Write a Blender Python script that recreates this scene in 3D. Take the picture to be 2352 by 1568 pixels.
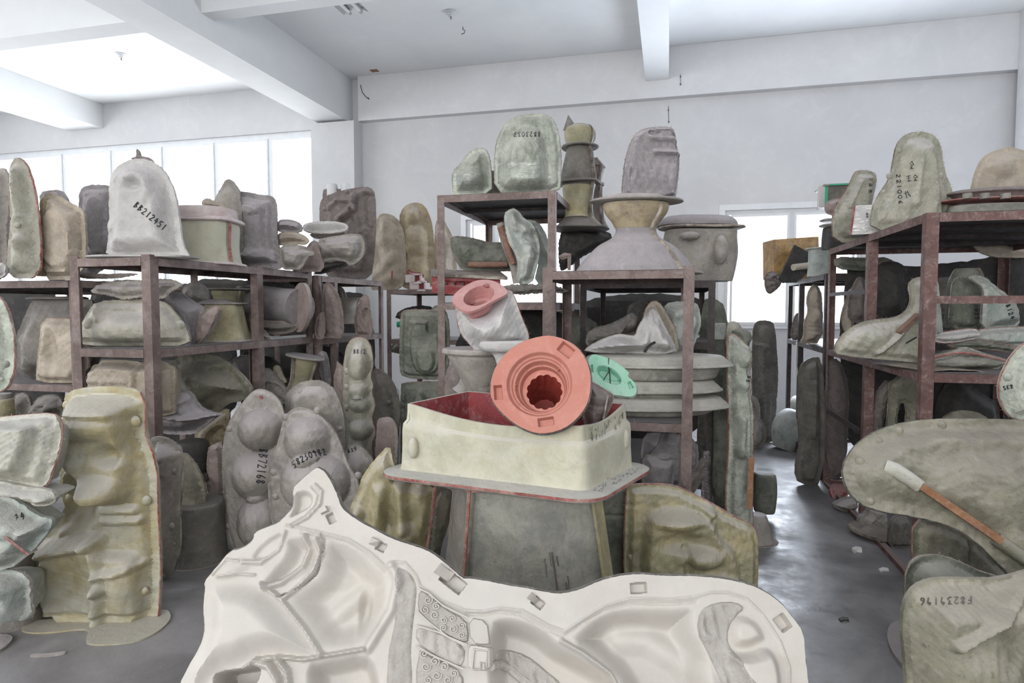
import bpy, bmesh, math, random
import numpy as np
from mathutils import Vector, Matrix
from mathutils.geometry import delaunay_2d_cdt
for o in list(bpy.data.objects): bpy.data.objects.remove(o)
SC = bpy.context.scene
COL = SC.collection
PI = math.pi
# ---------------- camera (levelled on the eye line of the photo, room axes = world axes)
F = 1450.0; YAW = math.radians(14); PIT = math.atan(76 / F); EZ = 1.5
cam = bpy.data.cameras.new('camera'); camo = bpy.data.objects.new('camera', cam); COL.objects.link(camo)
camo.location = (0, 0, EZ); camo.rotation_euler = (PI / 2 - PIT, 0, YAW)
cam.sensor_width = 36; cam.lens = 36 * F / 2352; cam.clip_end = 200
SC.camera = camo
# ---------------- world, daylight, exposure
w = bpy.data.worlds.new('world'); SC.world = w; w.use_nodes = True
bg = w.node_tree.nodes['Background']; bg.inputs[0].default_value = (0.93, 0.965, 1, 1); bg.inputs[1].default_value = 3.2
SC.view_settings.view_transform = 'Standard'; SC.view_settings.look = 'None'
SC.view_settings.gamma = 1; SC.view_settings.use_curve_mapping = False
SC.view_settings.exposure = 0.12
def area(name, loc, rot, sx, sy, power, col=(1, 1, 1)):
    l = bpy.data.lights.new(name, 'AREA'); l.shape = 'RECTANGLE'; l.size = sx; l.size_y = sy; l.energy = power; l.color = col
    o = bpy.data.objects.new(name, l); COL.objects.link(o); o.location = loc; o.rotation_euler = rot; return o
# daylight entering by the window bands behind and to the left of the photographer, and by the back windows
area('window_daylight_rear', (-2.0, -4.2, 2.7), (math.radians(104), 0, 0), 10, 2.6, 290, (1, .985, .965))
area('window_daylight_left', (-12.6, 1.5, 2.8), (0, math.radians(-108), 0), 2.6, 8, 240, (.95, .975, 1))
area('window_daylight_back', (-9.2, 9.32, 2.7), (math.radians(-90), 0, 0), 6.4, 3.0, 210, (.93, .965, 1))
area('window_daylight_back_right', (1.7, 9.32, 2.1), (math.radians(-90), 0, 0), 1.7, 1.4, 260, (.8, .88, 1))

# ---------------- pixel -> place helpers
FWD = Vector((-math.sin(YAW), math.cos(YAW), 0)); RGT = Vector((math.cos(YAW), math.sin(YAW), 0)); UPZ = Vector((0, 0, 1))
CAM = Vector((0, 0, EZ))
def ray(px, py):
    x = (px - 1176) / F; z = -(py - 784) / F
    c, s = math.cos(PIT), math.sin(PIT)
    yy = c + z * s; zz = -s + z * c
    return Vector(((x * math.cos(YAW) - yy * math.sin(YAW)) / yy, (x * math.sin(YAW) + yy * math.cos(YAW)) / yy, zz / yy))
def P(px, py, d): return CAM + ray(px, py) * d
def G(px, py, z): r = ray(px, py); return CAM + r * ((z - EZ) / r.z)
def WY(px, py, y): r = ray(px, py); return CAM + r * (y / r.y)
def WX(px, py, x): r = ray(px, py); return CAM + r * (x / r.x)
def dist(p): return (Vector(p) - CAM).dot(FWD)
def sstep(t): t = np.clip(t, 0, 1); return t * t * (3 - 2 * t)

# ---------------- materials
MATS = {}
def nd(nt, t, **k):
    n = nt.nodes.new(t)
    for a, b in k.items(): setattr(n, a, b)
    return n
def base_mat(name):
    m = bpy.data.materials.new(name); m.use_nodes = True; nt = m.node_tree
    return m, nt, nt.nodes['Principled BSDF']
def srgb(c): return tuple(((v / 255) / 12.92 if v / 255 < .04045 else ((v / 255 + .055) / 1.055) ** 2.4) for v in c)
def fg(name, c1, c2, dark=(70, 66, 62), dust=(160, 152, 150), du=.75, blot=.42, rough=.6, bump=.6, sc=1.0, spot=.5):
    """fibreglass / plaster: two mottled tones, darker blotches, specks, settled dust on what faces up"""
    m, nt, b = base_mat(name); L = nt.links.new
    tc = nd(nt, 'ShaderNodeTexCoord'); mp = nd(nt, 'ShaderNodeMapping'); oi = nd(nt, 'ShaderNodeObjectInfo')
    cb = nd(nt, 'ShaderNodeCombineXYZ'); mu = nd(nt, 'ShaderNodeMath', operation='MULTIPLY'); mu.inputs[1].default_value = 40
    L(oi.outputs['Random'], mu.inputs[0]); L(mu.outputs[0], cb.inputs[0]); L(mu.outputs[0], cb.inputs[1])
    L(tc.outputs['Object'], mp.inputs[0]); L(cb.outputs[0], mp.inputs[1])
    def noise(scale, det, r=.55, dist=0):
        n = nd(nt, 'ShaderNodeTexNoise'); n.inputs['Scale'].default_value = scale * sc; n.inputs['Detail'].default_value = det
        n.inputs['Roughness'].default_value = r; n.inputs['Distortion'].default_value = dist; L(mp.outputs[0], n.inputs['Vector']); return n.outputs[0]
    def ramp(src, a, bb, va=0, vb=1):
        r = nd(nt, 'ShaderNodeMapRange'); r.inputs[1].default_value = a; r.inputs[2].default_value = bb; r.inputs[3].default_value = va; r.inputs[4].default_value = vb
        L(src, r.inputs[0]); return r.outputs[0]
    def mix(f, A, B):
        x = nd(nt, 'ShaderNodeMix', data_type='RGBA'); 
        if isinstance(f, float): x.inputs[0].default_value = f
        else: L(f, x.inputs[0])
        for i, v in ((6, A), (7, B)):
            if isinstance(v, tuple): x.inputs[i].default_value = (*srgb(v), 1)
            else: L(v, x.inputs[i])
        return x.outputs[2]
    c = mix(ramp(noise(4.5, 6, .62), .40, .60), c1, c2)
    c = mix(ramp(noise(13, 6, .75, .8), .50, .66, 0, .42), c, dust)
    c = mix(ramp(noise(6, 8, .72, .5), .44, .60, 0, blot), c, dark)
    c = mix(ramp(noise(60, 3), .60, .70, 0, spot), c, dark)
    c = mix(ramp(noise(30, 5, .72), .57, .70, 0, spot), c, dust)
    ge = nd(nt, 'ShaderNodeNewGeometry'); sx = nd(nt, 'ShaderNodeSeparateXYZ'); L(ge.outputs['Normal'], sx.inputs[0])
    ad = nd(nt, 'ShaderNodeMath', operation='MULTIPLY_ADD'); L(noise(14, 5, .7), ad.inputs[0]); ad.inputs[1].default_value = .5; L(sx.outputs[2], ad.inputs[2])
    c = mix(ramp(ad.outputs[0], .42, .95, 0, du), c, dust)
    hs = nd(nt, 'ShaderNodeHueSaturation'); L(ramp(oi.outputs['Random'], 0, 1, .9, 1.08), hs.inputs['Value']); L(c, hs.inputs['Color'])
    L(hs.outputs[0], b.inputs['Base Color'])
    b.inputs['Roughness'].default_value = rough
    b.inputs['Specular IOR Level'].default_value = .35
    bp = nd(nt, 'ShaderNodeBump'); bp.inputs['Strength'].default_value = bump; bp.inputs['Distance'].default_value = .012
    a2 = nd(nt, 'ShaderNodeMath', operation='MULTIPLY_ADD'); L(noise(95, 4, .7), a2.inputs[0]); a2.inputs[1].default_value = .35; L(noise(22, 5, .6), a2.inputs[2])
    L(a2.outputs[0], bp.inputs['Height']); L(bp.outputs[0], b.inputs['Normal'])
    MATS[name] = m; return m
fg('sage', (152, 152, 136), (168, 163, 148), (104, 100, 88), (190, 184, 181), du=.7)
fg('grey', (140, 135, 128), (156, 150, 140), (92, 88, 83), (176, 168, 168))
fg('lilac', (134, 128, 130), (146, 140, 140), (96, 91, 92), (178, 171, 173))
fg('dgrey', (100, 96, 90), (118, 113, 104), (62, 59, 55), (142, 136, 134), du=.6)
fg('dark', (50, 48, 47), (64, 61, 58), (34, 32, 31), (88, 85, 83), du=.5)  # base lowered so the deep shade of the shelves is partly in the colour
fg('green', (100, 104, 92), (122, 124, 112), (62, 65, 58), (150, 147, 140), du=.55, blot=.6)
fg('cream', (170, 169, 152), (182, 178, 158), (138, 131, 104), (192, 187, 178), du=.7, blot=.35, spot=.3, bump=.35)
fg('figcream', (170, 168, 152), (166, 154, 118), (128, 122, 92), (186, 181, 172), du=.8, blot=.4, spot=.35, bump=.5, sc=.8)
fg('discs', (166, 163, 152), (150, 148, 138), (84, 82, 76), (190, 186, 178), du=.7, blot=.5)
fg('trap', (154, 152, 140), (140, 138, 126), (84, 88, 92), (176, 172, 166), du=.5, blot=.45, spot=.35)
fg('creamw', (184, 181, 166), (172, 170, 156), (108, 107, 102), (190, 187, 184), du=.6, blot=.45, spot=.5)
fg('mint', (162, 168, 154), (180, 183, 170), (78, 80, 74), (188, 186, 178), du=.4, blot=.5)
fg('gold', (186, 148, 88), (160, 122, 72), (92, 66, 44), (206, 180, 132), du=.3, blot=.6, rough=.35)  # amber with the glow of window light from behind put into the colour
fg('bluemint', (158, 168, 162), (174, 176, 168), (96, 98, 94), (190, 186, 182), du=.4, blot=.45)
fg('white', (178, 175, 172), (190, 187, 182), (140, 138, 138), (202, 196, 197), du=.6, blot=.35, spot=.2)
fg('tan', (166, 155, 140), (180, 168, 150), (124, 112, 98), (180, 170, 162), du=.4, blot=.45)
fg('ochre', (148, 140, 106), (168, 158, 122), (98, 94, 76), (176, 168, 156), du=.85, blot=.5, bump=.35)
fg('ochre2', (150, 147, 118), (168, 156, 120), (96, 94, 76), (170, 164, 152), du=.9, blot=.5)
fg('amber', (168, 154, 124), (152, 138, 112), (100, 88, 70), (176, 166, 156), du=.9, blot=.5)
fg('brown', (106, 97, 93), (122, 111, 106), (72, 64, 62), (150, 140, 138), du=.5)
fg('olive', (126, 125, 108), (142, 138, 120), (78, 76, 64), (166, 158, 150), du=.5, blot=.55, sc=.8)
fg('shelter', (146, 147, 136), (132, 131, 120), (84, 84, 78), (172, 167, 160), du=.6, blot=.5)
fg('plaster', (184, 178, 170), (178, 174, 168), (160, 150, 138), (188, 184, 178), du=.3, blot=.25, rough=.6, bump=.12, spot=.05)
fg('plasterfur', (166, 161, 154), (176, 171, 164), (140, 135, 128), (184, 180, 174), du=.3, blot=.4, rough=.7, bump=.9, sc=1.4, spot=.2)
fg('orange', (178, 116, 101), (184, 125, 110), (168, 92, 80), (204, 150, 138), du=.12, blot=.25, rough=.6, bump=.15, spot=.15)
fg('rubberin', (140, 58, 50), (124, 52, 46), (110, 34, 32), (190, 96, 80), du=.1, blot=.3, rough=.5, bump=.2)
fg('pink', (178, 126, 122), (186, 138, 134), (150, 92, 92), (196, 168, 164), du=.25, blot=.3, bump=.2)
fg('red', (146, 62, 64), (132, 58, 61), (98, 42, 48), (190, 160, 156), du=.5, blot=.4, spot=.3)
fg('rose', (200, 190, 187), (190, 178, 175), (150, 112, 112), (204, 194, 192), du=.5)
fg('jade', (134, 184, 160), (150, 194, 170), (80, 140, 114), (180, 198, 186), du=.2, blot=.35, bump=.3)
fg('jadedeep', (84, 178, 140), (96, 186, 150), (46, 120, 92), (150, 190, 170), du=.1, blot=.35)
fg('brick', (146, 131, 125), (160, 144, 137), (116, 102, 98), (176, 166, 162))
fg('seamred', (150, 72, 70), (172, 132, 122), (92, 60, 56), (196, 178, 168), du=.3, blot=.6, spot=.6, sc=2.2)
fg('seamgrey', (182, 172, 158), (120, 108, 98), (66, 58, 54), (180, 170, 164), du=.3, blot=.8, spot=.6)
fg('seamdark', (72, 70, 66), (96, 92, 86), (40, 38, 36), (168, 164, 158), du=.2, blot=.5, spot=.5)
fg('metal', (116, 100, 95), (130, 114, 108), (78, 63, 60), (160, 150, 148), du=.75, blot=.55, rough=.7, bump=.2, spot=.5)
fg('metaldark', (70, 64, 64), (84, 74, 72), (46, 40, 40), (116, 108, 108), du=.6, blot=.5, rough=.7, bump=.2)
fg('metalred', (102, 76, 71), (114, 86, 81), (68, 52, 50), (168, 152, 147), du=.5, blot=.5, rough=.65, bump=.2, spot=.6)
fg('board', (60, 58, 60), (74, 72, 72), (40, 38, 40), (128, 122, 122), du=.8, blot=.4, sc=.8)
fg('wood', (146, 104, 76), (156, 114, 84), (120, 80, 56), (180, 160, 146), du=.4, sc=2)
fg('rustwood', (124, 90, 76), (140, 104, 86), (84, 64, 56), (150, 136, 126), du=.4, sc=2)
fg('paint', (205, 205, 206), (200, 200, 202), (188, 184, 180), (214, 214, 216), du=0.0, blot=.10, rough=.8, bump=.05, sc=.25, spot=.03)
fg('ceilpaint', (226, 228, 228), (220, 222, 224), (206, 200, 196), (226, 226, 226), du=0.0, blot=.06, rough=.85, bump=.03, sc=.2, spot=.0)
fg('frame', (226, 228, 230), (220, 222, 226), (190, 188, 186), (226, 226, 228), du=.1, blot=.1, rough=.45, bump=.03)
def plain(name, col, rough=.5, metal=0, alpha=1, trans=0):
    m, nt, b = base_mat(name); b.inputs['Base Color'].default_value = (*srgb(col), 1); b.inputs['Roughness'].default_value = rough
    b.inputs['Metallic'].default_value = metal; b.inputs['Alpha'].default_value = alpha; b.inputs['Transmission Weight'].default_value = trans
    MATS[name] = m; return m
plain('ink', (38, 38, 44), .7); plain('redink', (150, 50, 48), .7)
plain('chrome', (190, 190, 192), .18, 1); plain('tube', (226, 230, 226), .2)
plain('black', (34, 34, 36), .5); plain('wire', (120, 114, 108), .4, .6)
plain('teal', (34, 150, 116), .4)
plain('label', (222, 220, 216), .7)
def wrapmat():
    m, nt, b = base_mat('wrap'); L = nt.links.new
    tr = nd(nt, 'ShaderNodeBsdfTransparent'); gl = nd(nt, 'ShaderNodeBsdfGlossy'); gl.inputs['Roughness'].default_value = .25
    mx = nd(nt, 'ShaderNodeMixShader'); n = nd(nt, 'ShaderNodeTexNoise'); n.inputs['Scale'].default_value = 26; n.inputs['Detail'].default_value = 6; n.inputs['Distortion'].default_value = 1.5
    tc = nd(nt, 'ShaderNodeTexCoord'); mp = nd(nt, 'ShaderNodeMapping'); mp.inputs['Scale'].default_value = (.5, .5, 2.2)
    L(tc.outputs['Object'], mp.inputs[0]); L(mp.outputs[0], n.inputs['Vector'])
    r = nd(nt, 'ShaderNodeMapRange'); r.inputs[1].default_value = .5; r.inputs[2].default_value = .8; r.inputs[3].default_value = .03; r.inputs[4].default_value = .3; L(n.outputs[0], r.inputs[0])
    bp = nd(nt, 'ShaderNodeBump'); bp.inputs['Strength'].default_value = .9; L(n.outputs[0], bp.inputs['Height']); L(bp.outputs[0], gl.inputs['Normal'])
    L(r.outputs[0], mx.inputs[0]); L(tr.outputs[0], mx.inputs[1]); L(gl.outputs[0], mx.inputs[2]); L(mx.outputs[0], nt.nodes['Material Output'].inputs[0]); MATS['wrap'] = m
wrapmat()
def glassmat():
    m, nt, b = base_mat('glass'); L = nt.links.new
    tr = nd(nt, 'ShaderNodeBsdfTransparent'); gl = nd(nt, 'ShaderNodeBsdfGlossy'); gl.inputs['Roughness'].default_value = .02
    mx = nd(nt, 'ShaderNodeMixShader'); mx.inputs[0].default_value = .06
    L(tr.outputs[0], mx.inputs[1]); L(gl.outputs[0], mx.inputs[2]); L(mx.outputs[0], nt.nodes['Material Output'].inputs[0]); MATS['glass'] = m
glassmat()
def floormat():
    m, nt, b = base_mat('floor_concrete'); L = nt.links.new
    tc = nd(nt, 'ShaderNodeTexCoord')
    def noise(s, d, r=.6, q=0):
        n = nd(nt, 'ShaderNodeTexNoise'); n.inputs['Scale'].default_value = s; n.inputs['Detail'].default_value = d; n.inputs['Roughness'].default_value = r
        n.inputs['Distortion'].default_value = q; L(tc.outputs['Object'], n.inputs['Vector']); return n.outputs[0]
    cr = nd(nt, 'ShaderNodeValToRGB'); e = cr.color_ramp; e.elements[0].position = .3; e.elements[0].color = (*srgb((98, 96, 97)), 1)
    e.elements[1].position = .72; e.elements[1].color = (*srgb((158, 155, 156)), 1); x = e.elements.new(.5); x.color = (*srgb((124, 121, 122)), 1)
    L(noise(1.6, 9, .65, .5), cr.inputs[0])
    r2 = nd(nt, 'ShaderNodeMapRange'); r2.inputs[1].default_value = .66; r2.inputs[2].default_value = .72; L(noise(34, 5, .7), r2.inputs[0])
    mx = nd(nt, 'ShaderNodeMix', data_type='RGBA'); L(cr.outputs[0], mx.inputs[6]); mx.inputs[7].default_value = (*srgb((176, 172, 170)), 1)
    mm = nd(nt, 'ShaderNodeMath', operation='MULTIPLY'); mm.inputs[1].default_value = .4; L(r2.outputs[0], mm.inputs[0]); L(mm.outputs[0], mx.inputs[0])
    L(mx.outputs[2], b.inputs['Base Color'])
    rr = nd(nt, 'ShaderNodeMapRange'); rr.inputs[1].default_value = .35; rr.inputs[2].default_value = .65; rr.inputs[3].default_value = .28; rr.inputs[4].default_value = .6
    L(noise(3.2, 8, .7), rr.inputs[0]); L(rr.outputs[0], b.inputs['Roughness'])
    bp = nd(nt, 'ShaderNodeBump'); bp.inputs['Strength'].default_value = .12; bp.inputs['Distance'].default_value = .01; L(noise(30, 6), bp.inputs['Height']); L(bp.outputs[0], b.inputs['Normal'])
    MATS['floor'] = m
floormat()

# ---------------- object helpers
def tag(o, label=None, cat=None, group=None, kind=None):
    if label: o['label'] = label
    if cat: o['category'] = cat
    if group: o['group'] = group
    if kind: o['kind'] = kind
def empty(name, loc, label, cat, group=None):
    o = bpy.data.objects.new(name, None); o.empty_display_size = .05; COL.objects.link(o); o.location = loc; tag(o, label, cat, group); return o
def mesh(name, V, Fc, mat, parent=None, origin=None, sharp=38, mats=None, midx=None):
    me = bpy.data.meshes.new(name)
    org = Vector(origin) if origin is not None else (parent.location.copy() if parent else Vector((0, 0, 0)))
    while parent is not None and origin is None and parent.parent is not None:
        break
    me.from_pydata([tuple(Vector(v) - org) for v in V], [], [tuple(int(i) for i in f) for f in Fc])
    me.materials.append(MATS[mat])
    for q in (mats or []): me.materials.append(MATS[q])
    me.update()
    bm = bmesh.new(); bm.from_mesh(me); bmesh.ops.remove_doubles(bm, verts=bm.verts, dist=1e-6); 
    lo = [v for v in bm.verts if not v.link_faces]; bmesh.ops.delete(bm, geom=lo, context='VERTS'); bmesh.ops.recalc_face_normals(bm, faces=bm.faces); bm.to_mesh(me); bm.free()
    me.shade_smooth(); me.set_sharp_from_angle(angle=math.radians(sharp))
    o = bpy.data.objects.new(name, me); COL.objects.link(o)
    if parent: o.parent = parent
    if parent is None: o.location = org
    return o
def root_loc(o):
    while o.parent: o = o.parent
    return o.location.copy()
def sub(name, V, Fc, mat, parent, sharp=38, label=None):
    """part or sub-part: vertices in world coordinates, everything local to the top-level root"""
    o = mesh(name, V, Fc, mat, parent=parent, origin=root_loc(parent), sharp=sharp)
    if label: o['label'] = label
    return o
def boxv(x0, x1, y0, y1, z0, z1, bev=0.0):
    V = [(x, y, z) for x in (x0, x1) for y in (y0, y1) for z in (z0, z1)]
    return V, [(0, 1, 3, 2), (4, 6, 7, 5), (0, 4, 5, 1), (2, 3, 7, 6), (0, 2, 6, 4), (1, 5, 7, 3)]
class MB:
    def __init__(s): s.V = []; s.F = []
    def add(s, V, Fc):
        k = len(s.V); s.V += [tuple(v) for v in V]; s.F += [tuple(i + k for i in f) for f in Fc]; return s
    def box(s, *a): return s.add(*boxv(*a))
    def bar(s, a, b, w, h=None, up=(0, 0, 1)):
        a = Vector(a); b = Vector(b); t = (b - a).normalized(); u = t.cross(Vector(up))
        if u.length < .01: u = t.cross(Vector((1, 0, 0)))
        u.normalize(); v = u.cross(t); h = h or w
        V = [c + u * (w / 2 * i) + v * (h / 2 * j) for c in (a, b) for i, j in ((-1, -1), (1, -1), (1, 1), (-1, 1))]
        return s.add(V, [(0, 1, 2, 3), (7, 6, 5, 4), (0, 4, 5, 1), (1, 5, 6, 2), (2, 6, 7, 3), (3, 7, 4, 0)])
    def tube(s, pts, r, n=6, closed=False, r2=None):
        pts = [Vector(p) for p in pts]; N = len(pts); V = []; prev = None
        for i, p in enumerate(pts):
            if closed: t = pts[(i + 1) % N] - pts[i - 1]
            else: t = pts[min(i + 1, N - 1)] - pts[max(i - 1, 0)]
            if t.length < 1e-9: t = Vector((0, 0, 1))
            t.normalize()
            if prev is None: u = t.cross(Vector((.3, .2, .93)).normalized()); u.normalize()
            else:
                u = prev - t * prev.dot(t)
                if u.length < 1e-6: u = t.cross(Vector((.3, .2, .93)))
                u.normalize()
            prev = u; v = t.cross(u); rr = r if r2 is None else r + (r2 - r) * i / max(1, N - 1)
            V += [p + u * (rr * math.cos(2 * PI * k / n)) + v * (rr * math.sin(2 * PI * k / n)) for k in range(n)]
        Fc = []
        for i in range(N if closed else N - 1):
            j = (i + 1) % N
            for k in range(n): Fc.append((i * n + k, i * n + (k + 1) % n, j * n + (k + 1) % n, j * n + k))
        if not closed: Fc += [tuple(range(n))[::-1], tuple((N - 1) * n + k for k in range(n))]
        return s.add(V, Fc)
    def top(s, name, mat, label, cat, group=None, kind=None, origin=None, sharp=38):
        if origin is None:
            a = np.array(s.V); origin = (a[:, 0].mean(), a[:, 1].mean(), a[:, 2].min())
        o = mesh(name, s.V, s.F, mat, origin=origin, sharp=sharp); tag(o, label, cat, group, kind); return o
    def part(s, name, mat, parent, sharp=38, label=None): return sub(name, s.V, s.F, mat, parent, sharp, label)
def struct(name, mb, mat): return mb.top(name, mat, None, None, kind='structure')

# ---------------- handwriting (stroke letters)
GL = {'0': [[(.5, 1), (.1, .7), (.1, .3), (.5, 0), (.85, .3), (.85, .7), (.5, 1)]], '1': [[(.5, 1), (.45, 0)]],
 '2': [[(.1, .8), (.45, 1), (.8, .75), (.1, 0), (.9, .05)]], '3': [[(.1, .95), (.7, .95), (.35, .55), (.8, .3), (.4, 0), (.05, .1)]],
 '4': [[(.5, 1), (.1, .4), (.9, .45)], [(.65, .8), (.6, 0)]], '5': [[(.9, 1), (.25, .95), (.2, .6), (.7, .5), (.7, .1), (.1, 0)]],
 '6': [[(.7, 1), (.2, .5), (.2, .1), (.6, 0), (.8, .3), (.3, .45)]], '7': [[(.1, .95), (.85, 1), (.4, 0)]],
 '8': [[(.8, .85), (.4, 1), (.2, .75), (.8, .3), (.5, 0), (.15, .25), (.8, .85)]], '9': [[(.8, .7), (.4, 1), (.2, .7), (.75, .65), (.6, 0)]],
 'B': [[(.15, 0), (.2, 1), (.7, .85), (.25, .55), (.8, .3), (.15, 0)]], '/': [[(.7, 1), (.3, 0)]], '-': [[(.2, .5), (.8, .5)]],
 'F': [[(.85, 1), (.2, .95), (.2, 0)], [(.2, .5), (.7, .55)]], 'Z': [[(.1, .95), (.85, 1), (.1, 0), (.9, .05)]], 'K': [[(.2, 1), (.2, 0)], [(.8, 1), (.25, .5), (.85, 0)]],
 'S': [[(.85, .9), (.3, 1), (.25, .6), (.8, .4), (.6, 0), (.1, .1)]], 'E': [[(.85, 1), (.2, .95), (.2, 0), (.85, .05)], [(.2, .5), (.7, .55)]], ' ': [],
 'H': [[(.1, .9), (.9, .95)], [(.5, 1), (.5, 0), (.25, .15)], [(.2, .55), (.85, .6)], [(.1, .15), (.9, .1)]],
 'X': [[(.5, 1), (.1, .55)], [(.5, 1), (.95, .5)], [(.25, .5), (.75, .5)], [(.5, .5), (.5, 0)], [(.1, 0), (.9, .05)], [(.25, .3), (.35, .1)]],
 'T': [[(.3, 1), (.3, 0)], [(.05, .7), (.6, .75)], [(.6, 1), (.75, .45), (.95, .1)], [(.6, .4), (.9, .35)]]}
RELIEFS = {}
def smooth_poly(pts, it=2):
    pts = [np.array(p, float) for p in pts]
    for _ in range(it):
        q = []
        for i in range(len(pts)):
            a, b = pts[i], pts[(i + 1) % len(pts)]
            q += [a * .75 + b * .25, a * .25 + b * .75]
        pts = q
    return np.array(pts)
def resample(P_, s, closed=True):
    P_ = np.array(P_); Q = np.vstack([P_, P_[:1]]) if closed else P_
    seg = np.linalg.norm(np.diff(Q, axis=0), axis=1); L = np.concatenate([[0], np.cumsum(seg)]); n = max(6, int(L[-1] / s))
    t = np.linspace(0, L[-1], n + 1)[:-1] if closed else np.linspace(0, L[-1], n + 1)
    return np.stack([np.interp(t, L, Q[:, k]) for k in range(2)], 1)
def poly_dist(X, poly):
    A = poly; B = np.roll(poly, -1, 0); D = np.full(len(X), 1e9)
    if len(X) < 80:
        ab = B - A; t = np.clip(np.einsum('nkd,kd->nk', X[:, None] - A[None], ab) / np.maximum(1e-12, (ab * ab).sum(1)), 0, 1)
        return np.hypot(*np.moveaxis(X[:, None] - (A + t[..., None] * ab), 2, 0)).min(1)
    for a, b in zip(A, B):
        ab = b - a; t = np.clip(((X - a) @ ab) / max(1e-12, ab @ ab), 0, 1)
        D = np.minimum(D, np.hypot(*(X - (a + t[:, None] * ab)).T))
    return D
def inside(X, poly):
    c = np.zeros(len(X), bool); A = poly; B = np.roll(poly, -1, 0)
    if len(X) < 80:
        dy = np.where(B[:, 1] == A[:, 1], 1e-12, B[:, 1] - A[:, 1]); m = (A[None, :, 1] > X[:, None, 1]) != (B[None, :, 1] > X[:, None, 1])
        return (m & (X[:, None, 0] < (B[:, 0] - A[:, 0]) * (X[:, None, 1] - A[:, 1]) / dy + A[:, 0])).sum(1) % 2 == 1
    for a, b in zip(A, B):
        m = ((a[1] > X[:, 1]) != (b[1] > X[:, 1]))
        with np.errstate(divide='ignore', invalid='ignore'):
            xi = (b[0] - a[0]) * (X[:, 1] - a[1]) / (b[1] - a[1] if b[1] != a[1] else 1e-12) + a[0]
        c ^= m & (X[:, 0] < xi)
    return c
def text_on(rl, s, x0, y0, x1, y1, h, mat='ink', wd=.0022, name='handwriting', arc=0):
    """stroke lettering along the photo line (x0,y0)-(x1,y1), laid on the surface of relief rl"""
    a = np.array((x0, y0), float); b = np.array((x1, y1), float); t = (b - a); L = np.linalg.norm(t); t /= L
    nrm = np.array((t[1], -t[0])); cw = L / max(1, len(s)); mb = MB()
    for i, ch in enumerate(s):
        for st in GL.get(ch, []):
            pts = []
            for k in range(len(st) - 1):
                for q in range(4): pts.append(np.array(st[k]) * (1 - q / 4) + np.array(st[k + 1]) * q / 4)
            pts.append(np.array(st[-1])); out = []
            for p in pts:
                f = (i + p[0] * .8) / len(s)
                px = a + t * (i + p[0] * .8) * cw + nrm * (p[1] * h + arc * 4 * f * (1 - f))
                out.append(rl.surf(px[0], px[1], .0025))
            mb.tube(out, wd, 4)
    mb.part(name, mat, rl.root, label='%s handwriting' % ('dark' if mat == 'ink' else 'red'))

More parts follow.
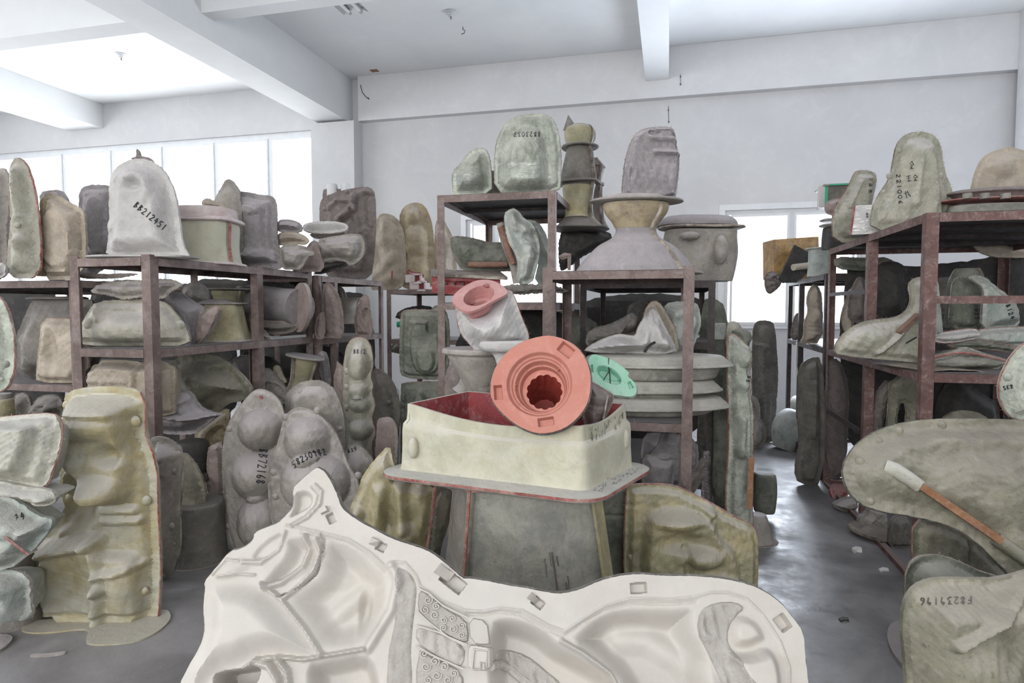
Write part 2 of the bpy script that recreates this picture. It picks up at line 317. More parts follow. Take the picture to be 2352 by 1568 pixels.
class relief:
    def __init__(s, name, label, cat, out, mat='sage', d=None, x=None, y=None, z=None, yaw=0, lean=0, H=.07, fl=10, bev=28, T=.02, back=.05,
                 feats=(), seam=None, n=40, sm=1, knobs=(), group=None, rag=.25, noise=.06, at=None, shellmat=None, seamr=.004, sseed=None, kmat=None, snap=14, extra=None, seamline=None, dense=None):
        rnd = random.Random(name + label)
        out = [np.array(p, float) for p in out]; O = np.array(out)
        cx = (O[:, 0].min() + O[:, 0].max()) / 2; by = O[:, 1].max(); ax, ay = at or (cx, by)
        if d is None:
            if x is not None: d = dist(WX(ax, ay, x))
            elif y is not None: d = dist(WY(ax, ay, y))
            else: d = dist(G(ax, ay, z))
        s.d = d; s.s = d / F; A = P(ax, ay, d)
        ya = math.radians(yaw); n0 = -(FWD * math.cos(ya)) + RGT * math.sin(ya)
        s.U = RGT * math.cos(ya) + FWD * math.sin(ya); la = math.radians(lean)
        s.N = n0 * math.cos(la) + UPZ * math.sin(la); s.Vv = UPZ * math.cos(la) - n0 * math.sin(la); s.A = A
        uv = np.array([s.uv(p[0], p[1]) for p in out])
        if z is not None:
            vz = (z - A.z) / s.Vv.z
            # thickness offset of a leaning plate
            for i, p in enumerate(out):
                if p[1] > by - snap: uv[i, 1] = vz + (0 if sm else 0)
        poly = smooth_poly(uv, sm) if sm else uv
        if z is not None: poly[:, 1] = np.maximum(poly[:, 1], vz); 
        ext = max(np.ptp(poly[:, 0]), np.ptp(poly[:, 1])); sp = ext / n
        s.poly = poly; B = resample(poly, sp * .8) if sm else resample_keep(poly, sp * .8)
        if rag: 
            J = np.array([[rnd.uniform(-1, 1), rnd.uniform(-1, 1)] for _ in B]) * sp * rag * .5
            if z is not None: J[:, 1] = np.where(B[:, 1] < vz + sp * .5, 0, J[:, 1])
            B = B + J
        pts = [B]
        # feature contours get their own points
        s.feats = []
        for f in feats:
            if f[0] == 'p':
                q = np.array([s.uv(*p) for p in f[1]]); q = smooth_poly(q, f[4] if len(f) > 4 else 2) if (len(f) < 5 or f[4]) else q
                so = f[3] * s.s; s.feats.append(('p', q, f[2], so))
                qq = resample(q, sp * .8) if not (len(f) > 4 and f[4] == 0) else resample_keep(q, sp * .8)
                pts.append(qq)
                tt = np.roll(qq, -1, 0) - np.roll(qq, 1, 0); nn = np.stack([-tt[:, 1], tt[:, 0]], 1); nn /= np.linalg.norm(nn, axis=1)[:, None] + 1e-9
                area2 = np.sum(qq[:, 0] * np.roll(qq[:, 1], -1) - np.roll(qq[:, 0], -1) * qq[:, 1]); nn *= 1 if area2 > 0 else -1
                if so > 0: pts.append(qq + nn * so)
            else: s.feats.append(f)
        # grid
        x0, y0 = poly.min(0); x1, y1 = poly.max(0); gx = np.arange(x0, x1, sp); gy = np.arange(y0, y1, sp * .87)
        g = np.array([(a + (sp / 2 if j % 2 else 0), b) for j, b in enumerate(gy) for a in gx])
        fx = np.vstack(pts); cont = np.vstack(pts[1:]) if len(pts) > 1 else None
        spf = np.full(1, sp)
        if dense:
            vth = s.uv(cx, dense[0])[1]; q_ = sp / dense[1]; gy2 = np.arange(vth, y1, q_ * .87); gx2 = np.arange(x0, x1, q_)
            g = np.vstack([g[g[:, 1] < vth - sp * .4], np.array([(a + (q_ / 2 if j % 2 else 0), b) for j, b in enumerate(gy2) for a in gx2])])
        g = g[inside(g, B)]; g = g[poly_dist(g, B) > sp * .45 / (dense[1] if dense else 1)]
        if dense: cont = None
        if cont is not None:
            cont = cont[inside(cont, B)]; cont = cont[poly_dist(cont, B) > sp * .3]
            # thin
            key = {}; 
            for c in cont:
                k = (int(c[0] / (sp * .35)), int(c[1] / (sp * .35)))
                key.setdefault(k, c)
            cont = np.array(list(key.values())) if key else None
        if cont is not None and len(cont):
            cell = {}
            for c in cont: cell.setdefault((int(c[0] // sp), int(c[1] // sp)), []).append(c)
            keep = []
            for p in g:
                k = (int(p[0] // sp), int(p[1] // sp)); ok = True
                for a in (-1, 0, 1):
                    for b_ in (-1, 0, 1):
                        for c in cell.get((k[0] + a, k[1] + b_), ()):
                            if (c[0] - p[0]) ** 2 + (c[1] - p[1]) ** 2 < (sp * .5) ** 2: ok = False; break
                keep.append(ok)
            g = np.vstack([g[np.array(keep, bool)], cont])
        allp = np.vstack([B, g]); nb = len(B)
        r = delaunay_2d_cdt([Vector(p) for p in allp], [(i, (i + 1) % nb) for i in range(nb)], [], 1, 1e-6)
        X = np.array([tuple(v) for v in r[0]]); tris = [tuple(f) for f in r[2]]
        s.B = B; s.H = H; s.fl = fl * s.s; s.bev = bev * s.s; s.nz = [(rnd.uniform(0, 6.28), rnd.uniform(.5, 1.3), rnd.uniform(0, 6.28)) for _ in range(7)]; s.noise = noise; s.ext = ext
        D = poly_dist(X, B); h = s.height(X, D)
        shape = sstep((D - s.fl) / max(1e-6, s.bev))
        zf = h; zb = -(T + back * shape + np.minimum(0, 0 * h)); zb = np.minimum(zb, zf - .006)
        Wf = [A + s.U * X[i, 0] + s.Vv * X[i, 1] + s.N * zf[i] for i in range(len(X))]
        Wb = [A + s.U * X[i, 0] + s.Vv * X[i, 1] + s.N * zb[i] for i in range(len(X))]
        N_ = len(X); V = Wf + Wb
        if z is not None:
            for v in V:
                if v.z < z: v.z = z
        cnt = {}
        for t in tris:
            for i in range(len(t)):
                e = (t[i], t[(i + 1) % len(t)]); cnt[e] = cnt.get(e, 0) + 1
        walls = [(a, a + N_, b + N_, b) for (a, b) in cnt if (b, a) not in cnt]
        rearf = [tuple(i + N_ for i in t[::-1]) for t in tris]
        loc = A + s.U * float((poly[:, 0].min() + poly[:, 0].max()) / 2) + s.Vv * float(poly[:, 1].min()); loc = Vector((loc.x, loc.y, min(v.z for v in V)))
        thr = s.fl + s.bev * .12
        hi = [t for t in tris if min(D[i] for i in t) >= thr] if fl > 0 and (H > 0 or feats) else []
        lo = [t for t in tris if not (min(D[i] for i in t) >= thr)] if hi else tris
        nparts = bool(hi) or seam or knobs or extra
        if nparts:
            s.root = empty(name, loc, label, cat, group)
            if hi:
                sub('shell', V, hi, shellmat or mat, s.root); sub('flange', V, lo + walls + rearf, mat, s.root)
            else: sub('shell', V, lo + walls + rearf, mat, s.root)
        else:
            s.root = mesh(name, V, lo + walls + rearf, mat, origin=loc); tag(s.root, label, cat, group)
        if seamline:
            mb = MB(); sl = resample(np.array([s.uv(*p) for p in seamline]), sp * 1.5, False)
            mb.tube([A + s.U * p[0] + s.Vv * p[1] + s.N * rnd.uniform(-.001, .003) for p in sl], seamr, 5); mb.part('parting_seam', seam, s.root, label='dark red parting seam')
        elif seam:
            ring = resample(B, sp * 1.6); mb = MB()
            pp = [A + s.U * p[0] + s.Vv * p[1] + s.N * (-T * .45 + rnd.uniform(-.0015, .0015)) for p in ring]
            if z is not None:
                for p_ in pp: p_.z = max(p_.z, z + seamr)
            mb.tube(pp, seamr, 5, closed=True); mb.part('parting_seam', seam, s.root, label='red parting seam' if seam == 'seamred' else None)
        if seam and seam != 'seamdark' and s.ext > .25:
            mb = MB(); nf = int(min(90, len(B) * .5))
            for _ in range(nf):
                i = rnd.randrange(len(B)); p = B[i]; t = B[(i + 1) % len(B)] - B[i - 1]; t = t / (np.linalg.norm(t) + 1e-9); o_ = np.array((t[1], -t[0])) * (1 if np.sum(B[:, 0] * np.roll(B[:, 1], -1) - np.roll(B[:, 0], -1) * B[:, 1]) > 0 else -1)
                q = np.array(p) + o_ * rnd.uniform(.004, .014) + t * rnd.uniform(-.012, .012); z0_ = -T * rnd.uniform(0, .8)
                a_ = A + s.U * p[0] + s.Vv * p[1] + s.N * z0_; b_ = A + s.U * q[0] + s.Vv * q[1] + s.N * (z0_ + rnd.uniform(-.004, .01))
                if z is None or min(a_.z, b_.z) > z + .002: mb.tube([a_, (a_ + b_) / 2 + s.N * rnd.uniform(-.003, .003), b_], .0007, 3)
            if mb.V: o2 = mb.part('frayed_fibres', 'seamgrey', s.root); o2['kind'] = 'stuff'
        for k in knobs:
            kx, ky, kr = k[:3]; s.knob(kx, ky, kr, kmat or mat)
    def knob(s, kx, ky, kr, mat):
        mb = MB(); c = s.surf(kx, ky, -.004); R = kr * s.s; V = []; n = 12
        for i, (a, b) in enumerate(((1.15, 0), (1.0, .25), (.8, .55), (.5, .75), (.2, .82))):
            for k in range(n):
                an = 2 * PI * k / n; V.append(c + s.U * (R * a * math.cos(an)) + s.Vv * (R * a * math.sin(an)) + s.N * (R * b))
        Fc = [(i * n + k, i * n + (k + 1) % n, (i + 1) * n + (k + 1) % n, (i + 1) * n + k) for i in range(4) for k in range(n)] + [tuple(4 * n + k for k in range(n))]
        mb.add(V, Fc); mb.part('registration_knob', mat, s.root)
    def uv(s, px, py):
        r = ray(px, py); t = (s.A - CAM).dot(s.N) / r.dot(s.N); p = CAM + r * t - s.A
        return p.dot(s.U), p.dot(s.Vv)
    def height(s, X, D):
        sh = sstep((D - s.fl) / max(1e-6, s.bev)); h = s.H * sh; nzv = np.zeros(len(X))
        for i, (a, f, ph) in enumerate(s.nz):
            k = 2 * PI / (s.ext * .42 / f / (1 + i * .45)); nzv += np.sin((X[:, 0] * math.cos(a) + X[:, 1] * math.sin(a)) * k + ph) / (1 + i * .5)
        h = h + nzv * s.noise * .35 * max(.03, abs(s.H)) * (.15 + .85 * sh)
        if s.noise > 0:
            for i, (a, f, ph) in enumerate(s.nz[:5]):
                h = h + .0011 * np.sin((X[:, 0] * math.cos(a * 2.1) + X[:, 1] * math.sin(a * 2.1)) * 2 * PI / (.022 + .016 * i) + 2.5 * np.sin(X[:, 0] * 23 * f + ph) + 2.5 * np.cos(X[:, 1] * 19 * f + ph))
        for f in s.feats:
            if f[0] in 'gd':
                cx, cy = s.uv(f[1], f[2]); rx, ry = f[3] * s.s, f[4] * s.s; an = math.radians(f[6]) if len(f) > 6 else 0
                dx = X[:, 0] - cx; dy = X[:, 1] - cy; c_, s_ = math.cos(an), math.sin(an)
                q = ((dx * c_ + dy * s_) / rx) ** 2 + ((-dx * s_ + dy * c_) / ry) ** 2
                if f[0] == 'g': h = h + f[5] * np.clip(1 - q, 0, 1) ** 2
                else: h = h + f[5] * np.clip(1 - q, 0, 1) ** .72
            elif f[0] == 'r':
                a = np.array(s.uv(f[1], f[2])); b = np.array(s.uv(f[3], f[4])); ab = b - a
                t = np.clip(((X - a) @ ab) / (ab @ ab), 0, 1); dd = np.hypot(*(X - (a + t[:, None] * ab)).T)
                h = h + f[6] * np.clip(1 - (dd / (f[5] * s.s)) ** 2, 0, 1) ** 2
            elif f[0] == 'l':   # polyline ridge
                pl = [np.array(s.uv(*p)) for p in f[1]]; dd = np.full(len(X), 1e9)
                for a, b in zip(pl[:-1], pl[1:]):
                    ab = b - a; t = np.clip(((X - a) @ ab) / (ab @ ab), 0, 1); dd = np.minimum(dd, np.hypot(*(X - (a + t[:, None] * ab)).T))
                h = h + f[3] * np.clip(1 - (dd / (f[2] * s.s)) ** 2, 0, 1) ** 2
            elif f[0] == 'p':
                ins = inside(X, f[1]); sd = poly_dist(X, f[1]); h = h + f[2] * np.where(ins | (sd < 1e-5), sstep(sd / max(1e-6, f[3])), 0)
        return h
    def surf(s, px, py, off=.002):
        """point of the surface seen at a photo pixel"""
        hh = 0
        for _ in range(9):
            r = ray(px, py); A2 = s.A + s.N * hh; t = (A2 - CAM).dot(s.N) / r.dot(s.N); p = CAM + r * t - s.A
            X = np.array([[p.dot(s.U), p.dot(s.Vv)]]); D = poly_dist(X, s.B)
            if not inside(X, s.B)[0]: D = D * 0
            hh = hh * .45 + .55 * float(s.height(X, D)[0])
        return s.A + s.U * float(X[0, 0]) + s.Vv * float(X[0, 1]) + s.N * (hh + off)
def resample_keep(P_, s):
    out = []
    for i in range(len(P_)):
        a, b = P_[i], P_[(i + 1) % len(P_)]; n = max(1, int(round(np.linalg.norm(b - a) / s)))
        for k in range(n): out.append(a + (b - a) * k / n)
    return np.array(out)

def cat_interp(pr, n):
    pr = np.array(pr, float); out = []
    for i in range(len(pr) - 1):
        p0 = pr[max(i - 1, 0)]; p1 = pr[i]; p2 = pr[i + 1]; p3 = pr[min(i + 2, len(pr) - 1)]
        for k in range(n):
            t = k / n; out.append(.5 * (2 * p1 + (p2 - p0) * t + (2 * p0 - 5 * p1 + 4 * p2 - p3) * t * t + (3 * p1 - p0 - 3 * p2 + p3) * t ** 3))
    out.append(pr[-1]); return np.array(out)
def lathe(name, label, cat, cx, prof, mat='grey', d=None, x=None, y=None, z=None, squash=1, e=2, yaw=0, seg=40, fl=(), seams=(), flmat=None, seammat='seamgrey',
          roll=0, pitch=0, wob=.02, group=None, ip=4, off=(), root=None, base_snap=True, cxb=None, push=True):
    """turned body: prof = [(pixel row, half width px)...] top to bottom; fl = flange rings (row, half width, thickness px)"""
    rnd = random.Random(name + label)
    pr = np.array(prof, float); by = pr[-1, 0]
    if d is None:
        if x is not None: d = dist(WX(cx, by, x))
        elif y is not None: d = dist(WY(cx, by, y))
        else: d = dist(G(cx, by, z))
    s_ = d / F; base = P(cx, by, d); z0 = base.z
    if z is not None: base.z = z; z0 = z
    # keep the silhouette at distance d: the axis is at d
    q = cat_interp(pr, ip) if ip > 1 else pr
    def tz(row): 
        zz = P(cx, row, d).z
        if z is not None:
            tb = P(cx, by, d).z; tt = P(cx, pr[0, 0], d).z
            return z + (zz - tb) * ((tt - z) / (tt - tb))
        return zz
    ya = math.radians(yaw); M = Matrix.Rotation(math.radians(-roll), 4, FWD) @ Matrix.Rotation(math.radians(pitch), 4, RGT)
    ph = [rnd.uniform(0, 6.28) for _ in range(4)]
    def rad(a):
        c, s2 = abs(math.cos(a)), abs(math.sin(a)); return (c ** e + s2 ** e) ** (-1 / e)
    def pt(a, r, zz, k=0):
        w_ = 1 + wob * (math.sin(3 * a + ph[0] + zz * 9) + .6 * math.sin(5 * a + ph[1] - zz * 14))
        rr = r * rad(a) * w_; lx = rr * math.cos(a + 0); ly = rr * math.sin(a) * squash
        X = lx * math.cos(ya) - ly * math.sin(ya); Y = lx * math.sin(ya) + ly * math.cos(ya)
        v = RGT * X + FWD * Y + UPZ * (zz - z0)
        v = M @ v; return base + v
    given = root is not None
    root = root or empty(name, base, label, cat, group)
    def spin(rows, nm, mt, lab=None):
        V = []; Fc = []
        for (row, hw) in rows:
            for k in range(seg): V.append(pt(2 * PI * k / seg, hw * s_, tz(row)))
        for i in range(len(rows) - 1):
            for k in range(seg): Fc.append((i * seg + k, i * seg + (k + 1) % seg, (i + 1) * seg + (k + 1) % seg, (i + 1) * seg + k))
        Fc += [tuple(range(seg)), tuple((len(rows) - 1) * seg + k for k in range(seg))[::-1]]
        return sub(nm, V, Fc, mt, root, label=lab)
    spin(q, 'shell' if not given else name, mat)
    for (row, hw, th) in fl:
        spin([(row - th / 2, hw * .97), (row - th * .2, hw), (row + th * .25, hw * 1.005), (row + th / 2, hw * .97)], 'flange', flmat or mat)
    for (ang, ex) in seams:
        a = math.radians(ang); V = []; Fc = []; t = .012
        for (row, hw) in q:
            for da, ee in ((0, -2), (0, ex)):
                for sgn in (-1, 1):
                    r0 = max(.001, (hw + ee) * s_); V.append(pt(a + sgn * t / 2 / max(.02, r0), r0, tz(row)))
        for i in range(len(q) - 1):
            b = i * 4
            Fc += [(b, b + 2, b + 6, b + 4), (b + 1, b + 5, b + 7, b + 3), (b + 2, b + 3, b + 7, b + 6)]
        Fc += [(0, 1, 3, 2), tuple((len(q) - 1) * 4 + k for k in (0, 2, 3, 1))]
        sub('seam_flange', V, Fc, seammat, root)
    return root

def slab(name, label, cat, corners, th, mat, parent=None, nx=14, ny=10, bumps=(), group=None, inner=None):
    """curved sheet through four 3-D corners (tl, tr, br, bl), with bumps (u,v,ru,rv,h) along its normal"""
    tl, tr, br, bl = [Vector(c) for c in corners]; n = (tr - tl).cross(bl - tl).normalized()
    if n.dot(CAM - tl) < 0: n = -n
    V = []; 
    for side in (0, 1):
        for j in range(ny + 1):
            v = j / ny
            for i in range(nx + 1):
                u = i / nx; p = (tl * (1 - u) + tr * u) * (1 - v) + (bl * (1 - u) + br * u) * v; h = 0
                for b in bumps:
                    q = ((u - b[0]) / b[2]) ** 2 + ((v - b[1]) / b[3]) ** 2; h += b[4] * max(0, 1 - q) ** 2
                V.append(p + n * (h if side == 0 else h - th))
    W = nx + 1; K = W * (ny + 1); Fc = []
    for j in range(ny):
        for i in range(nx):
            a = j * W + i; Fc.append((a, a + 1, a + W + 1, a + W)); Fc.append((a + K, a + W + K, a + W + 1 + K, a + 1 + K))
    bd = [i for i in range(W)] + [j * W + nx for j in range(1, ny + 1)] + [ny * W + i for i in range(nx - 1, -1, -1)] + [j * W for j in range(ny - 1, 0, -1)]
    for a, b in zip(bd, bd[1:] + bd[:1]): Fc.append((a, a + K, b + K, b))
    if parent is not None: return sub(name, V, Fc, mat, parent)
    o = mesh(name, V, Fc, mat, origin=bl); tag(o, label, cat, group); return o
# =====================================================================  THE ROOM
CZ = 5.15; WYY = 9.4
struct('floor', MB().box(-13.2, 4.6, -4.7, 9.7, -.12, 0), 'floor')
struct('ceiling', MB().box(-13.2, 4.6, -4.7, 9.7, CZ, CZ + .15), 'ceilpaint')
bw = MB()
bw.box(-13, -5.55, WYY, WYY + .25, 4.42, CZ); bw.box(-13, -5.55, WYY, WYY + .25, 0, 1.0)
bw.box(-5.55, -3.08, WYY, WYY + .25, 0, CZ); bw.box(-3.08, -1.3, WYY, WYY + .25, 2.87, CZ); bw.box(-3.08, -1.3, WYY, WYY + .25, 0, 1.25)
bw.box(-1.3, .74, WYY, WYY + .25, 0, CZ); bw.box(.74, 2.5, WYY, WYY + .25, 2.87, CZ); bw.box(.74, 2.5, WYY, WYY + .25, 0, 1.25); bw.box(2.5, 4.6, WYY, WYY + .25, 0, CZ)
struct('wall_back', bw, 'paint')
struct('trim_1', MB().box(-4.82, 4.3, WYY - .13, WYY - .001, 4.46, CZ - .001), 'paint')       # ring beam over the back wall
struct('wall_right', MB().box(4.45, 4.6, -4.6, WYY, 0, CZ - .001), 'paint')
struct('wall_left', MB().box(-13.2, -13, -4.6, 9.4, 0, 1.3).box(-13.2, -13, -4.6, 9.4, 4.2, CZ).box(-13.2, -13, -4.6, -3.2, 1.3, 4.2).box(-13.2, -13, 6.2, 9.4, 1.3, 4.2), 'paint')
struct('wall_front', MB().box(-13, 4.45, -4.7, -4.5, 0, 1.3).box(-13, 4.45, -4.7, -4.5, 4.2, CZ).box(-13, -8, -4.7, -4.5, 1.3, 4.2).box(3.6, 4.45, -4.7, -4.5, 1.3, 4.2), 'paint')
struct('trim_2', MB().box(-5.57, -4.82, WYY - .28, WYY - .001, 0, 4.43), 'paint')               # column
struct('trim_3', MB().box(-5.5, -4.98, -4.5, WYY - .002, 4.46, CZ - .002), 'ceilpaint')         # main beam
struct('trim_4', MB().box(-.37, -.05, -4.5, WYY - .135, 4.70, CZ - .002), 'ceilpaint')
struct('trim_5', MB().box(-10.66, -9.9, -4.5, WYY - .002, 4.73, CZ - .002), 'ceilpaint')
a1 = G(288, 48, 4.48); a2 = G(335, 72, 4.48)
struct('trim_6', MB().box(-13, -5.5, a1.y, a2.y, 4.47, CZ - .003), 'ceilpaint')
b1 = WX(462, 30, -4.98); b2 = WX(492, 50, -4.98)
struct('trim_7', MB().box(-4.98, -.37, b1.y, b2.y, b1.z, CZ - .003), 'ceilpaint')
struct('trim_8', MB().box(4.15, 4.449, WYY - .3, WYY - .131, 0, CZ - .003), 'paint')
def window(name, x0, x1, z0, z1, muls, fw=.055, reveal=.03):
    f = MB(); y0, y1 = WYY + .05, WYY + .12
    f.box(x0, x1, y0, y1, z1 - fw, z1).box(x0, x1, y0, y1, z0, z0 + fw).box(x0, x0 + fw, y0, y1, z0 + fw, z1 - fw).box(x1 - fw, x1, y0, y1, z0 + fw, z1 - fw)
    for m in muls: f.box(m - fw * .6, m + fw * .6, y0 + .005, y1 - .005, z0 + fw, z1 - fw)
    o = f.top(name, 'frame', None, None, kind='structure', origin=(x0, WYY, z0))
    sb = MB().box(x0 - .03, x1 + .03, WYY - .05, WYY + .05, z0 - .03, z0); sb.part('window_sill', 'frame', o)
    xs = [x0 + fw] + list(muls) + [x1 - fw]
    for a, b in zip(xs[:-1], xs[1:]): MB().box(a, b, y0 + .03, y0 + .036, z0 + fw, z1 - fw).part('pane', 'glass', o)
    g = MB(); 
    for a, b in zip(xs[:-1], xs[1:]):
        for s0, s1 in ((a + .03, a + .06), (b - .06, b - .03)): g.box(s0, s1, y0 - .012, y0 + .03, z0 + fw, z1 - fw)
        g.box(a + .06, b - .06, y0 - .012, y0 + .03, z1 - fw - .035, z1 - fw)
    g.part('sash', 'frame', o); return o
window('window_1', -13, -5.57, 1.0, 4.42, [-12.0, -10.88, -9.78, -8.68, -7.61, -6.55], fw=.08)
window('window_2', -3.08, -1.3, 1.25, 2.87, [-2.62])
window('window_3', .74, 2.5, 1.25, 2.87, [1.62])
MB().box(.66, 2.56, WYY - .012, WYY - .001, 2.87, 2.95).box(.66, .739, WYY - .012, WYY - .001, 1.2, 2.869).top('trim_9', 'frame', None, None, kind='structure')
MB().box(-3.16, -1.24, WYY - .012, WYY - .001, 2.87, 2.94).box(-3.16, -3.081, WYY - .012, WYY - .001, 1.2, 2.869).top('trim_10', 'frame', None, None, kind='structure')

# ceiling fittings
p = G(818, 30, 4.93)
lf = empty('tube_light', (p.x, p.y - .65, 4.90), 'twin fluorescent tube light hanging under the ceiling by the cross beam', 'light')
MB().box(p.x - .09, p.x + .09, p.y - 1.3, p.y, 4.975, 5.02).part('housing', 'frame', lf)
MB().add([(p.x - .16, p.y - 1.3, 4.93), (p.x - .16, p.y, 4.93), (p.x - .05, p.y, 4.975), (p.x - .05, p.y - 1.3, 4.975), (p.x - .16, p.y - 1.3, 4.926), (p.x - .16, p.y, 4.926), (p.x - .05, p.y, 4.97), (p.x - .05, p.y - 1.3, 4.97)],
     [(0, 1, 2, 3), (7, 6, 5, 4), (0, 4, 5, 1), (1, 5, 6, 2), (2, 6, 7, 3), (3, 7, 4, 0)]).part('reflector', 'chrome', lf)
MB().add([(p.x + .16, p.y - 1.3, 4.93), (p.x + .16, p.y, 4.93), (p.x + .05, p.y, 4.975), (p.x + .05, p.y - 1.3, 4.975), (p.x + .16, p.y - 1.3, 4.926), (p.x + .16, p.y, 4.926), (p.x + .05, p.y, 4.97), (p.x + .05, p.y - 1.3, 4.97)],
     [(0, 1, 2, 3), (7, 6, 5, 4), (0, 4, 5, 1), (1, 5, 6, 2), (2, 6, 7, 3), (3, 7, 4, 0)]).part('reflector', 'chrome', lf)
for dx in (-.07, .07):
    t = MB().tube([(p.x + dx, p.y - 1.28, 4.93), (p.x + dx, p.y - .03, 4.93)], .019, 12).part('tube', 'tube', lf)
    MB().tube([(p.x + dx, p.y - .05, 4.93), (p.x + dx, p.y - .005, 4.93)], .021, 12).part('end_cap', 'chrome', t)
for yy in (-1.1, -.2): MB().tube([(p.x, p.y + yy, 5.02), (p.x, p.y + yy, CZ)], .006, 6).part('hanger', 'wire', lf)
for px, py, lab in ((1035, 27, 'white ceiling rose with stub of wire in the middle bay of the ceiling'), (278, 124, 'white ceiling rose in the bright left bay of the ceiling')):
    c = G(px, py, CZ)
    cr = empty('ceiling_rose', (c.x, c.y, CZ - .1), lab, 'ceiling rose')
    mb = MB(); V = []; n = 20; pr_ = [(.075, 0), (.078, .012), (.06, .02), (.055, .035), (.035, .04), (.03, .06)]
    for r_, h_ in pr_: V += [(c.x + r_ * math.cos(2 * PI * k / n), c.y + r_ * math.sin(2 * PI * k / n), CZ - h_) for k in range(n)]
    Fc = [(i * n + k, i * n + (k + 1) % n, (i + 1) * n + (k + 1) % n, (i + 1) * n + k) for i in range(5) for k in range(n)] + [tuple(range(n)), tuple(5 * n + k for k in range(n))]
    mb.add(V, Fc).part('base', 'frame', cr)
    MB().tube([(c.x, c.y, CZ - .055), (c.x + .004, c.y, CZ - .1)], .012, 8, r2=.003).part('stub', 'seamgrey', cr)
# small marks: plaster patch, hook, wires on the wall, hanging threads
c = G(860, 162, CZ); MB().box(c.x - .06, c.x + .06, c.y - .05, c.y + .05, CZ - .004, CZ - .001).top('plaster_patch', 'wood', 'small bare brown patch on the ceiling near the column', 'patch')
c = G(1063, 62, CZ); MB().tube([c + Vector((0, 0, 0)), c + Vector((0, 0, -.03)), c + Vector((.03, 0, -.05)), c + Vector((.02, 0, -.08)), c + Vector((-.02, 0, -.09))], .005, 6).top('ceiling_hook', 'black', 'small dark wire hook sticking out of the middle ceiling bay', 'hook')
MB().tube([WY(px, py, WYY - .135) for px, py in ((828, 195), (832, 212), (840, 222), (848, 228), (846, 224))], .006, 6).top('loose_wire', 'black', 'short curled black wire end at the top of the wall by the column', 'wire')
for (pts, lab) in (([(1563, 170), (1563, 195)], 'thin dark thread hanging on the ring beam right of the ceiling beam'), ([(1535, 243), (1536, 282)], 'thin dark thread with knots on the wall above the slab mold')):
    yy = WYY - .14 if pts[0][1] < 220 else WYY - .005
    q = [WY(a, b, yy) for a, b in pts]; mb = MB().tube([q[0], (q[0] + q[1]) / 2, q[1]], .003, 5)
    for f in (.25, .95): mb.tube([q[0] * (1 - f) + q[1] * f + Vector((0, -.004, -.012)), q[0] * (1 - f) + q[1] * f + Vector((0, -.004, .012))], .007, 6)
    mb.top('wall_thread', 'black', lab, 'thread')

# =====================================================================  RACKS
def rack(label, xs, ys, levels, pw=.055, bh=.05, mat='metal', name='steel_rack', feet=True, gap=None, group=None, board='board', stick=.0, cross=True):
    """angle-steel rack: posts at every (x, y), side and end beams and a board at every level (level = board top)"""
    o = empty(name, ((xs[0] + xs[-1]) / 2, (ys[0] + ys[-1]) / 2, 0), label, 'rack', group); top = max(levels)
    for x in (xs[0], xs[-1]):
        for y in ys:
            i = 1 if x == xs[0] else -1; j = 1 if y != ys[-1] else -1; t = .006
            MB().box(min(x, x + i * pw), max(x, x + i * pw), min(y, y + j * t), max(y, y + j * t), 0, top + stick).box(min(x, x + i * t), max(x, x + i * t), min(y + j * t, y + j * pw), max(y + j * t, y + j * pw), 0, top + stick).part('post', mat, o)
    for L in levels:
        for x in (xs[0], xs[-1]):
            i = 1 if x == xs[0] else -1
            MB().box(min(x - i * .004, x + i * .003), max(x - i * .004, x + i * .003), ys[0] + pw, ys[-1] - pw, L - bh, L - .004).box(min(x, x + i * .04), max(x, x + i * .04), ys[0] + pw, ys[-1] - pw, L - .016, L - .011).part('side_beam', mat, o)
        for y in ((ys[0], ys[-1])):
            j = 1 if y == ys[0] else -1
            MB().box(xs[0] + pw, xs[-1] - pw, min(y - j * .004, y + j * .003), max(y - j * .004, y + j * .003), L - bh, L - .004).part('end_beam', mat, o)
        if board and L > .1:
            MB().box(xs[0] + .01, xs[-1] - .01, ys[0] + .006, ys[-1] - .006, L - .010, L).part('shelf_board', board, o)
            if cross:
                n = max(1, int((ys[-1] - ys[0]) / .45)); 
                for k in range(1, n): 
                    yy = ys[0] + (ys[-1] - ys[0]) * k / n; MB().box(xs[0] + .01, xs[-1] - .01, yy - .012, yy + .012, L - .035, L - .0102).part('cross_bar', 'metaldark', o)
    return o
A1 = rack('brown steel rack nearest on the left, under the white arched mold', [-3.38, -2.82], [2.95, 3.9, 4.6], [1.79, 1.27, .46], stick=.012, pw=.06)
A2 = rack('brown steel rack behind the nearest left one, under the dark brown relief mold', [-3.40, -2.80], [4.66, 4.92, 5.87], [1.77, 1.25, .46], pw=.05)
q = P(172, 640, 4.25)
B1 = rack('steel rack at the far left edge with two tall molds on top', [q.x - 2.2, q.x], [q.y, q.y + .95, q.y + 1.9], [1.69, .98], pw=.055)
XB, YB = q.x, q.y
q = P(888, 665, 7.0)
C1 = rack('pale edged steel rack in the left background carrying two tan figure molds', [q.x, q.x + 1.0], [q.y, q.y + .9], [q.z, q.z - .55, .3], pw=.05); CZ1 = q.z; CX, CY = q.x, q.y
T1 = rack('tall brown steel rack in the middle carrying the pale mint arched mold', [-1.53, -.722], [4.05, 5.25], [2.26, 1.54, .82], pw=.05)
M1 = rack('brown steel rack in the middle carrying the spool shaped mold', [-.715, .13], [3.60, 4.35], [1.715, .86, .3], pw=.058, stick=.02)
RT = 2.0
N1 = rack('added dark rack filling the shaded gap behind the middle racks', [-.62, .30], [4.5, 5.9], [1.69, 1.27, .3], pw=.045, mat='metaldark')  # added rack, its dark metal fills a gap that is only shade
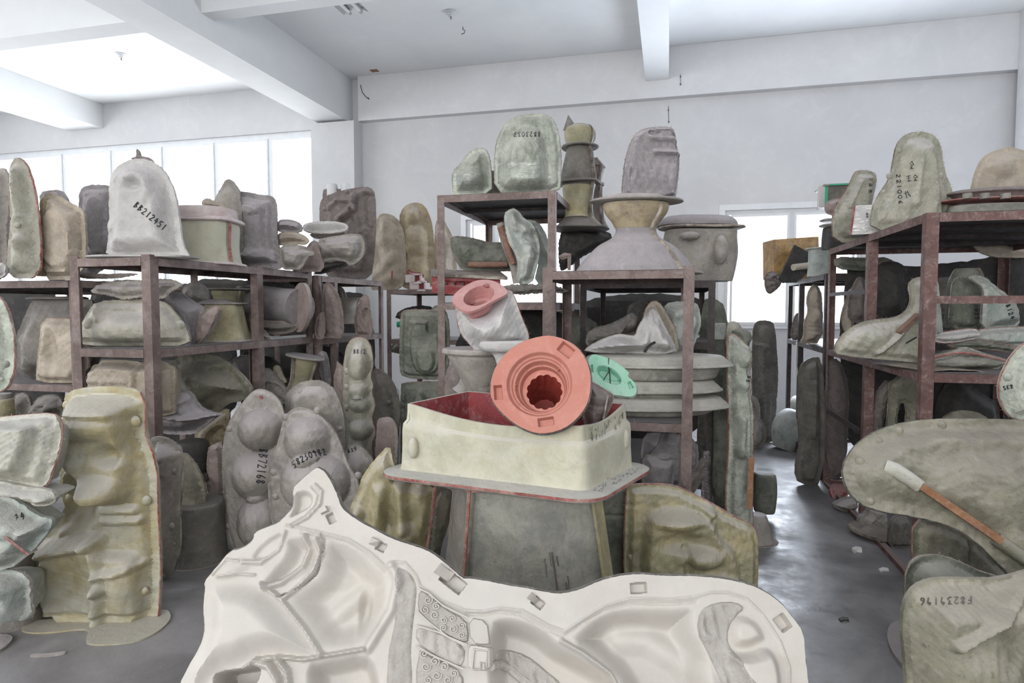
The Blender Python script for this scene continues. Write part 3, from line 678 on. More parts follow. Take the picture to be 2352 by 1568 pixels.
R1 = rack('red brown steel rack on the right side of the aisle', [1.3, 2.6], [3.76, 4.75, 5.86], [2.0, 1.16, .035], pw=.06, mat='metalred')
MB().box(1.36, 2.54, 3.752, 3.758, 1.525, 1.565).part('guard_rail', 'metalred', R1)
MB().box(1.30, 1.306, 4.80, 5.80, 1.60, 1.63).part('guard_rail', 'metaldark', R1); MB().box(1.30, 1.306, 4.80, 5.80, .62, .66).part('guard_rail', 'metaldark', R1)
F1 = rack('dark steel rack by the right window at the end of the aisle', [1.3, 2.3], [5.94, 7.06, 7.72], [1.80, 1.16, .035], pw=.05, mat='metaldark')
# =====================================================================  MOLDS ON THE NEAREST LEFT RACK (top board)
M = 'mold'
G_A = 'molds on top of the left racks'
za = 1.79
r = relief('arched_mold', 'large whitish arched fibreglass mold with handwritten number at near end of the left rack top', M,
  [(240, 586), (250, 545), (250, 470), (250, 420), (262, 386), (300, 364), (340, 364), (376, 388), (402, 440), (412, 505), (418, 560), (436, 588), (430, 596), (340, 596)], 'white', d=3.78, z=za + .012, H=.085, fl=5, bev=40, back=.05,
  feats=[('g', 322, 430, 24, 16, -.045), ('g', 300, 560, 60, 30, .03), ('g', 262, 412, 12, 12, .015), ('g', 255, 520, 14, 20, .02), ('g', 372, 480, 20, 60, .02), ('l', [(308, 412), (330, 404), (350, 416), (358, 440), (350, 462)], 13, .022)], n=46)
text_on(r, 'BB212451', 306, 474, 378, 532, 15, wd=.0028)
mb = MB()
o = lathe('base_flange', 'crumpled white flange plate under the white arched mold', 'base plate', 335, [(588, 100), (591, 118), (595, 116), (597, 110)], 'white', d=3.72, z=za, squash=.5, e=3, wob=.05, ip=1)
relief('cloth_scrap', 'small twisted dark scrap sitting on the tip of the white arched mold', 'scrap', [(300, 366), (306, 360), (312, 359), (313, 342), (318, 343), (322, 358), (340, 360), (350, 366), (351, 375), (346, 379), (330, 371), (315, 367)], 'brown', d=3.80, H=.012, fl=1, bev=6, back=.02, n=26, sm=1, lean=12)
# green drum with lid
DR = lathe('drum_mold', 'pale green short drum mold with red seams next to the white arched mold', M, 474, [(512, 60), (516, 64), (530, 64), (560, 63), (585, 66), (598, 70)], 'cream', x=-3.02, z=za + .002, e=4, squash=.9, wob=.012,
  fl=[(509, 74, 8), (598, 78, 6)], flmat='rose', seams=[(-22, 6), (215, 8)], seammat='seamred')
lathe('round_lid', '', '', 468, [(479, 58), (482, 66), (492, 69), (503, 69)], 'rose', x=-3.02, e=2.4, squash=.9, wob=.01, fl=[(504, 70, 3)], ip=2, root=DR)
relief('mold_offcut', 'small crumpled pale offcut lying on the round pinkish lid', 'offcut', [(462, 470), (466, 458), (478, 454), (492, 462), (508, 466), (520, 482), (500, 480), (470, 478)], 'tan', x=-3.02, H=.03, fl=2, bev=8, n=24, rag=.8)
relief('diamond_mold', 'grey diamond shaped mold poking up behind the square lilac grey mold', M, [(492, 455), (524, 409), (535, 416), (554, 440), (560, 600), (500, 600), (490, 470)], 'grey', x=-3.10, at=(525, 600), z=za, H=.04, fl=3, bev=30, feats=[('r', 522, 412, 505, 480, 14, .02)], n=30, sm=1)
relief('square_mold', 'lilac grey square shouldered mold with raised panel on the left rack top', M,
  [(517, 452), (526, 440), (560, 439), (600, 447), (624, 449), (634, 462), (636, 500), (637, 560), (650, 580), (654, 612), (600, 612), (540, 605), (530, 590), (522, 560), (522, 500)], 'lilac', x=-2.98, z=za, H=.035, fl=10, bev=10,
  feats=[('p', [(536, 458), (612, 464), (614, 500), (612, 560), (630, 590), (625, 604), (545, 598), (536, 560)], .045, 10), ('p', [(545, 470), (605, 475), (604, 500), (546, 494)], .018, 6), ('g', 580, 590, 60, 22, .03)], n=46)
# stack of lumpy half molds
relief('lumpy_mold', 'grey rounded half mold on top of the small stack beside the square lilac mold', M, [(634, 532), (636, 505), (662, 503), (684, 508), (695, 520), (692, 534), (660, 533)], 'lilac', d=4.75, H=.07, fl=2, bev=16, n=24, back=.12)
relief('lumpy_mold', 'yellowish curled half mold in the middle of the small stack beside the square lilac mold', M, [(636, 562), (634, 536), (665, 531), (692, 537), (712, 552), (700, 562), (686, 560), (660, 562)], 'tan', d=4.75, H=.06, fl=3, bev=14, n=26, back=.14, seam='seamgrey')
relief('lumpy_mold', 'dark grey boat shaped half mold, bottom of the small stack by the square mold', M, [(640, 562), (690, 562), (722, 577), (722, 586), (708, 588), (690, 605), (672, 618), (650, 618), (644, 600)], 'grey', d=4.68, z=1.785, H=.07, fl=3, bev=16, n=28, back=.14, seam='seamgrey', feats=[('g', 690, 578, 30, 10, -.03)])
relief('triangular_mold', 'brownish triangular mold piece standing behind the dark boat shaped half mold', M, [(724, 548), (735, 575), (746, 618), (700, 619), (664, 618), (690, 590), (708, 560)], 'brick', d=4.95, z=1.785, H=.03, fl=3, bev=14, n=26, sm=1)
relief('leaf_mold', 'pale oval leaf shaped mold lying flat on the crumpled grey mold', M, [(694, 520), (704, 512), (730, 507), (780, 509), (800, 516), (798, 528), (770, 535), (730, 536), (700, 531)], 'white', d=5.05, H=.06, fl=2, bev=14, n=30, back=.14, seam='seamgrey', lean=25)
relief('leaf_mold', 'dark hollow underside shell right under the pale oval leaf shaped mold', M, [(708, 535), (750, 536), (795, 530), (780, 545), (745, 550), (718, 547)], 'dgrey', d=5.10, H=.04, fl=2, bev=10, n=24, back=.12)
relief('crumpled_mold', 'crumpled grey mold with wavy lower edge in front of the dark brown relief mold', M, [(728, 550), (760, 544), (820, 535), (836, 548), (838, 580), (825, 600), (806, 611), (790, 598), (760, 597), (735, 604), (726, 590)], 'grey', d=5.0, H=.07, fl=3, bev=18, n=40, back=.1, noise=.2, rag=.5, seam='seamgrey', feats=[('g', 745, 560, 10, 12, -.03), ('g', 790, 570, 30, 12, .02)])
relief('crumpled_mold', 'small dark round knobbed piece under the crumpled grey mold', M, [(735, 605), (790, 598), (800, 608), (790, 613), (740, 630), (725, 632), (720, 620)], 'dark', d=5.1, z=1.775, H=.03, fl=2, bev=8, n=24, back=.1)
relief('relief_mold', 'dark brown tall mold with twisting figure relief on the left rack top', M,
  [(733, 470), (742, 452), (780, 438), (830, 428), (852, 430), (862, 445), (864, 520), (860, 590), (852, 634), (800, 630), (745, 622), (740, 560), (734, 510)], 'brown', x=-2.95, z=1.775, H=.03, fl=14, bev=12,
  feats=[('r', 840, 440, 815, 450, 12, .05), ('r', 815, 450, 812, 480, 12, .05), ('r', 812, 480, 780, 505, 14, .06), ('r', 815, 462, 775, 460, 10, .035), ('r', 775, 460, 755, 478, 10, .03), ('g', 850, 443, 10, 10, .03), ('r', 812, 480, 830, 530, 12, .035), ('g', 790, 498, 16, 14, .04), ('g', 845, 532, 16, 22, .03), ('g', 832, 570, 30, 50, .04)], n=60, knobs=[(745, 480, 5), (850, 518, 6), (796, 440, 5)])
relief('brown_panel_mold', 'dark brown square cornered panel mold mostly hidden behind the figure relief mold', M, [(741, 445), (744, 433), (790, 434), (840, 440), (845, 632), (743, 622), (741, 520)], 'brown', x=-3.08, z=1.775, H=.02, fl=6, bev=10, n=26)
for cx in (766, 797):
    o = lathe('glass_jar', 'clear white plastic jar standing behind the dark brown molds, %s' % ('left one of the pair' if cx == 766 else 'right one of the pair'), 'jar', cx, [(422, 8), (424, 11), (435, 12), (470, 12), (624, 12)], 'paint', x=-3.2 if cx == 766 else -3.08, z=1.775, group='pair of pale jars', seg=20)
# far tan figures on the background rack
G_F = 'tan figure molds on the background rack'
FM = relief('figure_mold', 'tan figure mold, left of the two big ones behind the left racks', M, [(858, 600), (862, 510), (872, 492), (886, 489), (910, 498), (928, 530), (932, 570), (934, 620), (925, 664), (870, 664), (850, 662), (856, 630)], 'tan', d=7.15, z=CZ1, H=.05, fl=8, bev=22, seam='seamgrey',
  feats=[('g', 882, 515, 16, 20, .06), ('g', 878, 545, 20, 30, .05), ('r', 905, 590, 870, 625, 18, .04), ('g', 900, 640, 26, 30, .03)], n=44)
MB().tube([FM.surf(901, 622, .004), FM.surf(900, 640, .004)], .008, 5).part('red_tick', 'redink', FM.root, label='red tick mark')
relief('figure_mold', 'amber tan figure mold with rounded head and red seam left of the tall rack', M, [(918, 590), (916, 500), (926, 475), (950, 464), (975, 470), (990, 505), (996, 545), (998, 600), (998, 670), (930, 668), (918, 640)], 'amber', d=7.2, z=CZ1, H=.05, fl=8, bev=20, seam='seamred',
  feats=[('d', 946, 492, 18, 24, .05), ('g', 955, 548, 40, 34, .07), ('r', 932, 572, 985, 578, 16, .035), ('g', 955, 620, 44, 50, .05)], n=48)
relief('figure_mold', 'pale tan draped figure mold seen through the tall middle rack', M, [(998, 560), (1000, 506), (1016, 500), (1032, 530), (1046, 560), (1048, 620), (1052, 672), (996, 672)], 'tan', d=7.4, z=CZ1, H=.05, fl=3, bev=14, seam='seamred', feats=[('r', 1010, 520, 1030, 640, 14, .05), ('r', 1035, 560, 1015, 660, 10, .04)], n=34)
for i, (cx, cy, lab) in enumerate(((952, 640, 'small open pinkish box mold, upper of the two by the goddess mold'), (962, 657, 'small open pinkish box mold, lower of the two by the goddess mold'))):
    e_ = empty('box_mold', P(cx, cy + 8, 6.95), lab, M, 'small pink box molds'); c0 = P(cx, cy, 6.95)
    MB().add(*boxv(c0.x - .10, c0.x + .03, c0.y - .02, c0.y + .3, c0.z - .04, c0.z + .045)).part('body', 'rose', e_)
    MB().box(c0.x + .0, c0.x + .1, c0.y - .05, c0.y - .02, c0.z - .055, c0.z - .035).box(c0.x + .0, c0.x + .1, c0.y - .05, c0.y - .02, c0.z + .035, c0.z + .055).box(c0.x, c0.x + .02, c0.y - .05, c0.y - .02, c0.z - .04, c0.z + .04).box(c0.x + .08, c0.x + .1, c0.y - .05, c0.y - .02, c0.z - .04, c0.z + .04).part('rim', 'rose', e_)
    MB().box(c0.x + .02, c0.x + .08, c0.y - .024, c0.y - .021, c0.z - .035, c0.z + .035).part('inner_face', 'red', e_)
relief('red_rubber_piece', 'small dark red rubber flap with pale cup edge behind the little pink boxes', 'mold piece', [(933, 640), (936, 616), (948, 624), (970, 626), (974, 634), (968, 644), (950, 646)], 'red', d=7.1, H=.03, fl=2, bev=8, n=20)

# =====================================================================  FAR LEFT RACK
zb = 1.69
relief('tall_mold', 'tall pale green two part mold with dark red seam at the far left rack top', M, [(22, 470), (20, 400), (26, 370), (42, 361), (60, 375), (76, 420), (84, 470), (92, 540), (92, 630), (14, 634), (18, 560), (24, 520)], 'sage', d=4.05, z=zb + .002, H=.07, fl=4, bev=30, seam='seamred', seamr=.008,
  feats=[('r', 40, 400, 55, 500, 22, .03), ('g', 60, 480, 22, 44, -.04), ('g', 62, 560, 20, 24, .05), ('g', 40, 520, 14, 30, .03)], n=44, knobs=[(38, 518, 6)])
relief('tall_mold', 'grey rear half of a tall mold cut off by the left photo edge', M, [(-60, 420), (-20, 392), (18, 382), (22, 470), (16, 560), (14, 632), (-60, 632)], 'grey', d=4.2, z=zb, H=.06, fl=3, bev=24, feats=[('g', 0, 500, 30, 80, .03)], n=36)
relief('slab_mold', 'tan grey slab mold with yellow cracked left edge on the far left rack top', M, [(92, 470), (102, 446), (112, 440), (140, 452), (172, 472), (190, 480), (196, 500), (198, 634), (86, 634), (90, 540)], 'tan', d=4.2, z=zb, H=.06, fl=8, bev=10, feats=[('p', [(108, 470), (186, 486), (190, 620), (106, 620)], .03, 10)], n=40, sm=1)
slab('edge_strip', 'yellowed fibre edge strip running down the left side of the tan grey slab mold', 'strip', [P(92, 462, 4.12), P(101, 450, 4.12), P(94, 634, 4.12), P(84, 634, 4.12)], .05, 'amber', nx=3, ny=24)
relief('slab_mold', 'rounded grey cap piece behind the tan grey slab mold on the far left rack', M, [(90, 470), (92, 440), (120, 435), (142, 437), (158, 460), (160, 632), (95, 632)], 'lilac', d=4.4, z=zb, H=.04, fl=2, bev=18, n=26)
relief('arched_mold', 'bluish grey arched mold between the tan grey slab mold and the white arched mold', M, [(180, 470), (182, 440), (196, 425), (240, 423), (262, 430), (266, 500), (266, 595), (190, 630), (178, 560)], 'lilac', d=4.75, z=zb, H=.035, fl=8, bev=12, feats=[('p', [(194, 446), (258, 446), (258, 590), (200, 590)], .025, 10)], n=34)
relief('small_lump_mold', 'small pale lump resting at the left photo edge on the far left rack', M, [(-20, 606), (4, 602), (14, 612), (10, 628), (-20, 632)], 'white', d=3.95, z=zb, H=.04, fl=2, bev=10, n=18)
relief('flat_mold', 'flat leaf shaped dusty plate sticking out under the top board of the nearest left rack', M, [(150, 622), (240, 630), (300, 626), (320, 630), (260, 640), (180, 640)], 'brown', d=4.4, H=.02, fl=2, bev=6, n=30, back=.1)
zc = .985
BD = relief('big_dark_mold', 'large dark grey angular mold on the middle shelf of the far left rack', M, [(72, 690), (90, 682), (150, 683), (230, 690), (230, 860), (150, 880), (110, 892), (60, 880), (36, 850), (34, 780), (50, 740)], 'dgrey', d=4.6, z=zc, H=.1, fl=6, bev=40, feats=[('g', 60, 780, 14, 18, .03), ('g', 72, 850, 22, 22, .05), ('r', 90, 700, 160, 700, 14, .02)], n=44, back=.1)
lathe('flat_lid', '', '', 130, [(681, 60), (684, 68), (687, 66)], 'dgrey', d=4.62, squash=.6, ip=1, root=BD.root)
relief('slab_mold', 'tan concave slab mold with thick top edge standing in front of the large dark mold', M, [(94, 730), (145, 731), (200, 736), (205, 892), (84, 894), (82, 850), (90, 790)], 'tan', d=4.35, z=zc, H=.05, fl=4, bev=14, feats=[('g', 130, 740, 20, 40, .02), ('g', 128, 800, 20, 60, -.04)], n=40, sm=1, seam='seamred')
relief('mint_oval_mold', 'speckled pale mint oval mold with red edge cut by the left border of the photo', M, [(-60, 700), (-20, 672), (4, 686), (20, 720), (32, 780), (32, 850), (18, 890), (-10, 902), (-60, 880)], 'mint', d=3.0, H=.04, fl=12, bev=24, seam='seamred', n=46, knobs=[(10, 836, 8), (2, 870, 5)], lean=10)
# clutter under it
relief('lump_mold', 'dark lumpy mold lying under the far left rack shelf, behind the cream tub mold', M, [(28, 905), (60, 900), (72, 930), (74, 965), (30, 965)], 'dgrey', d=4.3, H=.07, fl=2, bev=20, n=24, noise=.3)
relief('lump_mold', 'dark folded mold with pointed flap under the far left rack shelf', M, [(72, 930), (90, 908), (130, 905), (145, 925), (145, 965), (74, 965)], 'dgrey', d=4.25, H=.07, fl=2, bev=20, n=26, noise=.3, feats=[('g', 130, 935, 20, 12, .05), ('r', 74, 935, 95, 945, 8, .03)])
lathe('small_drum_mold', 'small greenish drum mold at left photo edge above the cream tub mold', M, 0, [(915, 24), (922, 27), (960, 27), (1000, 28)], 'ochre2', d=3.5, e=2.6, fl=[(910, 24, 12)], flmat='grey')
# =====================================================================  NEAREST LEFT RACK, middle shelf
zs = 1.272
relief('flared_mold', 'wide flared mold with dusty rounded belly on the middle shelf of the nearest left rack', M, [(218, 692), (300, 688), (376, 690), (400, 715), (430, 755), (438, 784), (330, 788), (180, 788), (175, 770), (190, 735)], 'sage', d=3.86, z=zs, H=.05, fl=5, bev=16, seam='seamgrey',
  feats=[('g', 305, 760, 110, 50, .09), ('g', 310, 712, 60, 34, -.05), ('r', 225, 700, 240, 730, 12, .03)], n=56, knobs=[(203, 744, 12), (412, 746, 10)])
relief('leaf_mold', 'crumpled leafy grey lid on top of the wide flared mold', M, [(204, 672), (225, 652), (270, 645), (330, 645), (380, 640), (418, 650), (416, 660), (390, 668), (375, 688), (330, 680), (290, 688), (250, 678)], 'grey', d=3.84, H=.05, fl=4, bev=12, n=50, back=.12, rag=.8, noise=.3, seam='seamgrey')
relief('bent_mold', 'lilac grey bent pipe shaped mold between the flared mold and the leaning oval disc', M, [(372, 690), (385, 672), (410, 668), (440, 690), (470, 706), (462, 740), (450, 782), (436, 786), (425, 745), (400, 712)], 'lilac', d=4.1, z=zs, H=.07, fl=2, bev=24, n=36, back=.1)
relief('rounded_mold', 'grey rounded mold behind the lilac bent mold', M, [(420, 700), (415, 665), (430, 650), (450, 646), (470, 655), (480, 675), (478, 700)], 'grey', d=4.4, H=.07, fl=2, bev=20, n=26, feats=[('g', 460, 680, 16, 14, .03)])
relief('oval_disc', 'pinkish grey oval disc leaning against the trapezoid mold on the middle shelf', 'disc', [(492, 702), (500, 704), (500, 712), (488, 740), (476, 765), (460, 783), (445, 785), (440, 770), (448, 742), (465, 715)], 'brick', d=4.08, z=zs, H=.015, fl=3, bev=8, n=36, yaw=-25, seam='seamgrey', feats=[('g', 475, 745, 14, 24, -.012)])
TZ = lathe('trapezoid_mold', 'pale yellow grey trapezoid block mold on the middle shelf of the nearest left rack', M, 515, [(700, 34), (704, 38), (740, 44), (778, 50), (782, 52)], 'ochre2', d=4.42, z=zs, e=6, squash=.7, yaw=0, wob=.01, fl=[(697, 47, 4), (782, 56, 5)], flmat='grey', ip=2)
lathe('boat_lid', '', '', 498, [(687, 22), (690, 30), (695, 42)], 'lilac', d=4.42, e=3, squash=.7, ip=1, root=TZ)
lathe('half_drum_mold', 'yellowish half drum mold with wide grey flange behind the trapezoid block mold', M, 528, [(668, 34), (676, 34), (690, 30), (740, 34), (781, 44)], 'ochre2', d=4.78, z=zs, e=2.4, fl=[(664, 48, 4), (781, 52, 4)], flmat='grey', seams=[(-35, 8)])
lathe('bottle_mold', 'narrow grey waisted mold half hidden by the second post of the nearest left rack', M, 572, [(662, 14), (690, 12), (720, 16), (750, 26), (779, 30)], 'dgrey', d=5.0, z=zs, fl=[(660, 24, 4), (779, 34, 4)], seams=[(-60, 8), (-120, 8)])
# long tube with oval end plate
e_ = empty('long_tube_mold', P(630, 740, 4.75), 'long grey tube mold with oval end plate on the left racks middle shelf', M)
pts = [P(575, 690, 5.05), P(610, 694, 4.95), P(650, 702, 4.85), P(690, 706, 4.75)]
MB().tube(pts, .125, 24, r2=.14).part('tube', 'lilac', e_)
mb = MB(); c = P(692, 706, 4.72); U_ = (RGT * .75 + FWD * -.66).normalized(); n_ = U_.cross(UPZ)
V = []; Fc = []; n = 40
for k in range(n):
    a = 2 * PI * k / n; V.append(c + U_ * (.125 * math.cos(a)) + (UPZ * 1 + U_ * .12) * (.185 * math.sin(a)))
tt = n_ * .014; V = [v + tt for v in V] + [v - tt for v in V]; Fc = [tuple(range(n)), tuple(range(n, 2 * n))[::-1]] + [(k, (k + 1) % n, n + (k + 1) % n, n + k) for k in range(n)]
mb.add(V, Fc).part('end_plate', 'brick', e_, label='pale oval end plate')
mb = MB().tube([P(575, 698, 4.9), P(610, 702, 4.82), P(630, 710, 4.78), P(660, 712, 4.7)], .012, 6).part('seam_flange', 'brown', e_)
relief('boat_mold', 'dark boat shaped half mold with red brown rim lying under the long tube mold', M, [(585, 735), (620, 738), (664, 738), (690, 742), (684, 756), (655, 767), (615, 766), (592, 756)], 'dgrey', d=4.72, z=None, H=.07, fl=3, bev=16, n=34, back=.14, seam='seamred')
relief('thin_plate_mold', 'small dusty flat mold at the foot of the second post on the middle shelf', M, [(590, 768), (600, 750), (625, 766), (622, 770)], 'grey', d=4.62, z=zs, H=.02, fl=2, bev=8, n=18)
relief('curved_plate_mold', 'tall curved grey shield plate leaning behind the third post on the left racks', M, [(742, 760), (738, 700), (742, 655), (752, 645), (770, 665), (784, 700), (788, 757), (765, 759)], 'brick', d=5.2, z=1.255, H=.02, fl=3, bev=14, n=36, yaw=-20, seam='seamgrey')
relief('curved_plate_mold', 'dark narrow shell plate with mauve flap between the oval end plate and the shield plate', M, [(724, 690), (722, 655), (730, 645), (742, 645), (746, 700), (744, 735), (728, 722)], 'lilac', d=5.35, H=.05, fl=2, bev=16, n=30)
relief('small_shell_mold', 'small dusty pinkish shell piece beside the oval end plate', M, [(722, 757), (724, 735), (735, 718), (746, 714), (747, 757)], 'brick', d=5.1, z=1.252, H=.02, fl=2, bev=8, n=18)
lathe('neck_mold', 'grey barrel shaped neck mold at the far end of the left middle shelf', M, 800, [(683, 30), (690, 22), (700, 18), (725, 18), (742, 22)], 'grey', d=5.6, fl=[(742, 26, 3)])
relief('ring_mold', 'standing ring shaped mold with dark oval hole at far left rack end', M, [(818, 758), (812, 735), (818, 700), (832, 678), (842, 676), (847, 690), (848, 715), (854, 735), (855, 756), (838, 752), (828, 757)], 'brick', d=5.5, z=1.255, H=.03, fl=3, bev=10, n=44, yaw=-20, feats=[('p', [(838, 705), (846, 708), (844, 724), (836, 738), (833, 725)], -.04, 4)], seam='seamgrey')
relief('horn_mold', 'dark grey horn shaped mold leaning under the far top beam of the left racks', M, [(772, 660), (785, 655), (800, 690), (796, 705), (782, 690)], 'dgrey', d=5.75, H=.04, fl=2, bev=12, n=24)
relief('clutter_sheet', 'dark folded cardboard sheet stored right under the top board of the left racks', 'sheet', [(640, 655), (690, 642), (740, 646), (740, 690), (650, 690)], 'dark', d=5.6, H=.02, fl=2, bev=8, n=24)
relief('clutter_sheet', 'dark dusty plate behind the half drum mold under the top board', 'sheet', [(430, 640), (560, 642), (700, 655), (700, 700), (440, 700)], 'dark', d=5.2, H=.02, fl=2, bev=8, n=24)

# =====================================================================  NEAREST LEFT RACK, below the shelf
relief('jar_mold', 'tan square shouldered jar mold behind the front post of the nearest left rack', M, [(207, 850), (212, 838), (228, 835), (232, 825), (300, 827), (330, 832), (370, 828), (386, 832), (388, 838), (400, 840), (403, 860), (402, 915), (402, 960), (207, 960)], 'tan', d=3.75, H=.1, fl=4, bev=16, n=56, back=.15, feats=[('r', 328, 835, 328, 960, 10, .03), ('g', 262, 880, 10, 14, .02), ('r', 220, 870, 310, 872, 10, .015)], z=None)
relief('dome_vase_mold', 'large tilted vase shaped mold with mottled belly below the middle shelf of the left rack', M, [(385, 850), (400, 825), (440, 812), (490, 812), (530, 835), (568, 872), (585, 900), (560, 920), (520, 925), (500, 950), (470, 955), (430, 935), (408, 900), (395, 875)], 'olive', d=4.35, H=.16, fl=10, bev=46, n=56, back=.08, seam='seamgrey', feats=[('g', 500, 838, 30, 14, .05), ('r', 540, 850, 578, 898, 14, .02)])
relief('crumpled_box_mold', 'crumpled grey box mold with folded flange under the tan jar mold', M, [(352, 935), (372, 888), (410, 893), (440, 900), (455, 930), (480, 945), (512, 950), (500, 955), (470, 980), (440, 1000), (400, 1000), (352, 990)], 'lilac', d=3.9, H=.1, fl=3, bev=26, n=50, noise=.15, back=.1, rag=.5, feats=[('l', [(352, 948), (400, 950), (440, 957), (508, 950)], 8, .05), ('l', [(356, 922), (390, 918), (405, 928), (430, 920)], 7, .04), ('g', 420, 985, 50, 30, -.05)], sm=1)
relief('flat_mold', 'dusty trapezoid mold piece behind the second post below the middle shelf', M, [(598, 900), (602, 845), (620, 845), (645, 875), (668, 905), (660, 930), (600, 925)], 'grey', d=4.8, H=.04, fl=3, bev=20, n=36, feats=[('p', [(604, 880), (620, 872), (655, 890), (655, 925), (604, 920)], -.02, 6)])
relief('tray_mold', 'small pale L shaped tray piece left of the small drum with plate', M, [(626, 846), (632, 838), (642, 840), (650, 862), (660, 878), (650, 880), (636, 872)], 'tan', d=4.85, H=.02, fl=2, bev=6, n=26, sm=1)
o = lathe('plated_drum_mold', 'small tan drum mold with tilted square plate on top below the left rack shelf', M, 690, [(822, 27), (835, 26), (870, 22), (895, 28)], 'ochre2', d=4.9, e=2.5, fl=[(818, 42, 5), (896, 34, 4)], flmat='grey', seams=[(-120, 9), (-25, 6)], roll=-10)
relief('panel_mold', 'narrow curved grey panel mold right of the small plated drum', M, [(728, 815), (738, 804), (752, 812), (760, 870), (758, 892), (742, 885), (732, 850)], 'lilac', d=5.2, H=.03, fl=2, bev=10, n=28)
relief('panel_mold', 'pinkish slanting panel mold behind the tall finial mold', M, [(766, 822), (800, 855), (800, 1012), (768, 1012)], 'brick', d=5.0, z=.462, H=.02, fl=3, bev=10, n=24, sm=1, seam='seamgrey')
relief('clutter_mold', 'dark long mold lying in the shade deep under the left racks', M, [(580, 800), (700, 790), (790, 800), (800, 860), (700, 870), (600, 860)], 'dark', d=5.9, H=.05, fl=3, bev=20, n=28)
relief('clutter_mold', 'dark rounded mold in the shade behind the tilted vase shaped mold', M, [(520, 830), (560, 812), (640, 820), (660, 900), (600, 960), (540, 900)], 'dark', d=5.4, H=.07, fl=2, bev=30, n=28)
lathe('dark_drum_mold', 'large dark grey drum mold standing on the floor behind the ring shaped mold', M, 456, [(1150, 56), (1160, 60), (1210, 60), (1262, 62), (1284, 66)], 'dgrey', z=0, fl=[(1284, 72, 6)], seg=48)
relief('ochre_ring_mold', 'cream yellow ring shaped mold with oval hole leaning by the gourd shaped mold', M, [(448, 1010), (452, 985), (490, 955), (524, 935), (528, 960), (522, 1000), (520, 1090), (476, 1160), (462, 1090), (452, 1050)], 'amber', d=4.15, H=.05, fl=4, bev=14, n=46, feats=[('p', [(475, 1010), (480, 992), (500, 975), (520, 970), (520, 1040), (490, 1040)], -.06, 10)], seam='seamdark')
relief('block_piece', 'rough pinkish grey block standing in front of the cream yellow ring mold', 'block', [(474, 1030), (490, 1020), (512, 1012), (514, 1155), (490, 1157), (478, 1135)], 'brick', d=3.95, z=.3, H=.03, fl=2, bev=8, n=34, sm=1) if False else relief('block_piece', 'rough pinkish grey block standing in front of the cream yellow ring mold', 'block', [(474, 1030), (490, 1020), (514, 1012), (516, 1155), (490, 1157), (476, 1135)], 'brick', d=3.95, H=.03, fl=2, bev=8, n=34, sm=1, back=.08)
r = relief('ring_mold', 'dark grey crescent ring mold standing between the slender grey mold and the drum', M, [(400, 1285), (396, 1180), (400, 1060), (420, 1036), (445, 1060), (466, 1100), (473, 1140), (465, 1190), (440, 1235), (418, 1262)], 'olive', d=3.68, H=.05, fl=3, bev=14, n=50, seam='seamgrey', feats=[('p', [(405, 1080), (416, 1070), (430, 1105), (428, 1150), (412, 1190), (400, 1180)], -.06, 5)])
relief('slender_mold', 'tall slender dusty grey mold with knobs behind the big figure shaped mold', M, [(340, 1010), (365, 1000), (395, 1012), (420, 1035), (418, 1100), (412, 1180), (414, 1260), (402, 1300), (398, 1316), (365, 1334), (330, 1334)], 'grey', z=0, H=.05, fl=12, bev=20, n=56, seam='seamgrey', feats=[('g', 385, 1060, 24, 50, .04), ('g', 372, 1200, 24, 80, .03), ('r', 365, 1040, 400, 1045, 14, .03)], knobs=[(398, 1082, 7), (392, 1208, 8), (400, 1250, 5)])

# =====================================================================  FLOOR ROW ON THE LEFT
r = relief('figure_shaped_mold', 'very tall yellowish fibreglass mold of a seated figure standing at the front left', M,
  [(146, 930), (150, 905), (175, 892), (240, 886), (300, 890), (324, 900), (334, 930), (335, 1000), (352, 1040), (362, 1090), (364, 1180), (370, 1290), (366, 1400), (358, 1462), (300, 1478), (206, 1484), (198, 1450), (170, 1440), (92, 1448), (80, 1440), (90, 1400), (86, 1370), (92, 1330), (74, 1320), (80, 1290), (88, 1250), (110, 1215), (150, 1180), (138, 1120), (140, 1040), (142, 980)], 'figcream', d=2.99, z=.006, H=.035, fl=14, bev=20, seam='seamred', seamline=[(324, 900), (334, 930), (335, 1000), (352, 1040), (362, 1090), (364, 1180), (370, 1290), (366, 1400), (358, 1460)], n=120, back=.05, rag=.2, noise=.1, kmat='figcream', snap=4,
  feats=[('p', [(170, 925), (230, 915), (300, 918), (322, 950), (326, 1040), (330, 1090), (320, 1150), (255, 1152), (215, 1110), (168, 1060), (172, 1000), (180, 960)], .10, 26),
   ('g', 250, 970, 90, 40, .06), ('r', 180, 930, 310, 935, 24, .05), ('g', 285, 1035, 42, 34, -.07), ('g', 200, 1050, 36, 60, .03), ('g', 262, 1118, 75, 48, .12), ('g', 190, 1165, 50, 70, -.09),
   ('r', 250, 1165, 320, 1165, 16, .035), ('r', 250, 1190, 330, 1190, 14, .03),
   ('p', [(100, 1250), (160, 1222), (240, 1215), (260, 1260), (330, 1250), (345, 1300), (345, 1440), (240, 1450), (110, 1430)], .06, 18),
   ('r', 105, 1256, 240, 1230, 22, .07), ('r', 240, 1230, 262, 1330, 20, .05), ('r', 262, 1330, 240, 1430, 20, .05), ('g', 178, 1330, 80, 100, -.06), ('r', 170, 1085, 178, 1140, 18, .05), ('g', 300, 1330, 40, 90, .05), ('r', 260, 1300, 340, 1285, 14, .03), ('g', 100, 1310, 20, 14, .03), ('g', 160, 1145, 10, 9, .03)],
  knobs=[(308, 968, 12), (334, 1150, 11), (330, 1358, 9), (158, 1142, 8), (152, 930, 9)])
BF = r
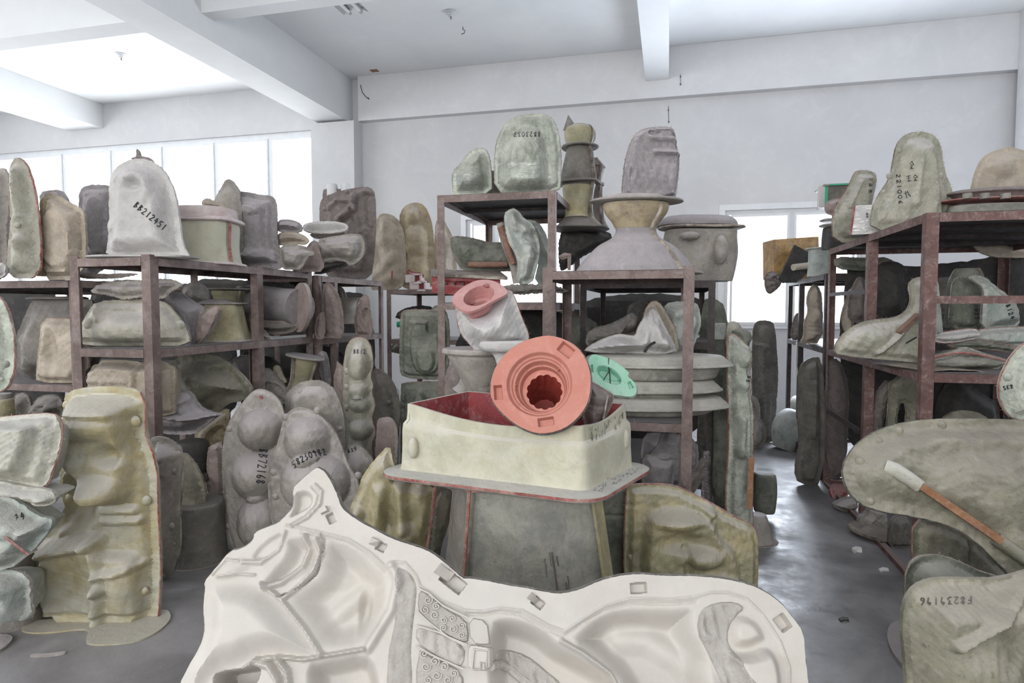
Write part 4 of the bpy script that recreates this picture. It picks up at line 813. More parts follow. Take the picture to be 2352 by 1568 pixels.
# base flanges of the figure mold
zf = 0.0
def floor_plate(name, label, cat, pix, th, mat, z=0.001, group=None, parent=None, sm=2):
    pl = smooth_poly([tuple(G(px, py, z))[:2] for px, py in pix], sm); n = len(pl)
    V = [(a, b, z) for a, b in pl] + [(a, b, z + th) for a, b in pl]
    Fc = [tuple(range(n))[::-1], tuple(range(n, 2 * n))] + [(k, (k + 1) % n, n + (k + 1) % n, n + k) for k in range(n)]
    mb = MB().add(V, Fc)
    return mb.part(name, mat, parent) if parent else mb.top(name, mat, label, cat, group)
floor_plate('base_flange', '', '', [(44, 1446), (70, 1428), (110, 1425), (200, 1420), (300, 1425), (380, 1398), (395, 1415), (385, 1436), (350, 1462), (300, 1480), (200, 1485), (196, 1468), (206, 1452), (190, 1446), (110, 1456), (60, 1456)], .008, 'figcream', parent=BF.root)
floor_plate('plate_piece', 'thin grey plate lying on the floor at the bottom left corner', 'plate', [(-40, 1470), (0, 1460), (28, 1464), (30, 1474), (0, 1500), (-40, 1510)], .012, 'grey')
floor_plate('wood_chip', 'short pale flat stick lying on the floor before the big figure mold', 'stick', [(68, 1505), (120, 1503), (150, 1498), (152, 1502), (125, 1508), (72, 1511)], .008, 'grey')
for i, (px, py, lab) in enumerate(((540, 1296, 'white paper scrap on the floor by the dark drum mold'), (1968, 1265, 'crumpled white scrap on the aisle floor by the right rack'), (1938, 1422, 'small dark scrap in the middle of the aisle floor'), (2030, 1308, 'small pale scrap on the rail foot of the right rack'))):
    floor_plate('floor_scrap', lab, 'scrap', [(px - 12, py), (px - 3, py - 4), (px + 10, py - 2), (px + 12, py + 4), (px, py + 3), (px - 6, py + 6)], .006 if i != 1 else .02, 'label' if i != 2 else 'dark', sm=0)
# pile at the left photo edge
lathe('dark_support_mold', 'shaded grey mold at the bottom of the pile by the left photo edge', M, -20, [(1240, 80), (1280, 96), (1380, 104), (1440, 108)], 'grey', d=2.95, z=0, e=2.6, squash=.6)
relief('tub_mold', 'cream speckled tub mold with red seam topping the left edge pile', M, [(-90, 965), (-20, 960), (60, 952), (120, 948), (138, 962), (141, 1000), (134, 1040), (118, 1085), (104, 1120), (60, 1118), (-90, 1098)], 'creamw', d=2.62, H=.04, fl=6, bev=20, n=70, lean=14, back=.1, seam='seamred',
  feats=[('p', [(-90, 985), (0, 972), (60, 972), (112, 972), (108, 1010), (92, 1060), (70, 1105), (-90, 1085)], .07, 22), ('r', 135, 960, 120, 1060, 10, .012)])
relief('curved_rim_mold', 'pale curved rim shell under the cream speckled tub mold', M, [(-90, 1100), (0, 1104), (60, 1118), (100, 1122), (122, 1130), (130, 1148), (118, 1160), (80, 1164), (40, 1150), (-90, 1130)], 'creamw', d=2.6, H=.05, fl=3, bev=14, n=50, back=.15, feats=[('g', 30, 1150, 70, 20, -.05)])
BL = relief('lump_mold', 'bluish speckled lump mold with red seam in the middle of the left edge pile', M, [(-90, 1160), (-20, 1130), (20, 1140), (60, 1165), (90, 1186), (118, 1190), (120, 1205), (104, 1232), (70, 1270), (20, 1310), (-90, 1320)], 'bluemint', d=2.66, H=.10, fl=6, bev=24, n=64, back=.16, feats=[('r', -60, 1196, 66, 1274, 10, -.05), ('g', 40, 1200, 34, 30, .04), ('g', 98, 1206, 20, 18, .04)], noise=.2)
MB().tube([r_ for r_ in [P(-60, 1190, 2.545), P(0, 1222, 2.55), P(40, 1254, 2.56), P(66, 1274, 2.57)]], .006, 6).part('seam_strip', 'seamred', bpy.data.objects[[o.name for o in COL.objects if o.get('label', '').startswith('bluish speckled lump')][0]])
relief('lump_mold', 'bluish white folded mold with red seam at the bottom of the left edge pile', M, [(-90, 1330), (-20, 1308), (25, 1308), (56, 1318), (70, 1340), (68, 1380), (76, 1408), (66, 1424), (30, 1418), (-20, 1428), (-90, 1440)], 'bluemint', d=2.72, z=None, H=.09, fl=5, bev=24, n=56, back=.14, feats=[('r', -10, 1346, 66, 1412, 12, .05), ('g', 30, 1340, 40, 24, .04)], noise=.15, seam='seamgrey')

r = relief('gourd_mold', 'grey gourd shaped mold with three bulges and a vertical number, second row left of centre', M,
  [(556, 925), (580, 897), (602, 892), (630, 905), (650, 930), (660, 1000), (652, 1100), (650, 1180), (640, 1258), (590, 1275), (540, 1272), (520, 1220), (512, 1140), (509, 1040), (520, 975)], 'grey', z=.002, lean=6, H=.012, fl=3, bev=8, n=96, seam='seamdark', rag=.15, back=.05,
  feats=[('d', 600, 986, 52, 50, .13), ('g', 600, 986, 64, 62, .03), ('d', 592, 1092, 58, 58, .14), ('g', 592, 1092, 72, 70, .03), ('d', 600, 1198, 54, 66, .13), ('g', 600, 1198, 70, 80, .03)], knobs=[(527, 985, 8), (524, 1208, 8)])
text_on(r, 'BB72168', 596, 1030, 588, 1112, 20, wd=.003)
c = r.surf(600, 912, .001); MB().tube([c, c + r.N * .006], .012, 12).part('rubber_plug', 'red', r.root, label='red rubber plug')
r = relief('gourd_mold', 'grey two bulge gourd mold with curved number, right of the three bulge one', M,
  [(640, 1010), (652, 955), (680, 935), (715, 940), (750, 965), (780, 1010), (800, 1070), (826, 1110), (828, 1180), (800, 1235), (740, 1250), (640, 1250), (618, 1180), (614, 1100), (625, 1050)], 'grey', z=None, d=3.66, lean=7, H=.012, fl=3, bev=8, n=96, seam='seamgrey', rag=.15, back=.05,
  feats=[('d', 708, 1012, 55, 56, .10), ('g', 708, 1012, 66, 68, .04), ('d', 726, 1108, 82, 72, .17), ('g', 726, 1108, 96, 86, .03)], knobs=[(656, 958, 8), (728, 943, 8), (628, 1085, 8), (632, 1140, 8), (822, 1092, 8)])
text_on(r, '58230982', 676, 1076, 754, 1044, 15, wd=.003, arc=8)
relief('large_oval_mold', 'large grey oval backed mold standing behind the two bulge gourd mold', M, [(650, 920), (668, 890), (700, 873), (740, 873), (770, 895), (788, 940), (794, 1000), (790, 1060), (800, 1240), (660, 1240)], 'grey', z=None, d=4.0, H=.05, fl=8, bev=24, n=56, back=.06, knobs=[(690, 900, 5), (780, 985, 6)])
r = relief('ball_mold', 'grey ball shaped mold with dashed seam and faint number right of the gourd molds', M, [(770, 1060), (785, 1030), (808, 1020), (838, 1030), (860, 1060), (860, 1110), (845, 1150), (800, 1170), (775, 1120)], 'grey', d=3.95, H=.12, fl=1, bev=44, n=40, back=.1, feats=[('l', [(800, 1022), (818, 1070), (830, 1140)], 4, .01)])
text_on(r, 'B25', 800, 1040, 822, 1032, 7, wd=.0025)
relief('ball_mold', 'small pinkish grey ball mold low behind the white horse mold', M, [(775, 1160), (790, 1150), (808, 1158), (815, 1180), (800, 1200), (775, 1195)], 'brick', d=3.7, H=.06, fl=1, bev=20, n=24, back=.08)
r = relief('finial_mold', 'narrow upright finial shaped mold with stacked bulges and orange edge seam', M, [(788, 860), (790, 820), (800, 784), (820, 774), (842, 778), (854, 800), (858, 840), (850, 862), (858, 885), (852, 900), (862, 925), (858, 945), (852, 960), (862, 985), (862, 1000), (852, 1020), (860, 1070), (860, 1240), (792, 1240), (790, 1100), (788, 960)], 'sage', z=0, d=4.55, H=.04, fl=9, bev=12, n=90, seam='seamred', feats=[('d', 824, 836, 28, 36, .06), ('d', 826, 898, 24, 18, .06), ('d', 828, 925, 26, 20, .06), ('d', 830, 985, 28, 24, .07), ('g', 826, 1040, 24, 30, .05)], knobs=[(798, 852, 8), (796, 888, 7), (798, 936, 8)])
text_on(r, 'BB12', 812, 812, 842, 812, 10, wd=.0022)
relief('dark_disc_mold', 'large dark round edged mold behind the finial shaped mold', M, [(845, 900), (855, 845), (880, 850), (905, 880), (920, 930), (915, 1000), (905, 1060), (900, 1250), (850, 1250)], 'dgrey', z=0, d=4.95, H=.05, fl=7, bev=24, n=50, seam='seamgrey', knobs=[(892, 925, 6)])
relief('small_slab_mold', 'small pinkish grey cut corner slab mold between the finial and ochre torso molds', M, [(862, 970), (878, 956), (905, 962), (915, 990), (912, 1060), (905, 1240), (862, 1240)], 'brick', d=4.4, z=0, H=.02, fl=3, bev=10, n=30, sm=1)

text_on(BL, '44', 38, 1196, 62, 1190, 16, wd=.0022)
# added dark sheets and a jar shape standing in for shade behind the left racks
relief('shade_filler', 'added dark sheet standing in for shade behind the far left rack', 'board', [(-60, 662), (60, 655), (140, 665), (150, 1060), (-60, 1060)], 'dark', d=6.6, z=0, H=.02, fl=2, bev=10, n=30, snap=30)
relief('shade_filler', 'added broad dark sheet standing in for shade behind the nearest left rack', 'board', [(190, 650), (300, 640), (420, 655), (540, 645), (545, 1090), (190, 1090)], 'dark', d=6.8, z=0, H=.02, fl=2, bev=10, n=30, snap=40, noise=.4)
relief('shade_filler', 'added broad dark sheet standing in for shade behind the second left rack', 'board', [(550, 668), (640, 660), (760, 668), (860, 676), (862, 1020), (555, 1020)], 'dark', d=7.0, z=0, H=.02, fl=2, bev=10, n=30, snap=40, noise=.4)
lathe('shade_filler_jar', 'added dark jar shape filling the shade on the lower left shelf behind the slender grey mold', M, 440, [(1010, 24), (1016, 34), (1040, 40), (1090, 44)], 'dark', d=4.0, z=.462, e=2.5)

relief('shade_filler', 'added wide dark sheet standing in for shade far behind the middle racks', 'board', [(1045, 712), (1180, 706), (1300, 712), (1330, 690), (1500, 668), (1640, 690), (1640, 1060), (1045, 1060)], 'dark', d=6.3, z=0, H=.02, fl=2, bev=10, n=36, snap=40, noise=.4)  # added sheet, its dark colour replaces the shade behind the racks
# =====================================================================  TALL MIDDLE RACK
zt = 2.262
r = relief('arched_mold', 'big pale mint arched mold wrapped in film with upside down number, tall rack top', M,
  [(1136, 438), (1136, 350), (1145, 310), (1165, 278), (1195, 264), (1240, 260), (1268, 268), (1282, 300), (1289, 350), (1288, 400), (1286, 440), (1200, 440)], 'mint', d=4.22, z=zt, H=.03, fl=4, bev=12, n=70, seam='seamgrey', back=.08,
  feats=[('p', [(1152, 445), (1148, 400), (1152, 360), (1168, 325), (1195, 296), (1225, 290), (1245, 300), (1258, 340), (1262, 390), (1258, 445)], .10, 26), ('l', [(1180, 310), (1195, 298), (1220, 294), (1236, 302)], 6, .012)])
text_on(r, 'BB23037', 1241, 303, 1178, 303, 11, wd=.002)
def wrap_band(par, pts, w, mat='wrap', name='film_wrap'):
    """a strip of stretch film through surface points of a mold"""
    V = []; n = len(pts); mb = MB()
    for p in pts: V += [p + UPZ * w / 2, p - UPZ * w / 2]
    mb.add(V, [(2 * i, 2 * i + 1, 2 * i + 3, 2 * i + 2) for i in range(n - 1)]); mb.part(name, mat, par, label='crinkled clear film')
wrap_band(r.root, [r.surf(x, 392, .012) for x in range(1140, 1288, 6)], .10)
r = relief('round_mold', 'small speckled mint grey round mold wrapped with clear film, left on the tall rack', M, [(1042, 430), (1038, 405), (1046, 385), (1060, 378), (1072, 355), (1090, 342), (1110, 340), (1122, 352), (1128, 385), (1130, 440), (1050, 442)], 'mint', d=4.3, z=zt, H=.09, fl=3, bev=30, n=46, seam='seamgrey', back=.06, feats=[('r', 1070, 375, 1085, 380, 10, .02), ('g', 1075, 415, 36, 34, .04)])
wrap_band(r.root, [r.surf(x, 412, .012) for x in range(1042, 1130, 6)], .07)
lathe('dark_bucket_mold', 'dark rounded mold wedged between the two film wrapped molds on the tall rack', M, 1137, [(395, 16), (405, 20), (430, 24), (440, 24)], 'dgrey', d=4.5, z=zt)
zt2 = 1.542
relief('film_wrapped_mold', 'dark mottled waisted mold wrapped in film with rusty band, on the tall rack middle shelf', M, [(1036, 570), (1034, 550), (1042, 542), (1070, 544), (1100, 550), (1125, 558), (1160, 556), (1200, 560), (1200, 622), (1120, 622), (1062, 622), (1048, 600)], 'green', d=4.75, H=.08, fl=3, bev=20, n=56, seam='seamred', back=.1, feats=[('g', 1070, 580, 24, 22, .03), ('g', 1120, 575, 24, 18, -.03)])
mb = MB().tube([P(x, 607, 4.62) for x in range(1075, 1170, 10)], .022, 10); mb.part('rusty_band', 'rustwood', bpy.data.objects['film_wrapped_mold'], label='rusty brown band')
slab('rubber_block_mold', 'long red rubber block mold with dusty grey top and small holes, tall rack middle shelf', M, [P(992, 628, 4.45), P(1148, 634, 4.45), P(1150, 688, 4.45), P(992, 672, 4.45)], .25, 'red', bumps=[(.3, .25, .5, .2, .02), (.5, .45, .6, .12, -.02)])
rb = bpy.data.objects['rubber_block_mold']
for x in (1024, 1044, 1063, 1083):
    c = P(x, 651, 4.435); MB().tube([c, c + Vector((0, .02, 0))], .008, 8).part('hole', 'black', rb)
slab('dust_sheet', 'thick dusty grey fibre sheet lying on the long red rubber block mold', 'sheet', [P(990, 618, 4.75), P(1148, 622, 4.75), P(1166, 636, 4.40), P(990, 628, 4.40)], .02, 'seamgrey', bumps=[(.4, .6, .3, .5, .015)])
r = relief('draped_mold', 'pale bluish white folded mold standing inside the tall middle rack', M, [(1158, 490), (1172, 480), (1182, 478), (1196, 490), (1200, 500), (1225, 512), (1240, 560), (1238, 590), (1230, 620), (1222, 650), (1186, 654), (1190, 600), (1180, 575), (1168, 555), (1160, 525)], 'bluemint', d=4.28, H=.08, fl=3, bev=20, n=60, noise=.2, back=.06, seam='seamgrey', feats=[('r', 1212, 545, 1225, 540, 16, -.06), ('r', 1195, 600, 1192, 650, 8, .03), ('g', 1178, 510, 20, 36, .04), ('r', 1205, 550, 1232, 580, 5, .02)])
relief('draped_mold', 'bluish grey rear half of the folded mold, partly behind the rack post', M, [(1205, 502), (1235, 508), (1252, 530), (1262, 560), (1275, 575), (1280, 640), (1275, 655), (1225, 654), (1240, 590)], 'bluemint', d=4.5, H=.05, fl=2, bev=16, n=44, noise=.3, back=.1, feats=[('r', 1235, 520, 1270, 620, 10, .03)])
MB().tube([P(1150, 520, 4.35), P(1160, 545, 4.35), P(1172, 590, 4.33), P(1180, 606, 4.33)], .028, 12, r2=.022).part('inner_pipe', 'rustwood', r.root, label='rusty brown pipe')
MB().tube([P(1150, 512, 4.42), P(1158, 550, 4.42), P(1180, 610, 4.4), P(1188, 650, 4.4)], .03, 12).part('fold', 'grey', r.root)
relief('base_flange_plate', 'thick dark ragged plate under the folded bluish white mold', 'plate', [(1140, 662), (1160, 654), (1200, 652), (1250, 652), (1300, 662), (1310, 672), (1230, 674), (1180, 678)], 'dgrey', d=4.3, H=.03, fl=2, bev=6, n=36, back=.2, rag=.8)
# stacked column molds behind, right of the tall rack (standing on the middle rack end)
e_ = lathe('column_mold', 'dark grey waisted column mold with ochre cap and pointed tip, behind the mint arched mold', M, 1330, [(292, 22), (300, 32), (318, 34), (334, 30), (338, 26), (345, 30), (380, 36), (420, 42), (424, 38), (450, 32), (480, 30), (500, 34), (515, 48), (524, 58)], 'dgrey', d=4.75, fl=[(338, 42, 5), (421, 52, 6), (525, 68, 6)], seams=[(-52, 8)], wob=.04)
lathe('cap', '', '', 1330, [(285, 10), (290, 24), (300, 33), (318, 33), (332, 29), (337, 30)], 'ochre2', d=4.72, root=e_)
mb = MB(); mb.add([P(1293, 300, 4.7), P(1305, 263, 4.7), P(1322, 288, 4.7), P(1318, 300, 4.62), P(1293, 300, 4.8), P(1305, 265, 4.74), P(1322, 288, 4.8)], [(0, 1, 3), (1, 2, 3), (4, 5, 0), (0, 5, 1), (1, 5, 6, 2), (2, 6, 3), (0, 3, 4), (3, 6, 4), (4, 6, 5)]).part('pointed_tip', 'dgrey', e_)
lathe('waist', '', '', 1325, [(428, 34), (440, 33), (470, 29), (490, 27), (500, 30)], 'ochre2', d=4.70, root=e_)
lathe('column_mold', 'narrow dark column mold with small pot top, half behind the taller column mold', M, 1362, [(364, 10), (368, 12), (378, 22), (392, 24), (410, 20), (425, 18), (430, 22), (455, 22), (500, 26), (524, 34)], 'brown', d=5.1, fl=[(383, 27, 4), (424, 26, 5)], wob=.05, seams=[(-60, 5)])
relief('crate_mold', 'dark lumpy boxes and molds stacked behind the tall rack post', M, [(1282, 535), (1310, 524), (1400, 528), (1410, 560), (1350, 580), (1300, 620), (1284, 622)], 'dark', d=4.9, H=.05, fl=2, bev=14, n=40, noise=.4, rag=.7)
relief('bracket_piece', 'small pale T shaped offcut in the dark gap right of the tall rack post', 'offcut', [(1282, 588), (1296, 580), (1312, 582), (1311, 620), (1304, 620), (1304, 592), (1290, 596)], 'brick', d=4.5, H=.01, fl=1, bev=4, n=24, sm=0)

# =====================================================================  MIDDLE RACK TOP
zm = 1.717
sp = lathe('spool_mold', 'large spool shaped mold with ochre neck and dusty flared skirt on the middle rack', M, 1460, [(468, 70), (476, 72), (492, 66), (510, 52), (525, 46), (540, 56), (556, 86), (580, 112), (600, 130), (612, 138)], 'lilac', d=3.85, z=zm, squash=.6, wob=0, fl=[(463, 106, 6), (613, 152, 6)], flmat='grey', seams=[(-52, 10)], seg=56, ip=5)
lathe('neck', '', '', 1460, [(467, 73), (476, 75), (492, 69), (510, 55), (520, 49.5), (525, 46)], 'amber', d=3.85, squash=.62, wob=0, root=sp, seg=56)
lathe('cover_plate', '', '', 1455, [(450, 64), (456, 70), (460, 72)], 'grey', d=3.85, squash=.6, e=3, root=sp, ip=1)
r = relief('slab_mold', 'upright grey slab mold with slanted left side standing on the spool shaped mold', M, [(1428, 462), (1432, 400), (1440, 350), (1456, 312), (1474, 297), (1500, 292), (1540, 290), (1550, 300), (1554, 340), (1560, 356), (1560, 380), (1556, 420), (1550, 462)], 'lilac', d=3.85, z=None, H=.05, fl=2, bev=8, n=60, seam='seamgrey', back=.03, sm=1,
  feats=[('r', 1492, 322, 1555, 326, 10, .025), ('r', 1500, 354, 1560, 356, 8, .025), ('g', 1447, 402, 10, 20, -.03), ('g', 1446, 400, 18, 30, .02), ('g', 1512, 308, 10, 6, -.025), ('p', [(1480, 300), (1550, 296), (1552, 322), (1490, 322)], -.02, 5)])
e_ = lathe('hollow_drum_mold', 'wide grey drum mold with oval side bulges, overhanging the right end of the middle rack', M, 1605, [(530, 78), (540, 80), (570, 82), (620, 80), (646, 74)], 'grey', d=4.5, z=1.692, e=3, squash=.6, fl=[(524, 94, 6)], flmat='seamgrey', wob=.05)
lathe('lid', '', '', 1600, [(496, 40), (500, 74), (512, 88), (520, 90)], 'lilac', d=4.5, e=3, squash=.6, root=e_, ip=2)
for cx, cy, rx, ry in ((1662, 572, 15, 32), (1590, 540, 22, 10)):
    c = P(cx, cy, 4.22); V = []; Fc = []; n = 16
    for i in range(7):
        a = PI / 2 * i / 6
        for k in range(n): b = 2 * PI * k / n; V.append(c + RGT * (rx * .0031 * math.cos(b) * math.cos(a)) + UPZ * (ry * .0031 * math.sin(b) * math.cos(a)) - FWD * (.05 * math.sin(a) - .05))
    Fc = [(i * n + k, i * n + (k + 1) % n, (i + 1) * n + (k + 1) % n, (i + 1) * n + k) for i in range(6) for k in range(n)] + [tuple(range(n)), tuple(6 * n + k for k in range(n))]
    sub('side_bulge', V, Fc, 'grey', e_)
# =====================================================================  MIDDLE RACK SHELF: stack of discs, swan, wrapped bag
G_D = 'stacked disc molds on the middle rack shelf'
for (y0, hw, cx, lab, yb, dd) in ((812, 178, 1505, 'top one of the three wide disc molds stacked on the middle rack', 868, 3.86), (868, 160, 1500, 'middle one of the three wide disc molds stacked on the middle rack', 905, 3.86), (905, 178, 1498, 'bottom one of the three wide disc molds stacked on the middle rack', 946, 3.86)):
    e_ = lathe('disc_mold', lab, M, cx, [(y0, hw * .62), (y0 + 3, hw * .84), (y0 + (10 if yb != 914 else 7), hw * .90), (y0 + 20, hw * .97), (y0 + 26, hw * .97), (y0 + 28, hw * .84), (yb - 6, hw * .78), (yb, hw * .72)], 'discs', d=dd, squash=.52, fl=[(y0 + 24, hw, 7)], flmat='creamw', wob=.008, seg=64, group=G_D, ip=2)
relief('swan_mold', 'dusty white humped mold with tall split peak lying on the stack of disc molds', M, [(1340, 808), (1352, 795), (1385, 778), (1420, 766), (1445, 770), (1460, 772), (1466, 750), (1482, 725), (1494, 702), (1506, 706), (1520, 735), (1535, 765), (1548, 785), (1556, 812), (1450, 812)], 'white', d=3.82, H=.10, fl=3, bev=24, n=60, back=.12, seam='seamgrey', feats=[('g', 1415, 795, 55, 28, .05), ('r', 1500, 712, 1490, 800, 16, -.05), ('g', 1525, 790, 12, 22, .03)])
relief('horn_mold', 'cream tan curved shell mold behind the split peak of the humped mold', M, [(1476, 745), (1482, 712), (1494, 695), (1506, 690), (1520, 700), (1540, 735), (1555, 765), (1560, 812), (1530, 812), (1500, 812), (1480, 780)], 'tan', d=3.98, H=.04, fl=3, bev=16, n=40, seam='seamred')
MB().tube([P(1480, 808, 3.64), P(1487, 798, 3.63), P(1496, 790, 3.64), P(1504, 786, 3.65)], .008, 8).top('black_cable_piece', 'black', 'short black plastic hose piece in front of the humped white mold', 'hose')
relief('bag_wrapped_mold', 'bluish translucent film bag wrapped round a mold at the right of the middle rack shelf', M, [(1520, 760), (1524, 705), (1540, 692), (1590, 692), (1605, 700), (1612, 740), (1600, 780), (1585, 812), (1530, 812)], 'bluemint', d=4.1, H=.06, fl=2, bev=20, n=60, noise=.5, rag=.5)
relief('dark_wing_mold', 'dark grey wing shaped mold lying on the left part of the middle rack shelf', M, [(1344, 790), (1348, 765), (1370, 750), (1400, 745), (1430, 730), (1455, 715), (1475, 725), (1475, 760), (1440, 775), (1400, 790), (1360, 800)], 'dgrey', d=4.12, H=.06, fl=2, bev=20, n=40, back=.08, noise=.3, feats=[('l', [(1420, 765), (1438, 738), (1446, 725)], 6, .02)])
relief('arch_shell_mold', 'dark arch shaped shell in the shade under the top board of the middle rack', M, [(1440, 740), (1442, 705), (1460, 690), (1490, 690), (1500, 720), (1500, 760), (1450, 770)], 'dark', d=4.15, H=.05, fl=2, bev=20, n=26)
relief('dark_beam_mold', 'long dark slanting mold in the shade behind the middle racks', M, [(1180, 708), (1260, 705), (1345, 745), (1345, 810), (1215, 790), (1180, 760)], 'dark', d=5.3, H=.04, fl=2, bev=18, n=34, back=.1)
relief('dusty_board', 'dusty pale upright board seen through the middle rack below its top board', 'board', [(1276, 698), (1335, 700), (1340, 735), (1340, 1076), (1276, 1076)], 'seamgrey', d=5.9, z=0, H=.02, fl=2, bev=5, n=30, sm=0, back=.1)
relief('green_dome_mold', 'dull green domed mold in the shade behind the middle rack', M, [(1300, 735), (1330, 722), (1365, 735), (1380, 760), (1375, 800), (1300, 800)], 'green', d=5.0, H=.08, fl=2, bev=26, n=26)
# under the disc shelf
relief('hollow_mold', 'lilac grey rounded hollow molds in the shade under the disc stack', M, [(1478, 995), (1520, 992), (1560, 995), (1572, 1015), (1572, 1110), (1555, 1118), (1478, 1115), (1470, 1050)], 'lilac', d=3.9, H=.07, fl=2, bev=22, n=44, feats=[('l', [(1530, 995), (1510, 1020), (1490, 1045)], 9, -.05), ('g', 1520, 1045, 30, 10, .03)])
relief('hollow_mold', 'lilac grey lower mold with frayed rim directly under the rounded hollow molds', M, [(1478, 1044), (1510, 1048), (1556, 1056), (1550, 1085), (1545, 1118), (1540, 1200), (1480, 1200), (1475, 1100)], 'lilac', d=3.82, H=.05, fl=2, bev=18, n=36, seam='seamgrey')
relief('cut_corner_mold', 'grey cut corner slab mold behind the right post of the middle rack', M, [(1575, 1000), (1590, 1003), (1605, 1030), (1604, 1075), (1578, 1090)], 'lilac', d=4.2, H=.03, fl=2, bev=10, n=26, sm=1, back=.05)
for i, (a, b, lab) in enumerate((((1580, 1110), (1636, 1032), 'long dusty flat batten leaning in the dark behind the middle rack right post'), ((1582, 1132), (1626, 1072), 'second dusty batten just below the first behind the middle rack right post'))):
    MB().bar(P(a[0], a[1], 4.1), P(b[0], b[1], 4.4), .05, .02).top('batten', 'seamgrey', lab, 'batten')
relief('wavy_mold', 'small dusty wavy edged mold standing in the gap right of the middle rack', M, [(1612, 1040), (1632, 1032), (1635, 1060), (1626, 1075), (1632, 1090), (1625, 1105), (1640, 1145), (1642, 1240), (1612, 1240)], 'lilac', d=4.3, z=0, H=.03, fl=2, bev=8, n=44)
relief('tall_back_mold', 'tall narrow dark grey mold leaning behind the statue shaped mold', M, [(1604, 900), (1612, 690), (1640, 682), (1665, 700), (1674, 760), (1672, 900), (1672, 1240), (1604, 1240)], 'green', d=5.0, z=0, H=.04, fl=6, bev=14, n=50, seam='seamgrey')
lathe('half_pipe_mold', 'tall grey green half pipe mold right of the middle rack', M, 1656, [(938, 21), (950, 22), (1040, 22), (1110, 22), (1126, 20), (1130, 16), (1220, 16)], 'green', d=4.25, z=0, squash=.7)
lathe('roll_mold', 'pale bluish roll lying across the top behind the statue shaped mold', 'roll', 1645, [(742, 17), (745, 19), (770, 19), (782, 17)], 'bluemint', d=4.7, z=1.272, e=3)
relief('wedge_mold', 'grey green square topped mold behind the head of the statue shaped mold', M, [(1682, 762), (1690, 756), (1724, 757), (1728, 775), (1720, 800), (1718, 860), (1716, 1190), (1688, 1190), (1684, 860)], 'green', d=4.45, z=0, H=.04, fl=3, bev=8, n=30, sm=1)
relief('cap_mold', 'tall pale narrow mold whose crumpled top shows by the right window', M, [(1668, 745), (1676, 736), (1698, 736), (1704, 750), (1700, 760), (1698, 1165), (1670, 1165), (1668, 756)], 'creamw', d=4.7, z=0, H=.04, fl=2, bev=8, n=22)
r = relief('statue_mold', 'tall narrow mint statue shaped mold with red seam and wooden stick beside the aisle', M,
  [(1672, 780), (1678, 770), (1690, 768), (1705, 785), (1724, 800), (1728, 830), (1720, 855), (1728, 880), (1722, 905), (1730, 940), (1730, 1000), (1728, 1200), (1734, 1258), (1700, 1262), (1672, 1200), (1668, 1150), (1672, 1080), (1676, 1000), (1673, 900)], 'mint', d=3.95, z=0, H=.04, fl=5, bev=10, n=110, seam='seamred', seamr=.007, back=.05,
  feats=[('d', 1706, 820, 18, 24, .05), ('g', 1704, 880, 20, 30, .04), ('r', 1700, 960, 1696, 1040, 14, .05), ('g', 1692, 1030, 12, 20, .05), ('r', 1715, 900, 1715, 1060, 8, .02), ('g', 1715, 1130, 16, 34, -.03)])
text_on(r, 'BB', 1716, 862, 1712, 880, 8, wd=.0022)
MB().bar(P(1726, 1050, 3.84), P(1722, 1168, 3.80), .032, .022).part('wooden_stick', 'wood', r.root, label='bare orange brown wooden stick')
lathe('base_mold', 'round grey footed mold on the floor at the foot of the statue shaped mold', M, 1738, [(1180, 18), (1190, 22), (1215, 28), (1240, 34), (1252, 38)], 'grey', d=4.02, z=0, fl=[(1254, 48, 6)], flmat='seamgrey', seg=36)
lathe('bowl_mold', 'grey green barrel shaped mold on its side beside the statue shaped mold', M, 1755, [(1086, 18), (1092, 23), (1130, 25), (1170, 22), (1176, 18)], 'green', d=4.45, e=3)
relief('shell_mold', 'small grey half shell mold leaning behind the statue shaped mold', M, [(1712, 905), (1738, 910), (1748, 935), (1742, 1020), (1712, 1020)], 'grey', z=0, H=.02, fl=1, bev=8, n=22)
relief('shell_mold', 'larger grey half shell mold with faint marks by the far aisle floor', M, [(1726, 950), (1740, 955), (1758, 975), (1762, 1000), (1752, 1030), (1715, 1030)], 'grey', z=0, H=.05, fl=2, bev=16, n=26, seam='seamgrey')
relief('long_slab_mold', 'tall dark round shouldered slab mold standing in front of the right window', M, [(1728, 780), (1732, 745), (1742, 735), (1768, 736), (1780, 745), (1784, 790), (1788, 860), (1784, 920), (1780, 1000), (1778, 1018), (1728, 1018)], 'dgrey', d=7.0, H=.04, fl=8, bev=10, n=50, feats=[('r', 1750, 800, 1750, 950, 6, .03), ('r', 1736, 792, 1760, 796, 6, .03)], z=0)
lathe('melon_mold', 'pale ribbed ball mold on the floor at the far end of the aisle', M, 1800, [(938, 12), (942, 24), (958, 36), (975, 40), (995, 38), (1012, 32), (1030, 26)], 'bluemint', z=0, wob=.03, seg=40, roll=-18)
lathe('melon_mold', 'second pale ball mold half hidden behind the standing grey mold at the aisle end', M, 1836, [(908, 8), (914, 18), (930, 24), (950, 22), (970, 18), (1000, 20)], 'bluemint', d=7.95, z=0, wob=.03)

